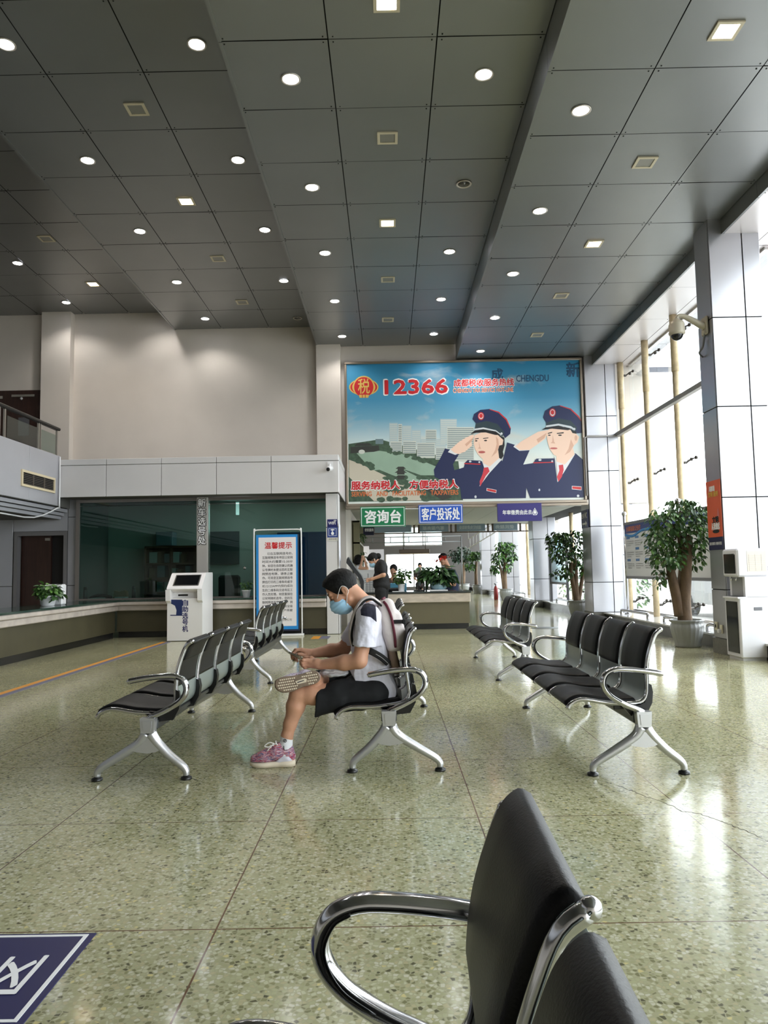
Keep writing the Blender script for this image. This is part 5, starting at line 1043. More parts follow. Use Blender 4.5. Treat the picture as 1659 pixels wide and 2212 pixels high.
for i, (ya, yb) in enumerate(((20.6, 18.6), (27.6, 25.4))):
    r = MB(); r.tube(spline([(4.56, ya, .2), (4.56, ya, .27), (4.57, ya - .06, .3), (4.57, (ya + yb) / 2, .3), (4.57, yb + .06, .3), (4.56, yb, .27), (4.56, yb, .2)], 4), .028, 10); tag(r.obj('guard_rail', chrome), 'low steel guard rail on the sill beyond the second column, %s' % ('nearer one', 'farther one')[i], 'rail', 'low guard rails on the sill')

# ------------------------------------------------------------------ far hall behind the billboard
tile_m = M('pale ceiling tile', (196, 196, 190), .8)
mb = MB()
for i in range(9):
    for j in range(14):
        x0, y0 = -.9 + .6 * i, 16.25 + .6 * j
        if x0 < 4.8: mb.cur = 0; mb.box((x0 + .004, y0 + .004, 2.62), (min(x0 + .6, 5.3) - .004, y0 + .6 - .004, 2.64))
mb.cur = 1; mb.box((-.9, 16.25, 2.645), (5.3, 24.7, 2.9)); struct('ceiling', mb, [tile_m, dark_m])
struct('ceiling', MB().box((-3.5, 24.7, 5.0), (5.7, 42.4, 5.2)), M('grey hall ceiling', (150, 150, 148), .7)); struct('wall_bulkhead', MB().box((-3.5, 24.65, 2.6), (5.6, 24.75, 5.2)), plaster)
struct('wall_hall', MB().box((-1.1, 16.25, 0), (-.9, 24.7, 2.7)), plaster); struct('wall_hall', MB().box((-3.6, 24.7, 0), (-3.4, 42.2, 5.2)), plaster)
mb = MB(); mb.box((-3.5, 42, 0), (-.2, 42.2, 5.2)); mb.box((3.0, 42, 0), (5.6, 42.2, 5.2)); mb.box((-.2, 42, 2.05), (3.0, 42.2, 2.5)); mb.box((-.2, 42, 0), (3.0, 42.2, .25)); mb.box((-.2, 42, 3.6), (3.0, 42.2, 5.2)); struct('wall_end', mb, M('dark brown grey wall', (92, 88, 86), .6))
w = struct('window_9', MB().box((-.2, 42.05, .25), (-.12, 42.15, 2.05)).box((2.92, 42.05, .25), (3.0, 42.15, 2.05)).box((1.36, 42.05, .25), (1.42, 42.15, 2.05)), steel)
MB().box((-.12, 42.09, .25), (1.36, 42.1, 2.05)).box((1.42, 42.09, .25), (2.92, 42.1, 2.05)).obj('pane', pane_m, w)
fro = bpy.data.materials.new('frosted pane'); fro.use_nodes = True; nt = fro.node_tree; nt.nodes.clear(); o = nt.nodes.new('ShaderNodeOutputMaterial'); tl = nt.nodes.new('ShaderNodeBsdfTranslucent'); tl.inputs[0].default_value = (.62, .68, .66, 1); nt.links.new(tl.outputs[0], o.inputs[0])
w = struct('window_10', MB().box((-.2, 42.02, 2.5), (3.0, 42.16, 2.56)).box((-.2, 42.02, 3.54), (3.0, 42.16, 3.6)).box((.86, 42.02, 2.5), (.9, 42.16, 3.6)).box((1.92, 42.02, 2.5), (1.96, 42.16, 3.6)), steel)
MB().box((-.2, 42.09, 2.56), (3.0, 42.1, 3.54)).obj('pane', fro, w)
# gallery rail across the far hall, hung sign frame, air curtain
fr = MB(); zA, zB = 2.36, 2.66
for z in (zA, zB): fr.box((-1.0, 24.4, z - .02), (4.6, 24.46, z + .02))
sg = thing('sign_frame', 'steel frame with four backs of hanging signs under the low ceiling', 'sign frame', (1.8, 24.43, 2.36))
for x in (-.55, .85, 1.0, 2.05, 2.2, 3.25, 3.4, 4.3): fr.box((x - .03, 24.4, zA), (x + .03, 24.46, zB))
fr.obj('frame', M('bronze frame', (96, 84, 74), .4, .5), sg); sbm = M('blue grey sign back', (122, 140, 152), .4)
for (a, b), tx in (((-.48, .8), ''), ((.95, 2.0), '客户服务部'), ((2.13, 3.2), '固封钉免费领取处'), ((3.33, 4.25), '便民服务')):
    pn = MB().box((a + .04, 24.41, zA + .03), (b - .04, 24.45, zB - .03)).obj('sign_panel', sbm, sg)
    if tx: text_mb(tx, ((a + b) / 2, 24.41, (zA + zB) / 2), (-1, 0, 0), (0, 0, 1), (b - a) * .66, .12, bold=.03, lift=-.004).obj('reversed_lettering', M('pale grey ink', (176, 186, 188), .5), pn)
ns2 = thing('navy_sign', 'navy hanging sign partly hidden behind the green one', 'sign', (-.4, 22, 2.1)); a, b = PY(784, 1138, 22), PY(808, 1156, 22); MB().box((a[0], 22, b[2]), (b[0], 22.04, a[2] + .06)).obj('board', M('navy sign', (24, 26, 56), .4), ns2); MB().tube([(a[0] + .05, 22.02, a[2] + .05), (a[0] + .05, 22.02, 2.63)], .01, 6).tube([(b[0] - .05, 22.02, a[2] + .05), (b[0] - .05, 22.02, 2.63)], .01, 6).obj('hanger', steel, ns2); text_mb('便民服务', ((a[0] + b[0]) / 2 + .02, 22, (a[2] + b[2]) / 2 + .03), (1, 0, 0), (0, 0, 1), .26, .09, bold=.03, lift=.003).obj('lettering', white_t, ns2)
MB_r = MB()
for z in (2.62, 2.38): MB_r.tube([(-1.6, 33, z), (3.2, 33, z)], .025, 6)
for x in np.arange(-1.5, 3.3, .8): MB_r.tube([(x, 33, 2.38), (x, 33, 2.62)], .02, 6)
for x in (-1.6, 3.2): MB_r.tube([(x, 33, 0), (x, 33, 2.62)], .03, 6)
tag(MB_r.obj('gallery_rail', M('grey pipe', (110, 112, 112), .4, .5)), 'thin pipe rail spanning the far hall above the heads', 'railing')
a, b = PY(862, 1187, 34), PY(929, 1195, 34); ac = thing('air_curtain', 'long brown air curtain over the bright far doorway', 'air curtain', ((a[0] + b[0]) / 2, 34, b[2])); MB().box((a[0], 34, b[2]), (b[0], 34.3, a[2]), .03).obj('housing', M('brown housing', (72, 60, 50), .4), ac); MB().box((a[0] + .05, 33.98, b[2] - .02), (b[0] - .05, 34.1, b[2] + .01)).obj('outlet', M('tan slot', (150, 130, 100), .5), ac); MB().tube([(a[0] + .2, 34.15, a[2]), (a[0] + .2, 34.15, 5.0)], .02, 6).tube([(b[0] - .2, 34.15, a[2]), (b[0] - .2, 34.15, 5.0)], .02, 6).obj('hanger', steel, ac)
# ladder propped across the far right columns
ld = MB(); A0, A1 = np.array([3.2, 30.0, 2.35]), np.array([4.15, 28.2, 2.95])
for dz in (0, .36): ld.tube([tuple(A0 + (0, 0, -dz)), tuple(A1 + (0, 0, -dz))], .022, 6)
for i in range(9): p = A0 + (A1 - A0) * (i + .5) / 9; ld.tube([tuple(p), tuple(p - (0, 0, .36))], .014, 6)
ld.tube([tuple(A0), (A0[0], A0[1], 5.0)], .015, 6); ld.tube([tuple(A1), (A1[0], A1[1], 5.0)], .015, 6)
tag(ld.obj('hanging_rack', M('white ladder rack', (206, 206, 206), .4)), 'white ladder like rack hung below the hall ceiling', 'rack')
ex = PY(1072, 1283, 28.2); f_ = thing('fire_extinguisher', 'red fire extinguisher at the foot of a far white column', 'fire extinguisher', (3.98, 28.2, 0)); MB().lathe([(.07, 0), (.08, .02), (.08, .4), (.05, .48), (.02, .52)], (3.98, 28.2, 0), 16).obj('cylinder', M('red steel', (136, 40, 38), .4), f_); MB().tube([(3.98, 28.2, .52), (3.98, 28.2, .57), (3.92, 28.2, .6)], .02, 8).obj('valve', black_pl, f_)
gp_ = thing('glass_screen', 'frosted glass partition on legs beside the far potted trees', 'partition', (4.1, 20.6, 0)); gx0, gx1 = 4.0, 4.55; MB().box((4.62, 19.6, .75), (4.64, 21.6, 2.0)).obj('pane', glass_mat('frosted blue glass', (.62, .76, .8), .3, .3), gp_); MB().box((4.6, 19.58, .2), (4.66, 19.64, 2.02)).box((4.6, 21.56, .2), (4.66, 21.62, 2.02)).box((4.6, 19.6, .7), (4.66, 21.6, .76)).obj('frame', M('dark frame', (60, 60, 62), .4), gp_)
bk = thing('olive_bookcase', 'tall olive bookcase behind the white pillar, left of the counter', 'bookcase', (-.8, 19.8, 0)); cb = MB(); cb.box((-.893, 18.5, 0), (-.86, 21.1, 2.4))
for z in (.02, .5, .95, 1.4, 1.85, 2.38): cb.box((-.88, 18.5, z - .02), (-.7, 21.1, z + .02))
for y in (18.52, 19.4, 20.25, 21.08): cb.box((-.88, y - .02, 0), (-.7, y + .02, 2.4))
cb.obj('case', M('olive laminate', (132, 128, 100), .5), bk)
pot_plant('trailing plant on an upper shelf of the olive bookcase', (-.78, 19.0, 1.87), .07, .12, white_pl, [((-.7, 19.0, 2.02), (.12, .14, .1), 30)], .1, .05, [leaf_g], 31, droop=.8)
pot_plant('trailing plant on a middle shelf of the olive bookcase', (-.78, 19.1, 1.42), .07, .12, white_pl, [((-.68, 19.1, 1.52), (.12, .16, .16), 36)], .1, .05, [leaf_g], 32, droop=.8)
wp = thing('white_partition', 'white waist high partition in front of the girl in white', 'partition', (-.2, 17.4, 0)); a, b = PY(771, 1233, 17.4), PY(803, 1247, 17.4)
MB().box((a[0], 17.38, .0), (b[0] + .1, 17.44, a[2])).obj('panel', white_p, wp); MB().box((a[0], 17.36, a[2]), (b[0] + .1, 17.46, a[2] + .02)).obj('top_rail', white_p, wp)
for i, (xa, xb, yt, lab) in enumerate(((782, 797, 1180, 'narrow pale standing board far behind the girl in white'), (797, 829, 1187, 'wide pale lavender standing board left of the bright far doorway'))):
    a, b = PY(xa, yt, 27 + i), PY(xb, yt, 27 + i); t = thing('display_board', lab, 'board', ((a[0] + b[0]) / 2, 27 + i, 0)); MB().box((a[0], 27 + i, .15), (b[0], 27.05 + i, a[2]), .005).obj('panel', M('pale lavender board', (214, 214, 226), .4), t); MB().box((a[0] + .05, 26.85 + i, 0), (a[0] + .1, 27.2 + i, .16)).box((b[0] - .1, 26.85 + i, 0), (b[0] - .05, 27.2 + i, .16)).obj('foot', steel, t)
gb = MB(); a, b = PY(786, 1250, 15.62), PY(806, 1278, 15.62)
for i in range(8): gb.box((a[0], 15.61, b[2] + (a[2] - b[2]) * i / 7 - .006), (b[0] + .12, 15.625, b[2] + (a[2] - b[2]) * i / 7 + .006))
for i in range(6): x = a[0] + (b[0] + .12 - a[0]) * i / 5; gb.box((x - .005, 15.61, .735), (x + .005, 15.625, a[2]))
tag(gb.obj('wire_basket', M('grey wire', (140, 142, 146), .4, .6)), 'grey wire rack on the counter behind the woman in black', 'rack')
# self service terminal
TY = 14.15
tm_ = thing('service_terminal', 'dark slanted self-service terminal facing the woman in black', 'kiosk', (-.45, TY, 0)); Tm = lambda px, py: PY(px, py, TY)
pf = [Tm(*q) for q in ((749, 1208), (752, 1203), (766, 1225), (781, 1244), (786, 1255), (786, 1296), (781, 1296), (779, 1260), (773, 1246), (748, 1216))]; pf = [(p[0], p[2]) for p in pf]
b_ = MB(); b_.prism(pf, lambda u, v: (u, TY - .02, v), lambda u, v: (u, TY + .5, v)); b_.obj('screen_housing', M('charcoal housing', (44, 46, 50), .35), tm_, recalc=True)
a, b = Tm(766, 1250), Tm(780, 1296); MB().box((a[0] - .02, TY + .02, 0), (b[0] - .01, TY + .46, a[2]), .01).box((b[0] - .03, TY, 0), (b[0] + .07, TY + .48, a[2] - .1), .006).obj('body', M('pale terminal body', (176, 176, 174), .4), tm_)
# ------------------------------------------------------------------ on the enquiry counter
ZT = .735
cp = PY(878, 1277, 14.95); pot_plant('leafy plant in a white pot on the enquiry counter', (float(cp[0] - .1), 14.95, ZT), .075, .15, white_pl, [((cp[0] - .08, 14.95, 1.02), (.18, .18, .12), 90), ((cp[0] - .05, 14.95, 1.12), (.12, .12, .08), 40)], .09, .05, [leaf_g, leaf_l], 21)
cp = PY(947, 1276, 14.95); c0 = (float(cp[0]), 14.95, ZT)
pot_plant('red anthurium in a pale blue bowl on the enquiry counter', c0, .165, .17, M('pale blue ceramic', (140, 172, 188), .15), [((c0[0] - .02, 14.95, 1.06), (.3, .2, .18), 190), ((c0[0] + .12, 14.95, 1.0), (.2, .2, .14), 80), ((c0[0] - .3, 15.0, 1.2), (.16, .15, .05), 12)], .17, .07, [leaf_g, leaf_d, leaf_g], 22,
 [(.10, 0), (.13, .01), (.165, .07), (.168, .11), (.155, .16), (.15, .17), (.14, .165), (.138, .14)], [((c0[0] + .05, 14.92, 1.33), 7), ((c0[0] + .14, 14.95, 1.35), 6), ((c0[0] - .02, 14.95, 1.3), 3)], droop=.3)
mn = thing('monitor', 'computer monitor seen from the side on the enquiry counter', 'monitor', (.42, 15.2, ZT)); x = float(PY(906, 1250, 15.2)[0])
MB().box((x - .03, 15.0, ZT + .1), (x + .02, 15.45, ZT + .48), .01).obj('screen', M('grey monitor back', (112, 120, 124), .4), mn); MB().box((x - .04, 15.18, ZT + .02), (x + .0, 15.26, ZT + .3)).box((x - .12, 15.1, ZT), (x + .1, 15.34, ZT + .02), .004).obj('stand', black_pl, mn)
for i, px in enumerate((915, 920)):
    x = float(PY(px, 1250, 15.3)[0]); tag(MB().box((x - .012, 15.1, ZT), (x + .012, 15.4, ZT + .38 + .02 * i), .004).obj('document_holder', M('grey plastic', (92, 98, 104), .4)), 'grey upright document holder %s on the enquiry counter' % ('next to the monitor', 'beside the anthurium leaves'), 'document holder') if 0 else tag(MB().box((x - .012, 15.1, ZT), (x + .012, 15.4, ZT + .38 + .02 * i), .004).obj('document_holder', M('grey plastic', (92, 98, 104), .4)), ('grey upright document holder next to the monitor on the enquiry counter', 'grey upright document holder just left of the anthurium bowl')[i], 'document holder')
tag(MB().box((-.1, 15.15, ZT), (.28, 15.45, ZT + .07), .02).obj('telephone', black_pl), 'black telephone on the enquiry counter behind the white pot', 'telephone')
tag(MB().box((.02, 15.5, ZT), (.36, 15.58, ZT + .16), .01).obj('tissue_box', M('sky blue box', (96, 168, 200), .5)), 'sky blue box on the far edge of the enquiry counter', 'box')
tag(MB().box((.06, 14.8, ZT), (.3, 14.92, ZT + .012), .002).obj('paper_slip', white_t), 'white paper slip on the front edge of the enquiry counter', 'paper')
tag(MB().box((c0[0] - .18, 14.74, ZT), (c0[0] + .17, 14.82, ZT + .03), .004).obj('name_plate', white_pl), 'white plate on the counter in front of the blue anthurium bowl', 'plate')

# ------------------------------------------------------------------ street outside the glass
random.seed(21)
van = thing('parked_van', 'white van parked outside behind the window', 'van', (8.4, 17.8, -.12))
vp = [(0, .3), (0, .95), (.25, 1.12), (.9, 1.25), (1.6, 1.85), (4.4, 1.9), (4.6, 1.7), (4.65, .35)]
v_ = MB(); v_.prism(vp, lambda u, v: (7.6, 15.6 + u, v - .12), lambda u, v: (9.3, 15.6 + u, v - .12)); v_.obj('body', M('white car paint', (222, 222, 226), .2), van, recalc=True)
g_ = MB(); g_.prism([(1.1, 1.22), (1.66, 1.74), (2.7, 1.78), (2.7, 1.22)], lambda u, v: (7.58, 15.6 + u, v - .12), lambda u, v: (7.6, 15.6 + u, v - .12)); g_.prism([(2.85, 1.22), (2.85, 1.78), (4.2, 1.78), (4.3, 1.22)], lambda u, v: (7.58, 15.6 + u, v - .12), lambda u, v: (7.6, 15.6 + u, v - .12)); g_.obj('side_window', M('dark car glass', (40, 46, 52), .08), van, recalc=True)
for y in (16.5, 19.3):
    MB().tube([(7.56, y, .2), (7.8, y, .2)], .32, 20).obj('wheel', M('tyre rubber', (30, 30, 32), .7), van)
MB().box((7.75, 15.56, .55), (8.15, 15.62, .75), .02).box((8.75, 15.56, .55), (9.15, 15.62, .75), .02).obj('headlamp', chrome, van)
for i, (x, y, r, h) in enumerate(((7.0, 21.9, .7, 1.3), (7.3, 24.0, .8, 1.2), (7.2, 26.4, .9, 1.5), (7.2, 29.5, .9, 1.4))):
    t = thing('street_shrub', '%s green shrub outside the glass beyond the van' % ('first', 'second', 'third', 'fourth')[i], 'shrub', (x, y, -.12)); b_ = MB(); b_.tube([(x, y, -.12), (x, y, h * .6)], .04, 8); b_.obj('trunk', bark, t); l_ = MB(); cloud(l_, [((x, y, h * .55), (r, r, h * .6), 260)], .16, .09, .3, 2); l_.obj('foliage', [leaf_g, leaf_l], t)
cn = thing('glass_canopy', 'grey glazed canopy outside the top of the window', 'canopy', (6.6, 13.5, 5.0)); MB().box((5.45, 9.0, 5.3), (6.15, 20, 5.32)).obj('pane', glass_mat('canopy glass', (.8, .82, .84)), cn); c_ = MB()
for y in np.arange(9.5, 20, 3.0): c_.box((5.45, y - .03, 5.2), (6.15, y + .03, 5.3))
c_.obj('beam', M('grey canopy steel', (140, 140, 150), .4), cn)
cl = MB()
for x, y in ((6.1, 9.2), (6.1, 19.8)): cl.tube([(x, y, -.12), (x, y, 5.3)], .06, 10)
cl.obj('post', M('grey canopy steel', (140, 140, 150)), cn)
# ------------------------------------------------------------------ people
def skin_mat(name, rgb):
    m = M(name, rgb, .5, spec=.35, noise=.08, nscale=14, bump=.05, bscale=120); m.node_tree.nodes['Principled BSDF'].inputs['Subsurface Weight'].default_value = .08
    m.node_tree.nodes['Principled BSDF'].inputs['Subsurface Radius'].default_value = (.02, .008, .004); return m
skin = skin_mat('tanned skin', (194, 145, 118)); skin2 = skin_mat('lighter skin', (204, 158, 132))
hair_m = M('black hair', (9, 8, 8), .6, spec=.25, noise=.4, nscale=60, bump=.35, bscale=420); mask_m = M('light blue surgical mask', (176, 222, 255), .7, bump=.2, bscale=300); loop_m = M('white elastic', (226, 222, 218), .7)
shirt_m = M('white polo cloth', (214, 212, 224), .8, bump=.1, bscale=240); navy_c = M('navy cloth', (26, 26, 44), .85); shorts_m = M('black shorts cloth', (10, 11, 14), .85)
def q(cx, cy, Y): return tuple(float(v) for v in PY(520 + cx / 3.6065, 1220 + cy / 3.6065, Y))
def hh(px, py, Y): return tuple(float(v) for v in PY(px, py, Y))
def cap(a, r1, b, r2, **k): return ('c', a, r1, b, r2, k) if k else ('c', a, r1, b, r2)
def wrinkle(me, amp, sc, stretch=(1, 1, 1), fn=None):
    V, N = verts_of(me), normals_of(me)
    d = np.array([mnoise.noise(Vector((v[0] * sc * stretch[0], v[1] * sc * stretch[1], v[2] * sc * stretch[2]))) + .5 * mnoise.noise(Vector((v[0] * sc * 2.3 + 7, v[1] * sc * 2.3, v[2] * sc * 2.3))) for v in V]) * amp
    if fn is not None: d *= fn(V)
    set_verts(me, V + N * d[:, None])
def in_poly(pts, poly):
    x, y = pts[:, 0], pts[:, 1]; r = np.zeros(len(pts), bool); n = len(poly)
    for i in range(n):
        (x0, y0), (x1, y1) = poly[i], poly[(i + 1) % n]; c = ((y0 > y) != (y1 > y)); r ^= c & (x < (x1 - x0) * (y - y0) / (y1 - y0 + 1e-12) + x0)
    return r
BOX = ((-9, 0, -1), (9, 60, 9))
class Head:
    """head frame: f forward, s to the person's right, u up"""
    def __init__(s, c, f, up, sc=1.0):
        s.c = np.array(c, float); s.f = np.array(f, float) / np.linalg.norm(f); s.u = np.array(up, float); s.u -= s.f * (s.u @ s.f); s.u /= np.linalg.norm(s.u); s.s = np.cross(s.f, s.u); s.k = sc; s.R = np.stack([s.f, s.s, s.u], 1)
    def p(s, f, r, u): return tuple(s.c + (s.f * f + s.s * r + s.u * u) * s.k)
    def e(s, c, r, **k): t = ('e', s.p(*c), tuple(np.array(r) * s.k), s.R); return t + (k,) if k else t
    def cp(s, a, r1, b, r2, **k): return cap(s.p(*a), r1 * s.k, s.p(*b), r2 * s.k, **k)
    def prims(s):
        P_ = [s.e((-.004, 0, .025), (.096, .076, .09)), s.e((.03, 0, -.05), (.06, .058, .078)), s.cp((.062, -.012, -.108), .024, (.062, .012, -.108), .024), s.cp((.0, -.052, -.075), .02, (.05, -.02, -.108), .02), s.cp((.0, .052, -.075), .02, (.05, .02, -.108), .02),
              s.cp((.078, -.04, .016), .013, (.082, .0, .014), .012, k=.012), s.cp((.078, .04, .016), .013, (.082, 0, .014), .012, k=.012), s.cp((.088, 0, .0), .009, (.108, 0, -.042), .011, k=.012), s.e((.1, 0, -.046), (.012, .017, .009), k=.008),
              s.e((.052, .04, -.042), (.03, .024, .028)), s.e((.052, -.04, -.042), (.03, .024, .028)), s.e((.089, .033, -.006), (.014, .016, .010), sub=True, k=.008), s.e((.089, -.033, -.006), (.014, .016, .010), sub=True, k=.008), s.e((.079, .033, -.008), (.011, .012, .010), k=.004), s.e((.079, -.033, -.008), (.011, .012, .010), k=.004),
              s.e((.086, 0, -.076), (.012, .024, .007), k=.006), s.e((.084, 0, -.088), (.012, .021, .007), k=.006)]
        for e in (-1, 1): P_ += [s.e((-.012, e * .079, -.018), (.019, .010, .031), k=.008), s.e((-.006, e * .088, -.016), (.009, .006, .017), sub=True, k=.005), s.e((-.004, e * .078, -.044), (.009, .007, .010), k=.006)]
        return P_
    def hair(s, cuts_extra=(), vox=.004):
        n1 = s.f * .075 - s.u * .04; n2 = s.f * .06 - s.u * .135
        me = sdf_mesh([s.e((-.01, 0, .032), (.104, .083, .095)), s.e((.03, 0, .06), (.07, .068, .06))], vox, .01, [(s.p(.082, 0, .066), n1, *BOX), (s.p(.045, 0, -.014), n2, *BOX)], 'hair'); wrinkle(me, .0016, 90); return me
    def mask(s, vox=.004):
        me = sdf_mesh([s.e((.046, 0, -.074), (.07, .069, .07)), s.cp((.085, 0, -.04), .026, (.098, 0, -.066), .03)], vox, .04, [(s.p(.03, 0, 0), -s.f + s.u * .12, *BOX), (s.p(.09, 0, -.022), s.u - s.f * .35, *BOX)], 'mask', 2)
        V, N = verts_of(me), normals_of(me); uu = (V - s.c) @ s.u; set_verts(me, V + N * (np.sin(uu * 250) * .0017)[:, None]); return me
    def loops(s):
        return [MB().tube(spline([s.p(.062, e * .058, -.034), s.p(.03, e * .076, -.008), s.p(.002, e * .086, .012), s.p(-.016, e * .09, .014), s.p(-.03, e * .088, -.004), s.p(-.03, e * .086, -.03), s.p(-.008, e * .082, -.048), s.p(.012, e * .072, -.07), s.p(.034, e * .064, -.098)], 5), .0022, 6) for e in (-1, 1)]

# ---------------- the seated man
YC = 4.70
man = thing('person', 'person in white polo and black shorts seated cross-legged, bent over a phone', 'person', (-.02, YC, 0))
hd = Head(q(792, 190, YC), (-.82, 0, -.57), (-.57, 0, .82), 1.0)
shN, shF = q(1000, 400, 4.545), q(975, 395, 4.865); elN, elF = q(925, 748, 4.49), q(800, 655, 4.93); wrN, wrF = q(622, 778, 4.575), q(560, 690, 4.80)
kneeN, ankN = q(452, 1012, 4.585), q(362, 1330, 4.585); hipN, hipF = q(1050, 990, 4.62), q(1045, 950, 4.82); kneeF, ankF = q(690, 905, 5.02), q(585, 895, 4.575)
P_ = hd.prims()
P_ += [cap(hd.p(-.035, 0, -.045), .058, q(965, 320, YC), .062), cap(q(965, 320, YC), .06, q(1000, 420, YC), .08), cap(shN, .05, shF, .05), cap(q(1010, 450, YC), .10, q(1015, 850, YC), .11), cap(hipN, .072, hipF, .072)]
P_ += [cap(shN, .05, elN, .043), cap(elN, .045, tuple(np.array(elN) * .62 + np.array(wrN) * .38 - (0, 0, .004)), .046), cap(tuple(np.array(elN) * .62 + np.array(wrN) * .38), .044, wrN, .027), cap(shF, .05, elF, .042), cap(elF, .043, tuple(np.array(elF) * .6 + np.array(wrF) * .4), .042), cap(tuple(np.array(elF) * .6 + np.array(wrF) * .4), .042, wrF, .027)]
P_ += [cap(hipN, .07, q(700, 1010, 4.59), .066), cap(q(700, 1010, 4.59), .066, q(560, 1010, 4.585), .06), cap(q(560, 1010, 4.585), .06, kneeN, .054), cap(kneeN, .052, q(425, 1095, 4.585), .055), cap(q(430, 1110, 4.585), .054, q(385, 1240, 4.585), .038), cap(q(385, 1240, 4.585), .038, ankN, .033), cap(ankN, .033, q(352, 1440, 4.585), .036)]
P_ += [cap(hipF, .07, kneeF, .056), cap(kneeF, .056, tuple(np.array(kneeF) * .6 + np.array(ankF) * .4), .05), cap(tuple(np.array(kneeF) * .6 + np.array(ankF) * .4), .05, ankF, .034)]
# hands: palms, then thumbs and four bent fingers each
def chain(pts, r0, r1, k=.005):
    n = len(pts) - 1; return [cap(pts[i], r0 + (r1 - r0) * i / n, pts[i + 1], r0 + (r1 - r0) * (i + 1) / n, k=k) for i in range(n)]
P_ += [cap(wrN, .026, hh(684, 1430, 4.575), .024, k=.012), cap(hh(686, 1434, 4.575), .022, hh(664, 1427, 4.58), .015, k=.012), cap(hh(686, 1437, 4.575), .022, hh(664, 1437, 4.585), .015, k=.012), cap(hh(680, 1432, 4.585), .02, hh(666, 1432, 4.59), .014, k=.012)]
for b_, m_, t_, u_ in (((664, 1425.5, 4.575), (655, 1426, 4.565), (649, 1428.5, 4.585), (652, 1429.5, 4.615)), ((663, 1430.5, 4.578), (653, 1432, 4.572), (650, 1434, 4.6), (655, 1433.5, 4.625)), ((663.5, 1435.5, 4.582), (655, 1437.5, 4.578), (653, 1438.5, 4.605), (658, 1437, 4.628)), ((666, 1440, 4.588), (659, 1442, 4.585), (657.5, 1442, 4.607), (661, 1440, 4.624))): P_ += chain([hh(*b_), hh(*m_), hh(*t_), hh(*u_)], .0098, .0078)
P_ += chain([hh(682, 1427, 4.59), hh(672, 1421.5, 4.605), hh(662, 1421, 4.62), hh(655, 1422.5, 4.63)], .0135, .009, .008)
P_ += [cap(wrF, .026, hh(668, 1410, 4.795), .022, k=.012), cap(hh(668, 1409, 4.775), .02, hh(652, 1404, 4.755), .014, k=.012), cap(hh(668, 1409, 4.805), .02, hh(652, 1404, 4.815), .014, k=.012), cap(hh(664, 1408, 4.79), .018, hh(652, 1404, 4.785), .014, k=.012)]
for b_, m_, t_, u_ in (((651, 1404, 4.752), (641, 1404, 4.742), (633.5, 1412, 4.735), (632, 1419.5, 4.74)), ((650, 1402.5, 4.774), (638, 1403.5, 4.77), (630, 1413.5, 4.765), (631, 1423, 4.765)), ((650.5, 1403, 4.797), (640, 1406, 4.797), (634, 1418, 4.79), (637.5, 1426.5, 4.782)), ((653, 1405, 4.818), (645, 1410, 4.82), (640, 1420.5, 4.813), (642.5, 1428.5, 4.803))): P_ += chain([hh(*b_), hh(*m_), hh(*t_), hh(*u_)], .0098, .0078)
P_ += chain([hh(667, 1413, 4.765), hh(658, 1416, 4.74), hh(650, 1413.5, 4.72), hh(644.5, 1413, 4.705)], .0135, .009, .008)
new_obj('body', sdf_mesh(P_, .0038, .02, (), 'body', 1), man, skin)
new_obj('hair', hd.hair(), man, hair_m); mk = new_obj('face_mask', hd.mask(), man, mask_m); [b.obj("ear_loop", loop_m, mk) for b in hd.loops()]
eb = MB()
for e in (-1, 1): eb.tube(spline([hd.p(.094, e * .018, .018), hd.p(.092, e * .034, .024), hd.p(.08, e * .05, .018)], 4), .004, 6)
eb.obj('eyebrow', hair_m, man)
ey = MB()
for e in (-1, 1): ey.tube(spline([hd.p(.0915, e * .02, -.012), hd.p(.0915, e * .033, -.0155), hd.p(.085, e * .045, -.013)], 4), .0018, 5)
ey.obj('eyelashes', hair_m, man)
# polo shirt
S_ = [('e', q(1000, 480, YC), (.108, .18, .15)), ('e', q(1015, 660, YC), (.122, .165, .16)), ('e', q(1012, 840, YC), (.142, .172, .14)), ('e', q(1060, 965, YC), (.126, .2, .118)), cap(q(1020, 860, 4.60), .09, q(1070, 985, 4.605), .108), cap(q(995, 400, 4.56), .068, q(980, 395, 4.85), .066), cap(q(975, 335, YC), .062, q(1000, 430, YC), .09),
      cap(q(990, 405, 4.54), .068, q(962, 660, 4.495), .074), cap(q(960, 405, 4.87), .066, q(838, 620, 4.92), .066)]
nn = np.array(q(962, 660, 4.5)) - np.array(q(985, 405, 4.5)); nf = np.array(q(838, 620, 4.92)) - np.array(q(950, 405, 4.88))
cuts = [(q(962, 634, 4.49), nn, (-.3, 4.3, .35), (q(870, 0, 4.5)[0] + .56, 4.567, 1.2)), (q(845, 598, 4.92), nf, (-.5, 4.86, .35), (q(885, 0, 4.9)[0], 5.1, 1.2)),
        (q(955, 318, YC), (-.62, 0, .5), (-.2, 4.62, .9), (.2, 4.78, 1.3)), (q(925, 930, YC), np.array((-.86, 0, -.5)), (-.4, 4.3, .2), (.3, 5.1, .62))]
me = sdf_mesh(S_, .0048, .03, cuts, 'shirt', 2)
wrinkle(me, .0055, 13, (1.6, .8, .7)); wrinkle(me, .0022, 38, (1.5, .6, .6))
poly = [(q(*c, 4.52)[0], q(*c, 4.52)[2]) for c in ((952, 316), (1005, 276), (1042, 296), (1054, 345), (1060, 444), (1012, 404), (938, 390), (934, 350))]
import bmesh
bm = bmesh.new(); bm.from_mesh(me)
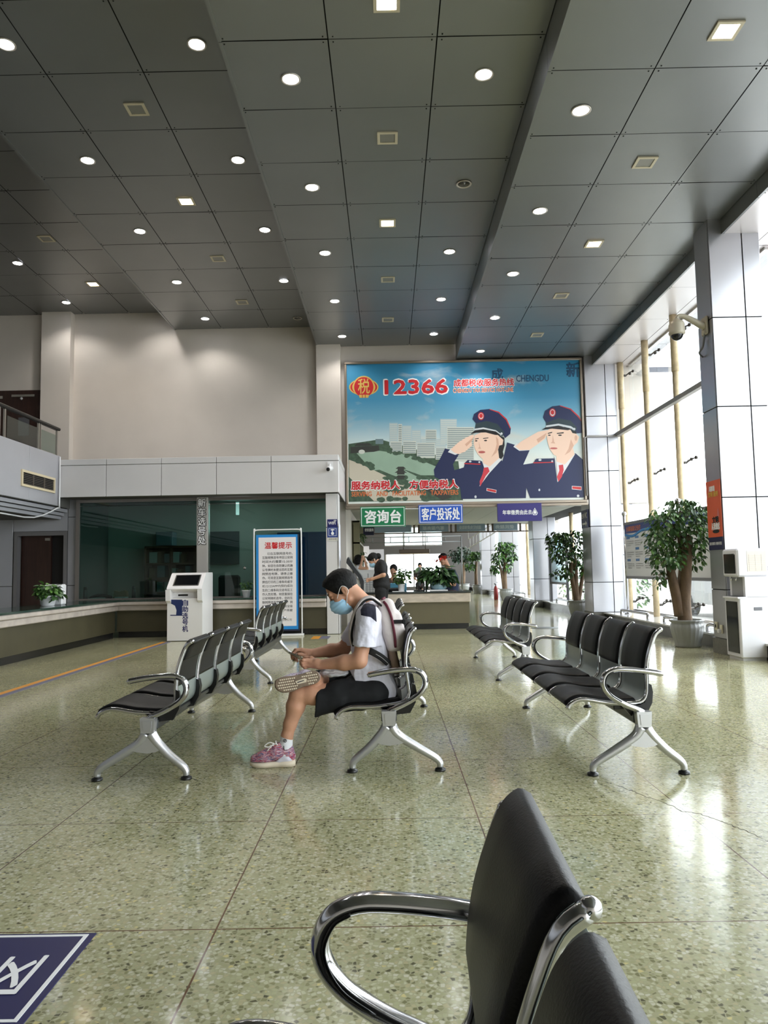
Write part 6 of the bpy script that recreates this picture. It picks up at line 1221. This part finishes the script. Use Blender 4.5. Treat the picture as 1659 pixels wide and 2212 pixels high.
for i in range(len(poly)):                                        # cut the cloth along the seams of the shoulder panel
    (x0, z0), (x1, z1) = poly[i], poly[(i + 1) % len(poly)]
    gm_ = [f for f in bm.faces if f.calc_center_median().y < 4.64 and f.calc_center_median().z > .85]; gm_ += list({e for f in gm_ for e in f.edges}) + list({v for f in gm_ for v in f.verts})
    bmesh.ops.bisect_plane(bm, geom=gm_, plane_co=(x0, 4.5, z0), plane_no=(z1 - z0, 0, x0 - x1), dist=1e-5)
bm.to_mesh(me); bm.free()
for p_ in me.polygons: p_.use_smooth = True
sh = new_obj('polo_shirt', me, man, [shirt_m, navy_c])
cen = np.array([p.center[:] for p in me.polygons]) + np.array(ORG[man.name]); me.polygons.foreach_set('material_index', (in_poly(cen[:, [0, 2]], poly) & (cen[:, 1] < 4.62)).astype(np.int32)); me.update()
cl = MB(); cl.tube(spline([q(905, 395, 4.64), q(920, 350, 4.632), q(965, 300, 4.64), q(1000, 290, YC), q(965, 300, 4.76), q(920, 350, 4.768), q(905, 395, 4.76)], 5), 0, 8, flat=(.008, .02)); cl.obj('collar', shirt_m, sh)
# shorts
SH = [cap(q(1040, 1005, 4.61), .094, q(760, 1020, 4.60), .092), cap(q(760, 1020, 4.60), .092, q(560, 1075, 4.59), .088), cap(q(1040, 940, 4.82), .105, q(720, 915, 5.0), .088), cap(q(720, 910, 5.0), .085, q(600, 905, 4.78), .07), cap(q(1040, 980, YC), .10, q(900, 970, YC), .09)]
me = sdf_mesh(SH, .006, .03, [(q(590, 1075, 4.59), (-1, 0, .12), (-1, 4.4, .2), (.1, 4.73, .62)), (q(620, 905, 4.72), (-.2, -1, 0), (-1, 4.60, .45), (q(760, 0, 4.7)[0], 4.8, .7))], 'shorts', 2); wrinkle(me, .006, 11, (1, 1, 1.4)); new_obj('shorts', me, man, shorts_m)
# socks and shoes
sock_m = M('white sock', (222, 222, 226), .85, bump=.15, bscale=200)
so = new_obj('sock', sdf_mesh([cap(q(363, 1318, 4.585), .037, q(352, 1400, 4.585), .038), cap(q(352, 1400, 4.585), .038, q(345, 1470, 4.585), .042)], .004, .01, [(q(362, 1322, 4.585), (.15, 0, 1), *BOX)], 'sock'), man, sock_m)
mb = MB(); c0 = q(345, 1371, 4.546); mb.tube([(c0[0] + .009 * math.cos(a), c0[1], c0[2] + .009 * math.sin(a)) for a in np.linspace(0, 6.28, 17)], .0018, 5); mb.tube([(c0[0] - .005, c0[1], c0[2] - .006), (c0[0] + .005, c0[1], c0[2] + .006)], .0018, 5)
c1 = q(335, 1410, 4.546); mb.tube([c1, q(338, 1446, 4.543), q(362, 1444, 4.546)], .0022, 5); mb.obj('sock_emblem', black_pl, so)
def knit_mat(name, cols, sc=(14, 14, 90)):
    m = bpy.data.materials.new(name); m.use_nodes = True; nt = m.node_tree; b = nt.nodes['Principled BSDF']; b.inputs['Roughness'].default_value = .8
    tc = nt.nodes.new('ShaderNodeTexCoord'); mp = nt.nodes.new('ShaderNodeMapping'); mp.inputs['Scale'].default_value = sc; n = nt.nodes.new('ShaderNodeTexNoise'); n.inputs['Scale'].default_value = 1.6; n.inputs['Detail'].default_value = 4; n.inputs['Distortion'].default_value = .8; r = nt.nodes.new('ShaderNodeValToRGB'); r.color_ramp.interpolation = 'CONSTANT'
    e = r.color_ramp.elements; e[0].color = (*lin(cols[0]), 1); e[1].position = .38; e[1].color = (*lin(cols[1]), 1)
    for i, c in enumerate(cols[2:]): x = e.new(.44 + .05 * i); x.color = (*lin(c), 1)
    nt.links.new(tc.outputs['Object'], mp.inputs[0]); nt.links.new(mp.outputs[0], n.inputs['Vector']); nt.links.new(n.outputs['Fac'], r.inputs[0]); nt.links.new(r.outputs[0], b.inputs['Base Color']); return m
knit = knit_mat('multicolour knit', [(70, 60, 90), (180, 60, 84), (206, 190, 200), (150, 60, 80), (70, 110, 150), (214, 150, 140), (196, 70, 70)]); foam = M('cream foam sole', (222, 208, 186), .7); heel_m = M('pale grey heel cup', (206, 202, 212), .5)
YS = 4.585; shoe = MB(); 
u_ = sdf_mesh([cap(q(118, 1512, YS), .033, q(190, 1490, YS), .042), cap(q(190, 1490, YS), .042, q(275, 1455, YS), .046), cap(q(275, 1460, YS), .046, q(355, 1470, YS), .04), cap(q(290, 1420, YS), .04, q(350, 1430, YS), .038), cap(q(378, 1415, YS), .018, q(385, 1490, YS), .034)], .004, .02, [(q(250, 1528, YS), (0, 0, -1), *BOX), (q(300, 1385, YS), (-.45, 0, 1), *BOX)], 'shoe_upper', 1)
sl = new_obj('shoe', u_, man, knit)
def foot_outline(toe, heel, Y, wd):
    """closed outline of a sole in the X-Y plane from toe x to heel x"""
    L = heel - toe; return [(toe + L * a, Y + wd * b) for a, b in ((0, 0), (.02, -.3), (.08, -.62), (.2, -.92), (.34, -1), (.5, -.86), (.65, -.78), (.8, -.82), (.92, -.66), (.98, -.34), (1, 0), (.98, .34), (.92, .6), (.8, .7), (.65, .62), (.5, .6), (.34, .78), (.2, .8), (.08, .55), (.02, .3))]
tx, hx = q(70, 1530, YS)[0], q(427, 1530, YS)[0]; ol = foot_outline(tx, hx, YS, .052); ol = [p[:2] for p in spline([(x, y, 0) for x, y in ol + [ol[0]]], 4)][:-1]; sb = MB()
def zt_(x): t = (x - tx) / (hx - tx); return .024 + .014 * t + .006 * max(0, .12 - t) / .12
sb.smooth = True; vs = [(x, y, .002 + .012 * max(0, (tx + .05 - x) / .05) ** 2) for x, y in ol] + [(x, YS + (y - YS) * 1.02, zt_(x)) for x, y in ol]; n = len(ol)
sb.add(vs, [tuple(range(n - 1, -1, -1)), tuple(range(n, 2 * n))] + [(i, (i + 1) % n, n + (i + 1) % n, n + i) for i in range(n)], None); sb.obj('sole', foam, sl)
new_obj('heel_cup', sdf_mesh([cap(q(388, 1455, YS), .014, q(362, 1495, YS), .043), cap(q(360, 1500, YS), .043, q(310, 1512, YS), .044)], .004, .01, [(q(330, 1480, YS), (-.6, 0, .8), *BOX), (q(250, 1530, YS), (0, 0, -1), *BOX)], 'heel_cup'), sl, heel_m)
lb = MB()
for i in range(4):
    a = q(215 + 20 * i, 1440 - 16 * i, YS - .036 + .0 * i); b = q(222 + 20 * i, 1425 - 16 * i, YS + .03); lb.tube([a, q(212 + 20 * i, 1422 - 16 * i, YS), b], .004, 6)
for pts in ([(262, 1396), (225, 1385), (185, 1412), (215, 1420), (250, 1402)], [(262, 1396), (285, 1402), (262, 1440)], [(262, 1396), (232, 1420), (205, 1452)]): lb.tube(spline([q(x, y, YS - .035) for x, y in pts], 4), .0035, 6)
lb.obj('laces', loop_m, sl)
# right shoe, its studded sole turned to the viewer
OUT = [(262, 935), (268, 905), (300, 882), (350, 870), (410, 864), (465, 852), (520, 834), (565, 824), (600, 834), (619, 865), (618, 892), (598, 918), (550, 938), (490, 950), (440, 972), (395, 990), (345, 997), (300, 988), (272, 965)]
OUT = [(p[0], p[1]) for p in spline([(x, y, 0) for x, y in OUT + [OUT[0]]], 3)][:-1]
YR = 4.455; oc = np.array([p for p in OUT]).mean(0)
def sole_pt(x, y, Y, s=1.0): return q(oc[0] + (x - oc[0]) * s, oc[1] + (y - oc[1]) * s, Y)
u_ = sdf_mesh([cap(q(318, 922, 4.515), .034, q(400, 905, 4.52), .040), cap(q(400, 905, 4.52), .04, q(500, 885, 4.53), .042), cap(q(500, 880, 4.53), .042, q(575, 875, 4.53), .036), cap(q(500, 870, 4.55), .038, q(560, 880, 4.60), .04)], .004, .02, [(q(400, 900, 4.485), (0, -1, 0), *BOX)], 'shoe')
sr = new_obj('shoe', u_, man, knit_mat('pale knit', [(150, 130, 160), (214, 206, 220), (222, 216, 226), (196, 180, 206), (226, 222, 230), (170, 120, 140), (214, 206, 220)], (40, 40, 40)))
sb = MB(); n = len(OUT); lay = [(YR + .004, .965), (YR, .975), (YR, .93)]; vs = [sole_pt(x, y, 4.492, .97) for x, y in OUT] + [sole_pt(x, y, YR + .008, 1.0) for x, y in OUT] + [sole_pt(x, y, YR, .95) for x, y in OUT]
sb.add(vs, [tuple(range(n))] + [(k * n + i, k * n + (i + 1) % n, (k + 1) * n + (i + 1) % n, (k + 1) * n + i) for k in (0, 1) for i in range(n)] + [tuple(range(2 * n, 3 * n))[::-1]], False); sb.obj('sole', M('brown grey outsole', (128, 110, 94), .75, noise=.2, nscale=40), sr, recalc=True)
st_ = MB(); inn = [(oc[0] + (x - oc[0]) * .88, oc[1] + (y - oc[1]) * .84) for x, y in OUT]
for i in range(24):
    for j in range(9):
        x, y = 268 + i * 15.5 + (8 if j % 2 else 0), 815 + j * 21 - 0.0 * i + (0 if i < 12 else 0); y += (440 - x) * .16
        if in_poly(np.array([[x, y]]), inn)[0] and not (418 < x < 522 and 872 < y < 940): c = q(x, y, YR); st_.ball(c, (.0054, .0035, .0046), 8, 5)
st_.obj('sole_studs', foam, sr)
ib = MB(); ib.prism([(424, 908), (498, 884), (514, 890), (512, 914), (440, 932)], lambda u, v: q(u, v, YR), lambda u, v: q(u, v, YR - .004)); ib.obj('sole_insert', foam, sr, recalc=True)
ib = MB(); ib.prism([(440, 914), (492, 898), (494, 904), (442, 921)], lambda u, v: q(u, v, YR - .003), lambda u, v: q(u, v, YR - .0055)); ib.obj('sole_slot', navy_c, sr, recalc=True)
# phone between both hands
a, b = np.array(hh(632.5, 1415.5, 4.765)), np.array(hh(656.5, 1425.5, 4.615)); ax_ = (b - a) / np.linalg.norm(b - a); nrm = np.array((.62, 0, .78)); nrm -= ax_ * (nrm @ ax_); nrm /= np.linalg.norm(nrm); wv_ = np.cross(nrm, ax_); c = (a + b) / 2 + nrm * .002; L2 = .078
ph = thing('mobile_phone', 'slim gold edged phone held in both hands of the seated man', 'phone', tuple(c))
def slab(hx_, hy_, z0, z1): 
    v = [c + ax_ * sx * hx_ + wv_ * sy * hy_ + nrm * z for z in (z0, z1) for sx, sy in ((-1, -1), (1, -1), (1, 1), (-1, 1))]; return MB().add(v, [(3, 2, 1, 0), (4, 5, 6, 7), (0, 1, 5, 4), (1, 2, 6, 5), (2, 3, 7, 6), (3, 0, 4, 7)], False)
slab(L2, .037, -.004, .004).obj('case', M('gold grey phone metal', (120, 112, 92), .3, .7), ph); slab(L2 - .006, .034, .004, .0048).obj('screen', screen_m, ph)
# crumpled plastic bag on the lap
me = sdf_mesh([('e', q(740, 848, 4.62), (.078, .075, .017)), ('e', q(680, 838, 4.66), (.055, .06, .016)), ('e', q(640, 790, 4.68), (.03, .04, .012))], .0045, .02, (), 'plastic_bag', 1); wrinkle(me, .009, 20, (1, 1, 2.2)); tag(new_obj('plastic_bag', me, None, M('thin white plastic', (216, 216, 220), .3, trans=.25)), 'crumpled white plastic bag on the lap of the seated man', 'bag')
# backpack
canv = M('pale grey beige canvas', (206, 196, 194), .85, bump=.15, bscale=150); taupe = M('taupe canvas', (140, 118, 104), .85); blk_w = M('black webbing', (18, 17, 18), .8, bump=.2, bscale=300)
bpk = thing('backpack', 'pale grey beige backpack with a maroon zip on the back of the seated man', 'backpack', q(1190, 640, YC))
tl_ = math.radians(-11); R_ = np.array([[math.cos(tl_), 0, -math.sin(tl_)], [0, 1, 0], [math.sin(tl_), 0, math.cos(tl_)]])
R_ = np.array([[math.cos(.2), 0, -math.sin(.2)], [0, 1, 0], [math.sin(.2), 0, math.cos(.2)]])
me = sdf_mesh([('b', q(1165, 470, YC), (.052, .135, .155), R_, {'r': .035}), ('b', q(1215, 500, YC), (.045, .115, .115), R_, {'r': .035}), ('b', q(1130, 330, YC), (.035, .12, .05), R_, {'r': .03})], .005, .018, (), 'bag_body', 2); wrinkle(me, .005, 12); new_obj('bag_body', me, bpk, canv)
me = sdf_mesh([('b', q(1195, 730, YC), (.024, .12, .085), R_ * 1.0, {'r': .02})], .006, .02, (), 'taupe_panel', 1); wrinkle(me, .004, 16); new_obj('taupe_panel', me, bpk, taupe)
YB = YC - .142
MB().tube(spline([q(1112, 285, YB + .02), q(1140, 322, YB + .0), q(1170, 395, YB - .003), q(1188, 480, YB - .003), q(1202, 570, YB), q(1205, 645, YB + .01)], 5), 0, 8, flat=(.004, .008)).obj('zip', M('maroon zip', (96, 24, 44), .6), bpk)
MB().box(q(1188, 430, YB), tuple(np.array(q(1270, 458, YB)) + (0, .02, 0)), .003).box(tuple(np.array(q(1258, 425, YB)) - (0, .004, 0)), tuple(np.array(q(1288, 462, YB)) + (0, .03, 0)), .004).obj('buckle_strap', blk_w, bpk)
MB().tube(spline([q(1100, 270, YC - .03), q(1120, 258, YC), q(1100, 270, YC + .03)], 4), .008, 6).obj('grab_loop', M('maroon zip', (96, 24, 44)), bpk)
def strap(Y, o):
    return spline([q(1100, 318, Y), q(1062, 286, Y), q(1010, 256, Y), q(950, 276, Y - o * .004), q(902, 345, Y - o * .012), q(872, 430, Y - o * .022), q(856, 540, Y - o * .034), q(870, 620, Y - o * .04)], 5)
for Y, o in ((4.60, 1), (4.80, -1)):
    MB().tube(strap(Y, o), 0, 10, flat=(.03, .013)).obj('shoulder_strap', canv, bpk); e = [(p[0] + .007, p[1] - .028, p[2] - .009) for p in strap(Y, o)]
    MB().tube(e, 0, 8, flat=(.005, .007)).obj('strap_edge', blk_w, bpk)
lw = [q(985, 662, 4.522), q(1040, 688, 4.515), q(1100, 724, 4.525), q(1150, 768, 4.56)]; lb = MB(); lb.tube(spline(lw, 5), 0, 10, flat=(.005, .021)); lb.obj('webbing_strap', blk_w, bpk); lb = MB(); lb.tube([(p[0], p[1] - .0055, p[2]) for p in spline(lw, 5)[6:]], .0014, 5); lb.obj('strap_stitching', M('pale stitching', (190, 190, 188), .7), bpk)
lb = MB(); lb.box(tuple(np.array(q(975, 655, 4.516))), tuple(np.array(q(1000, 685, 4.530))), .003); lb.obj('strap_buckle', black_pl, bpk)

# ---------------- people at the counter
def fig(name, label, loc, skin_m, body, clothes, hair, vox=.008, extra=None):
    t = thing(name, label, 'person', loc); new_obj('body', sdf_mesh(body, vox, .025, (), 'body', 1), t, skin_m)
    for nm, P2, m_, cuts_ in clothes: me = sdf_mesh(P2, vox, .03, cuts_, nm, 1); wrinkle(me, .004, 14); new_obj(nm, me, t, m_)
    if hair: me = sdf_mesh(hair, vox * .8, .02, (), 'hair', 1); wrinkle(me, .004, 40); new_obj('hair', me, t, hair_m)
    return t
def w2(cx, cy, Y): return tuple(float(v) for v in PY(740 + cx / 8.295, 1120 + cy / 8.295, Y))
YW = 14.25; hw = Head(w2(548, 735, YW), (-.8, 0, -.6), (-.6, 0, .8), .98); wsh = (w2(700, 810, YW - .15), w2(690, 810, YW + .15)); wel = (w2(735, 1010, YW - .235), w2(700, 1010, YW + .22)); wwr = (w2(530, 1085, YW - .15), w2(510, 1085, YW + .05)); fl = 0.0
body = hw.prims() + [cap(hw.p(-.03, 0, -.05), .05, w2(670, 790, YW), .055), cap(wsh[0], .045, wsh[1], .045), cap(w2(690, 830, YW), .09, w2(700, 1150, YW), .1)]
for i in (0, 1):
    body += [cap(wsh[i], .045, wel[i], .04), cap(wel[i], .038, wwr[i], .026), cap(wwr[i], .026, w2(480, 1100, YW - .1 + .13 * i), .03)]
    hb_ = np.array(w2(478, 1105, YW - .1 + .13 * i))
    for k in range(4): body += chain([tuple(hb_ + (-.01, (.024 - .016 * k) * (1 if i else -1) * -.5, -.008 * k)), tuple(hb_ + (-.045, (.02 - .012 * k) * .4, .004 - .014 * k)), tuple(hb_ + (-.055, .012 if not i else -.012, .02 - .014 * k))], .0095, .008, .004)
    body += chain([tuple(hb_ + (.01, 0, .02)), tuple(hb_ + (-.025, 0, .035)), tuple(hb_ + (-.045, 0, .03))], .011, .009, .004)
    lx = w2(700, 1200, YW)[0] + (.02 if i else -.02); yy = YW + (.09 if i else -.09); body += [cap((lx, yy, .74), .085, (lx - .02, yy, .44), .055), cap((lx - .02, yy, .44), .055, (lx + .02, yy, .1), .036)]
top = [('e', w2(690, 900, YW), (.13, .19, .17)), ('e', w2(690, 1080, YW), (.155, .185, .17)), ('e', w2(700, 1190, YW), (.165, .19, .12)), cap(wsh[0], .06, wsh[1], .06), cap(w2(660, 790, YW), .058, w2(690, 850, YW), .08)]
for i in (0, 1): top += [cap(wsh[i], .058, tuple(np.array(wsh[i]) * .25 + np.array(wel[i]) * .75), .056)]
trs = []
for i in (0, 1): lx = w2(700, 1200, YW)[0] + (.02 if i else -.02); yy = YW + (.09 if i else -.09); trs += [cap((lx, yy, .78), .11, (lx - .01, yy, .42), .075), cap((lx - .01, yy, .42), .075, (lx + .02, yy, .07), .06)]
blk_t = M('black blouse', (18, 18, 20), .8); blk_tr = M('black trousers', (12, 12, 14), .85)
wz = w2(700, 1268, YW)[2]
wm = fig('person', 'person standing in black with hair bun and blue mask at the slanted terminal', (w2(700, 0, YW)[0], YW, 0), skin2, body, [('blouse', top, blk_t, [(w2(700, 1275, YW), (0, 0, -1), *BOX)]), ('trousers', trs, blk_tr, [((0, 0, .06), (0, 0, -1), *BOX)])], [hw.e((-.02, 0, .03), (.105, .092, .098)), ('e', w2(640, 676, YW), (.055, .05, .06), {'k': .006}), hw.e((.035, 0, .06), (.062, .078, .05))])
new_obj('face_mask', hw.mask(.006), wm, mask_m); [b.obj("ear_loop", loop_m, wm) for b in hw.loops()]
for i in (0, 1): lx = w2(700, 1200, YW)[0] + .02; yy = YW + (.09 if i else -.09); new_obj('shoe', sdf_mesh([cap((lx - .15, yy, .035), .035, (lx + .03, yy, .045), .045)], .008, .01, [((0, 0, .004), (0, 0, -1), *BOX)], 'shoe'), wm, black_pl)
pp = np.array(w2(462, 1050, YW)); tag(MB().box(tuple(pp - (.01, .035, .07)), tuple(pp + (.002, .035, .07)), .003).obj('mobile_phone', black_pl), 'dark phone in the hands of the woman in black', 'phone')
# girl in white holding up her arms behind the partition
YG = 17.9; g = lambda x, y, d=0: w2(x, y, YG + d); hg = Head(g(290, 740), (.75, .5, -.2), (0, 0, 1), .95); gx = g(300, 900)[0]
gb_ = hg.prims() + [cap(hg.p(-.02, 0, -.06), .045, g(300, 850), .05), cap(g(280, 885, -.14), .042, g(330, 885, .14), .042), cap(g(300, 900), .09, (gx, YG, .95), .1), cap(g(270, 885, -.15), .04, g(440, 900, -.2), .034), cap(g(440, 900, -.2), .032, g(392, 730, -.1), .022), cap(g(330, 885, .1), .04, g(330, 870, -.1), .034), cap(g(325, 870, -.16), .033, g(352, 730, -.12), .023), cap(g(392, 730, -.1), .024, g(372, 690, -.08), .026), cap(g(352, 730, -.12), .024, g(356, 690, -.1), .026)]
for k in range(4): gb_ += chain([g(372 + 3 * k, 695, -.1 + .012 * k), g(374 + 3 * k, 672, -.1 + .012 * k), g(366 + 3 * k, 664, -.09 + .012 * k)], .009, .008, .004) + chain([g(352 - 3 * k, 700, -.12 + .012 * k), g(346 - 3 * k, 680, -.12 + .012 * k), g(352 - 3 * k, 668, -.1 + .012 * k)], .009, .008, .004)
gb_ += chain([g(380, 705, -.12), g(366, 690, -.13)], .011, .009, .004) + chain([g(350, 712, -.13), g(360, 696, -.14)], .011, .009, .004)
for i in (-1, 1): gb_ += [cap((gx, YG + i * .09, .95), .085, (gx, YG + i * .09, .48), .055), cap((gx, YG + i * .09, .48), .052, (gx, YG + i * .09, .05), .036)]
fig('person', 'person in white with bobbed dark hair and raised hands, behind the white partition', (gx, YG, 0), skin2, gb_, [('blouse', [('e', g(300, 960), (.12, .18, .2)), cap(g(300, 1000), .12, (gx, YG, .95), .13), cap(g(280, 885, -.14), .055, g(330, 885, .14), .055)], M('white blouse', (214, 216, 222), .8), ()), ('skirt', [cap((gx, YG, .95), .14, (gx, YG, .5), .17)], navy_c, ())],
    [hg.e((-.02, 0, .025), (.11, .095, .105)), hg.e((-.03, .03, -.06), (.08, .075, .08)), hg.e((-.03, -.03, -.06), (.08, .075, .08))])
# man in navy at the right end behind the counter
YN = 16.3; nv = lambda px, py, d=0: tuple(float(v) for v in PY(px, py, YN + d)); hn = Head(nv(957, 1207), (-.8, -.3, -.3), (0, 0, 1), .95); nx = nv(972, 1250)[0]
nb_ = hn.prims() + [cap(hn.p(-.03, 0, -.05), .052, nv(968, 1226), .055), cap(nv(970, 1234, -.17), .05, nv(974, 1234, .17), .05), cap(nv(976, 1245), .1, (nx + .03, YN, .5), .12), cap(nv(980, 1236, -.18), .045, nv(981, 1262, -.22), .04), cap(nv(981, 1262, -.22), .04, nv(962, 1262, -.36), .028), cap(nv(962, 1262, -.36), .028, nv(953, 1263, -.38), .03), cap(nv(974, 1236, .18), .045, nv(975, 1264, .2), .04), cap(nv(975, 1264, .2), .038, nv(955, 1266, .0), .028)]
hb_ = np.array(nv(952, 1263, -.38))
for k in range(4): nb_ += chain([tuple(hb_ + (0, -.03 + .02 * k, 0)), tuple(hb_ + (-.04, -.03 + .02 * k, .004)), tuple(hb_ + (-.065, -.028 + .02 * k, -.008))], .0095, .008, .004)
nb_ += chain([tuple(hb_ + (.03, -.04, .01)), tuple(hb_ + (-.01, -.055, .008))], .012, .009, .005)
for i in (-1, 1): nb_ += [cap((nx + .05, YN + i * .1, .5), .09, (nx - .35, YN + i * .1, .5), .06), cap((nx - .35, YN + i * .1, .5), .055, (nx - .33, YN + i * .1, .05), .038)]
fig('person', 'person in a navy shirt seated behind the counter, right of the anthurium', (nx, YN, 0), skin, nb_, [('navy_shirt', [('e', nv(974, 1250), (.14, .2, .22)), cap(nv(970, 1234, -.16), .066, nv(974, 1234, .16), .066), cap(nv(977, 1250), .14, (nx + .03, YN, .55), .15), cap(nv(979, 1236, -.17), .065, nv(981, 1254, -.21), .062), cap(nv(974, 1236, .17), .065, nv(975, 1254, .2), .062)], M('navy shirt', (30, 40, 66), .85), ()),
    ('trousers', [cap((nx + .05, YN - .1, .5), .11, (nx - .36, YN - .1, .5), .08), cap((nx + .05, YN + .1, .5), .11, (nx - .36, YN + .1, .5), .08), cap((nx - .36, YN - .1, .5), .075, (nx - .33, YN - .1, .1), .06), cap((nx - .36, YN + .1, .5), .075, (nx - .33, YN + .1, .1), .06)], blk_tr, ())], [hn.e((-.018, 0, .035), (.1, .085, .09)), hn.e((.03, 0, .065), (.07, .07, .045))])
MB().box((nx - .2, YN - .25, .38), (nx + .25, YN + .25, .42), .02).box((nx + .2, YN - .22, .42), (nx + .26, YN + .22, .8), .02).tube([(nx + .03, YN, .05), (nx + .03, YN, .38)], .03, 8).box((nx - .22, YN - .03, 0), (nx + .28, YN + .03, .05)).mesh('x') if 0 else tag(MB().box((nx - .2, YN - .25, .34), (nx + .2, YN + .25, .38), .02).tube([(nx + .03, YN, .05), (nx + .03, YN, .38)], .03, 8).box((nx - .22, YN - .03, 0), (nx + .28, YN + .03, .05)).obj('office_stool', black_pl), 'dark stool under the person in the navy shirt', 'stool')
# clerk behind the leafy plant, and a walker far off
for (Yf, hx_, hy_, lab, col, seated) in ((16.6, 850, 1231, 'dark haired person seated low behind the leafy plant in the white pot', (92, 70, 60), True), (30.0, 907, 1222, 'small far person in a dark top before the bright doorway', (60, 44, 48), False)):
    z = lambda px, py, d=0: tuple(float(v) for v in PY(px, py, Yf + d)); hf = Head(z(hx_, hy_), (-.2, -1, -.3), (0, 0, 1), .95); c = hf.c; sx = c[0]; zs = c[2] - .24; hz_ = zs - .5
    bb_ = hf.prims() + [cap(hf.p(-.02, 0, -.06), .05, (sx, Yf + .02, zs + .03), .055), cap((sx - .15, Yf + .02, zs), .048, (sx + .15, Yf + .02, zs), .048), cap((sx, Yf + .02, zs), .09, (sx, Yf + .04, hz_), .1)]
    for i in (-1, 1):
        bb_ += [cap((sx + i * .17, Yf + .02, zs), .045, (sx + i * .21, Yf, zs - .27), .038), cap((sx + i * .21, Yf, zs - .27), .036, (sx + i * .12, Yf - .2, zs - .36), .026), cap((sx + i * .12, Yf - .2, zs - .36), .026, (sx + i * .1, Yf - .27, zs - .37), .028)]
        for k in range(4): bb_ += chain([(sx + i * .1 - .03 + .02 * k, Yf - .28, zs - .37), (sx + i * .1 - .03 + .02 * k, Yf - .33, zs - .375), (sx + i * .1 - .03 + .02 * k, Yf - .355, zs - .39)], .009, .008, .004)
        bb_ += chain([(sx + i * .06, Yf - .24, zs - .36), (sx + i * .045, Yf - .29, zs - .365)], .011, .009, .004)
        if seated: bb_ += [cap((sx + i * .1, Yf, hz_), .08, (sx + i * .1, Yf - .38, hz_), .06), cap((sx + i * .1, Yf - .38, hz_), .055, (sx + i * .1, Yf - .38, .04), .038)]
        else: bb_ += [cap((sx + i * .09, Yf + .04, hz_), .08, (sx + i * .09, Yf, hz_ * .52), .055), cap((sx + i * .09, Yf, hz_ * .52), .052, (sx + i * .09, Yf + .06, .04), .038)]
    leg = [cap((sx + i * .1, Yf, hz_), .1, (sx + i * .1, Yf - .38, hz_), .075) if seated else cap((sx + i * .09, Yf + .04, hz_), .1, (sx + i * .09, Yf + .04, .12), .065) for i in (-1, 1)]
    fig('person', lab, (sx, Yf, 0), skin2, bb_, [('top', [('e', (sx, Yf + .03, zs - .12), (.18, .12, .2)), cap((sx - .15, Yf + .02, zs), .06, (sx + .15, Yf + .02, zs), .06), cap((sx, Yf + .04, zs - .2), .13, (sx, Yf + .04, hz_), .14), cap((sx - .17, Yf + .02, zs), .056, (sx - .2, Yf, zs - .18), .05), cap((sx + .17, Yf + .02, zs), .056, (sx + .2, Yf, zs - .18), .05)], M('dull cloth %d' % hx_, col, .85), ()), ('trousers', leg, blk_tr, ())], [hf.e((-.02, 0, .03), (.108, .09, .1))], .01)
    if seated: tag(MB().box((sx - .22, Yf - .2, hz_ - .16), (sx + .22, Yf + .24, hz_ - .12), .02).tube([(sx, Yf, .05), (sx, Yf, hz_ - .12)], .03, 8).box((sx - .22, Yf - .03, 0), (sx + .22, Yf + .03, .05)).obj('office_stool', black_pl), 'dark stool under the person behind the leafy plant', 'stool')
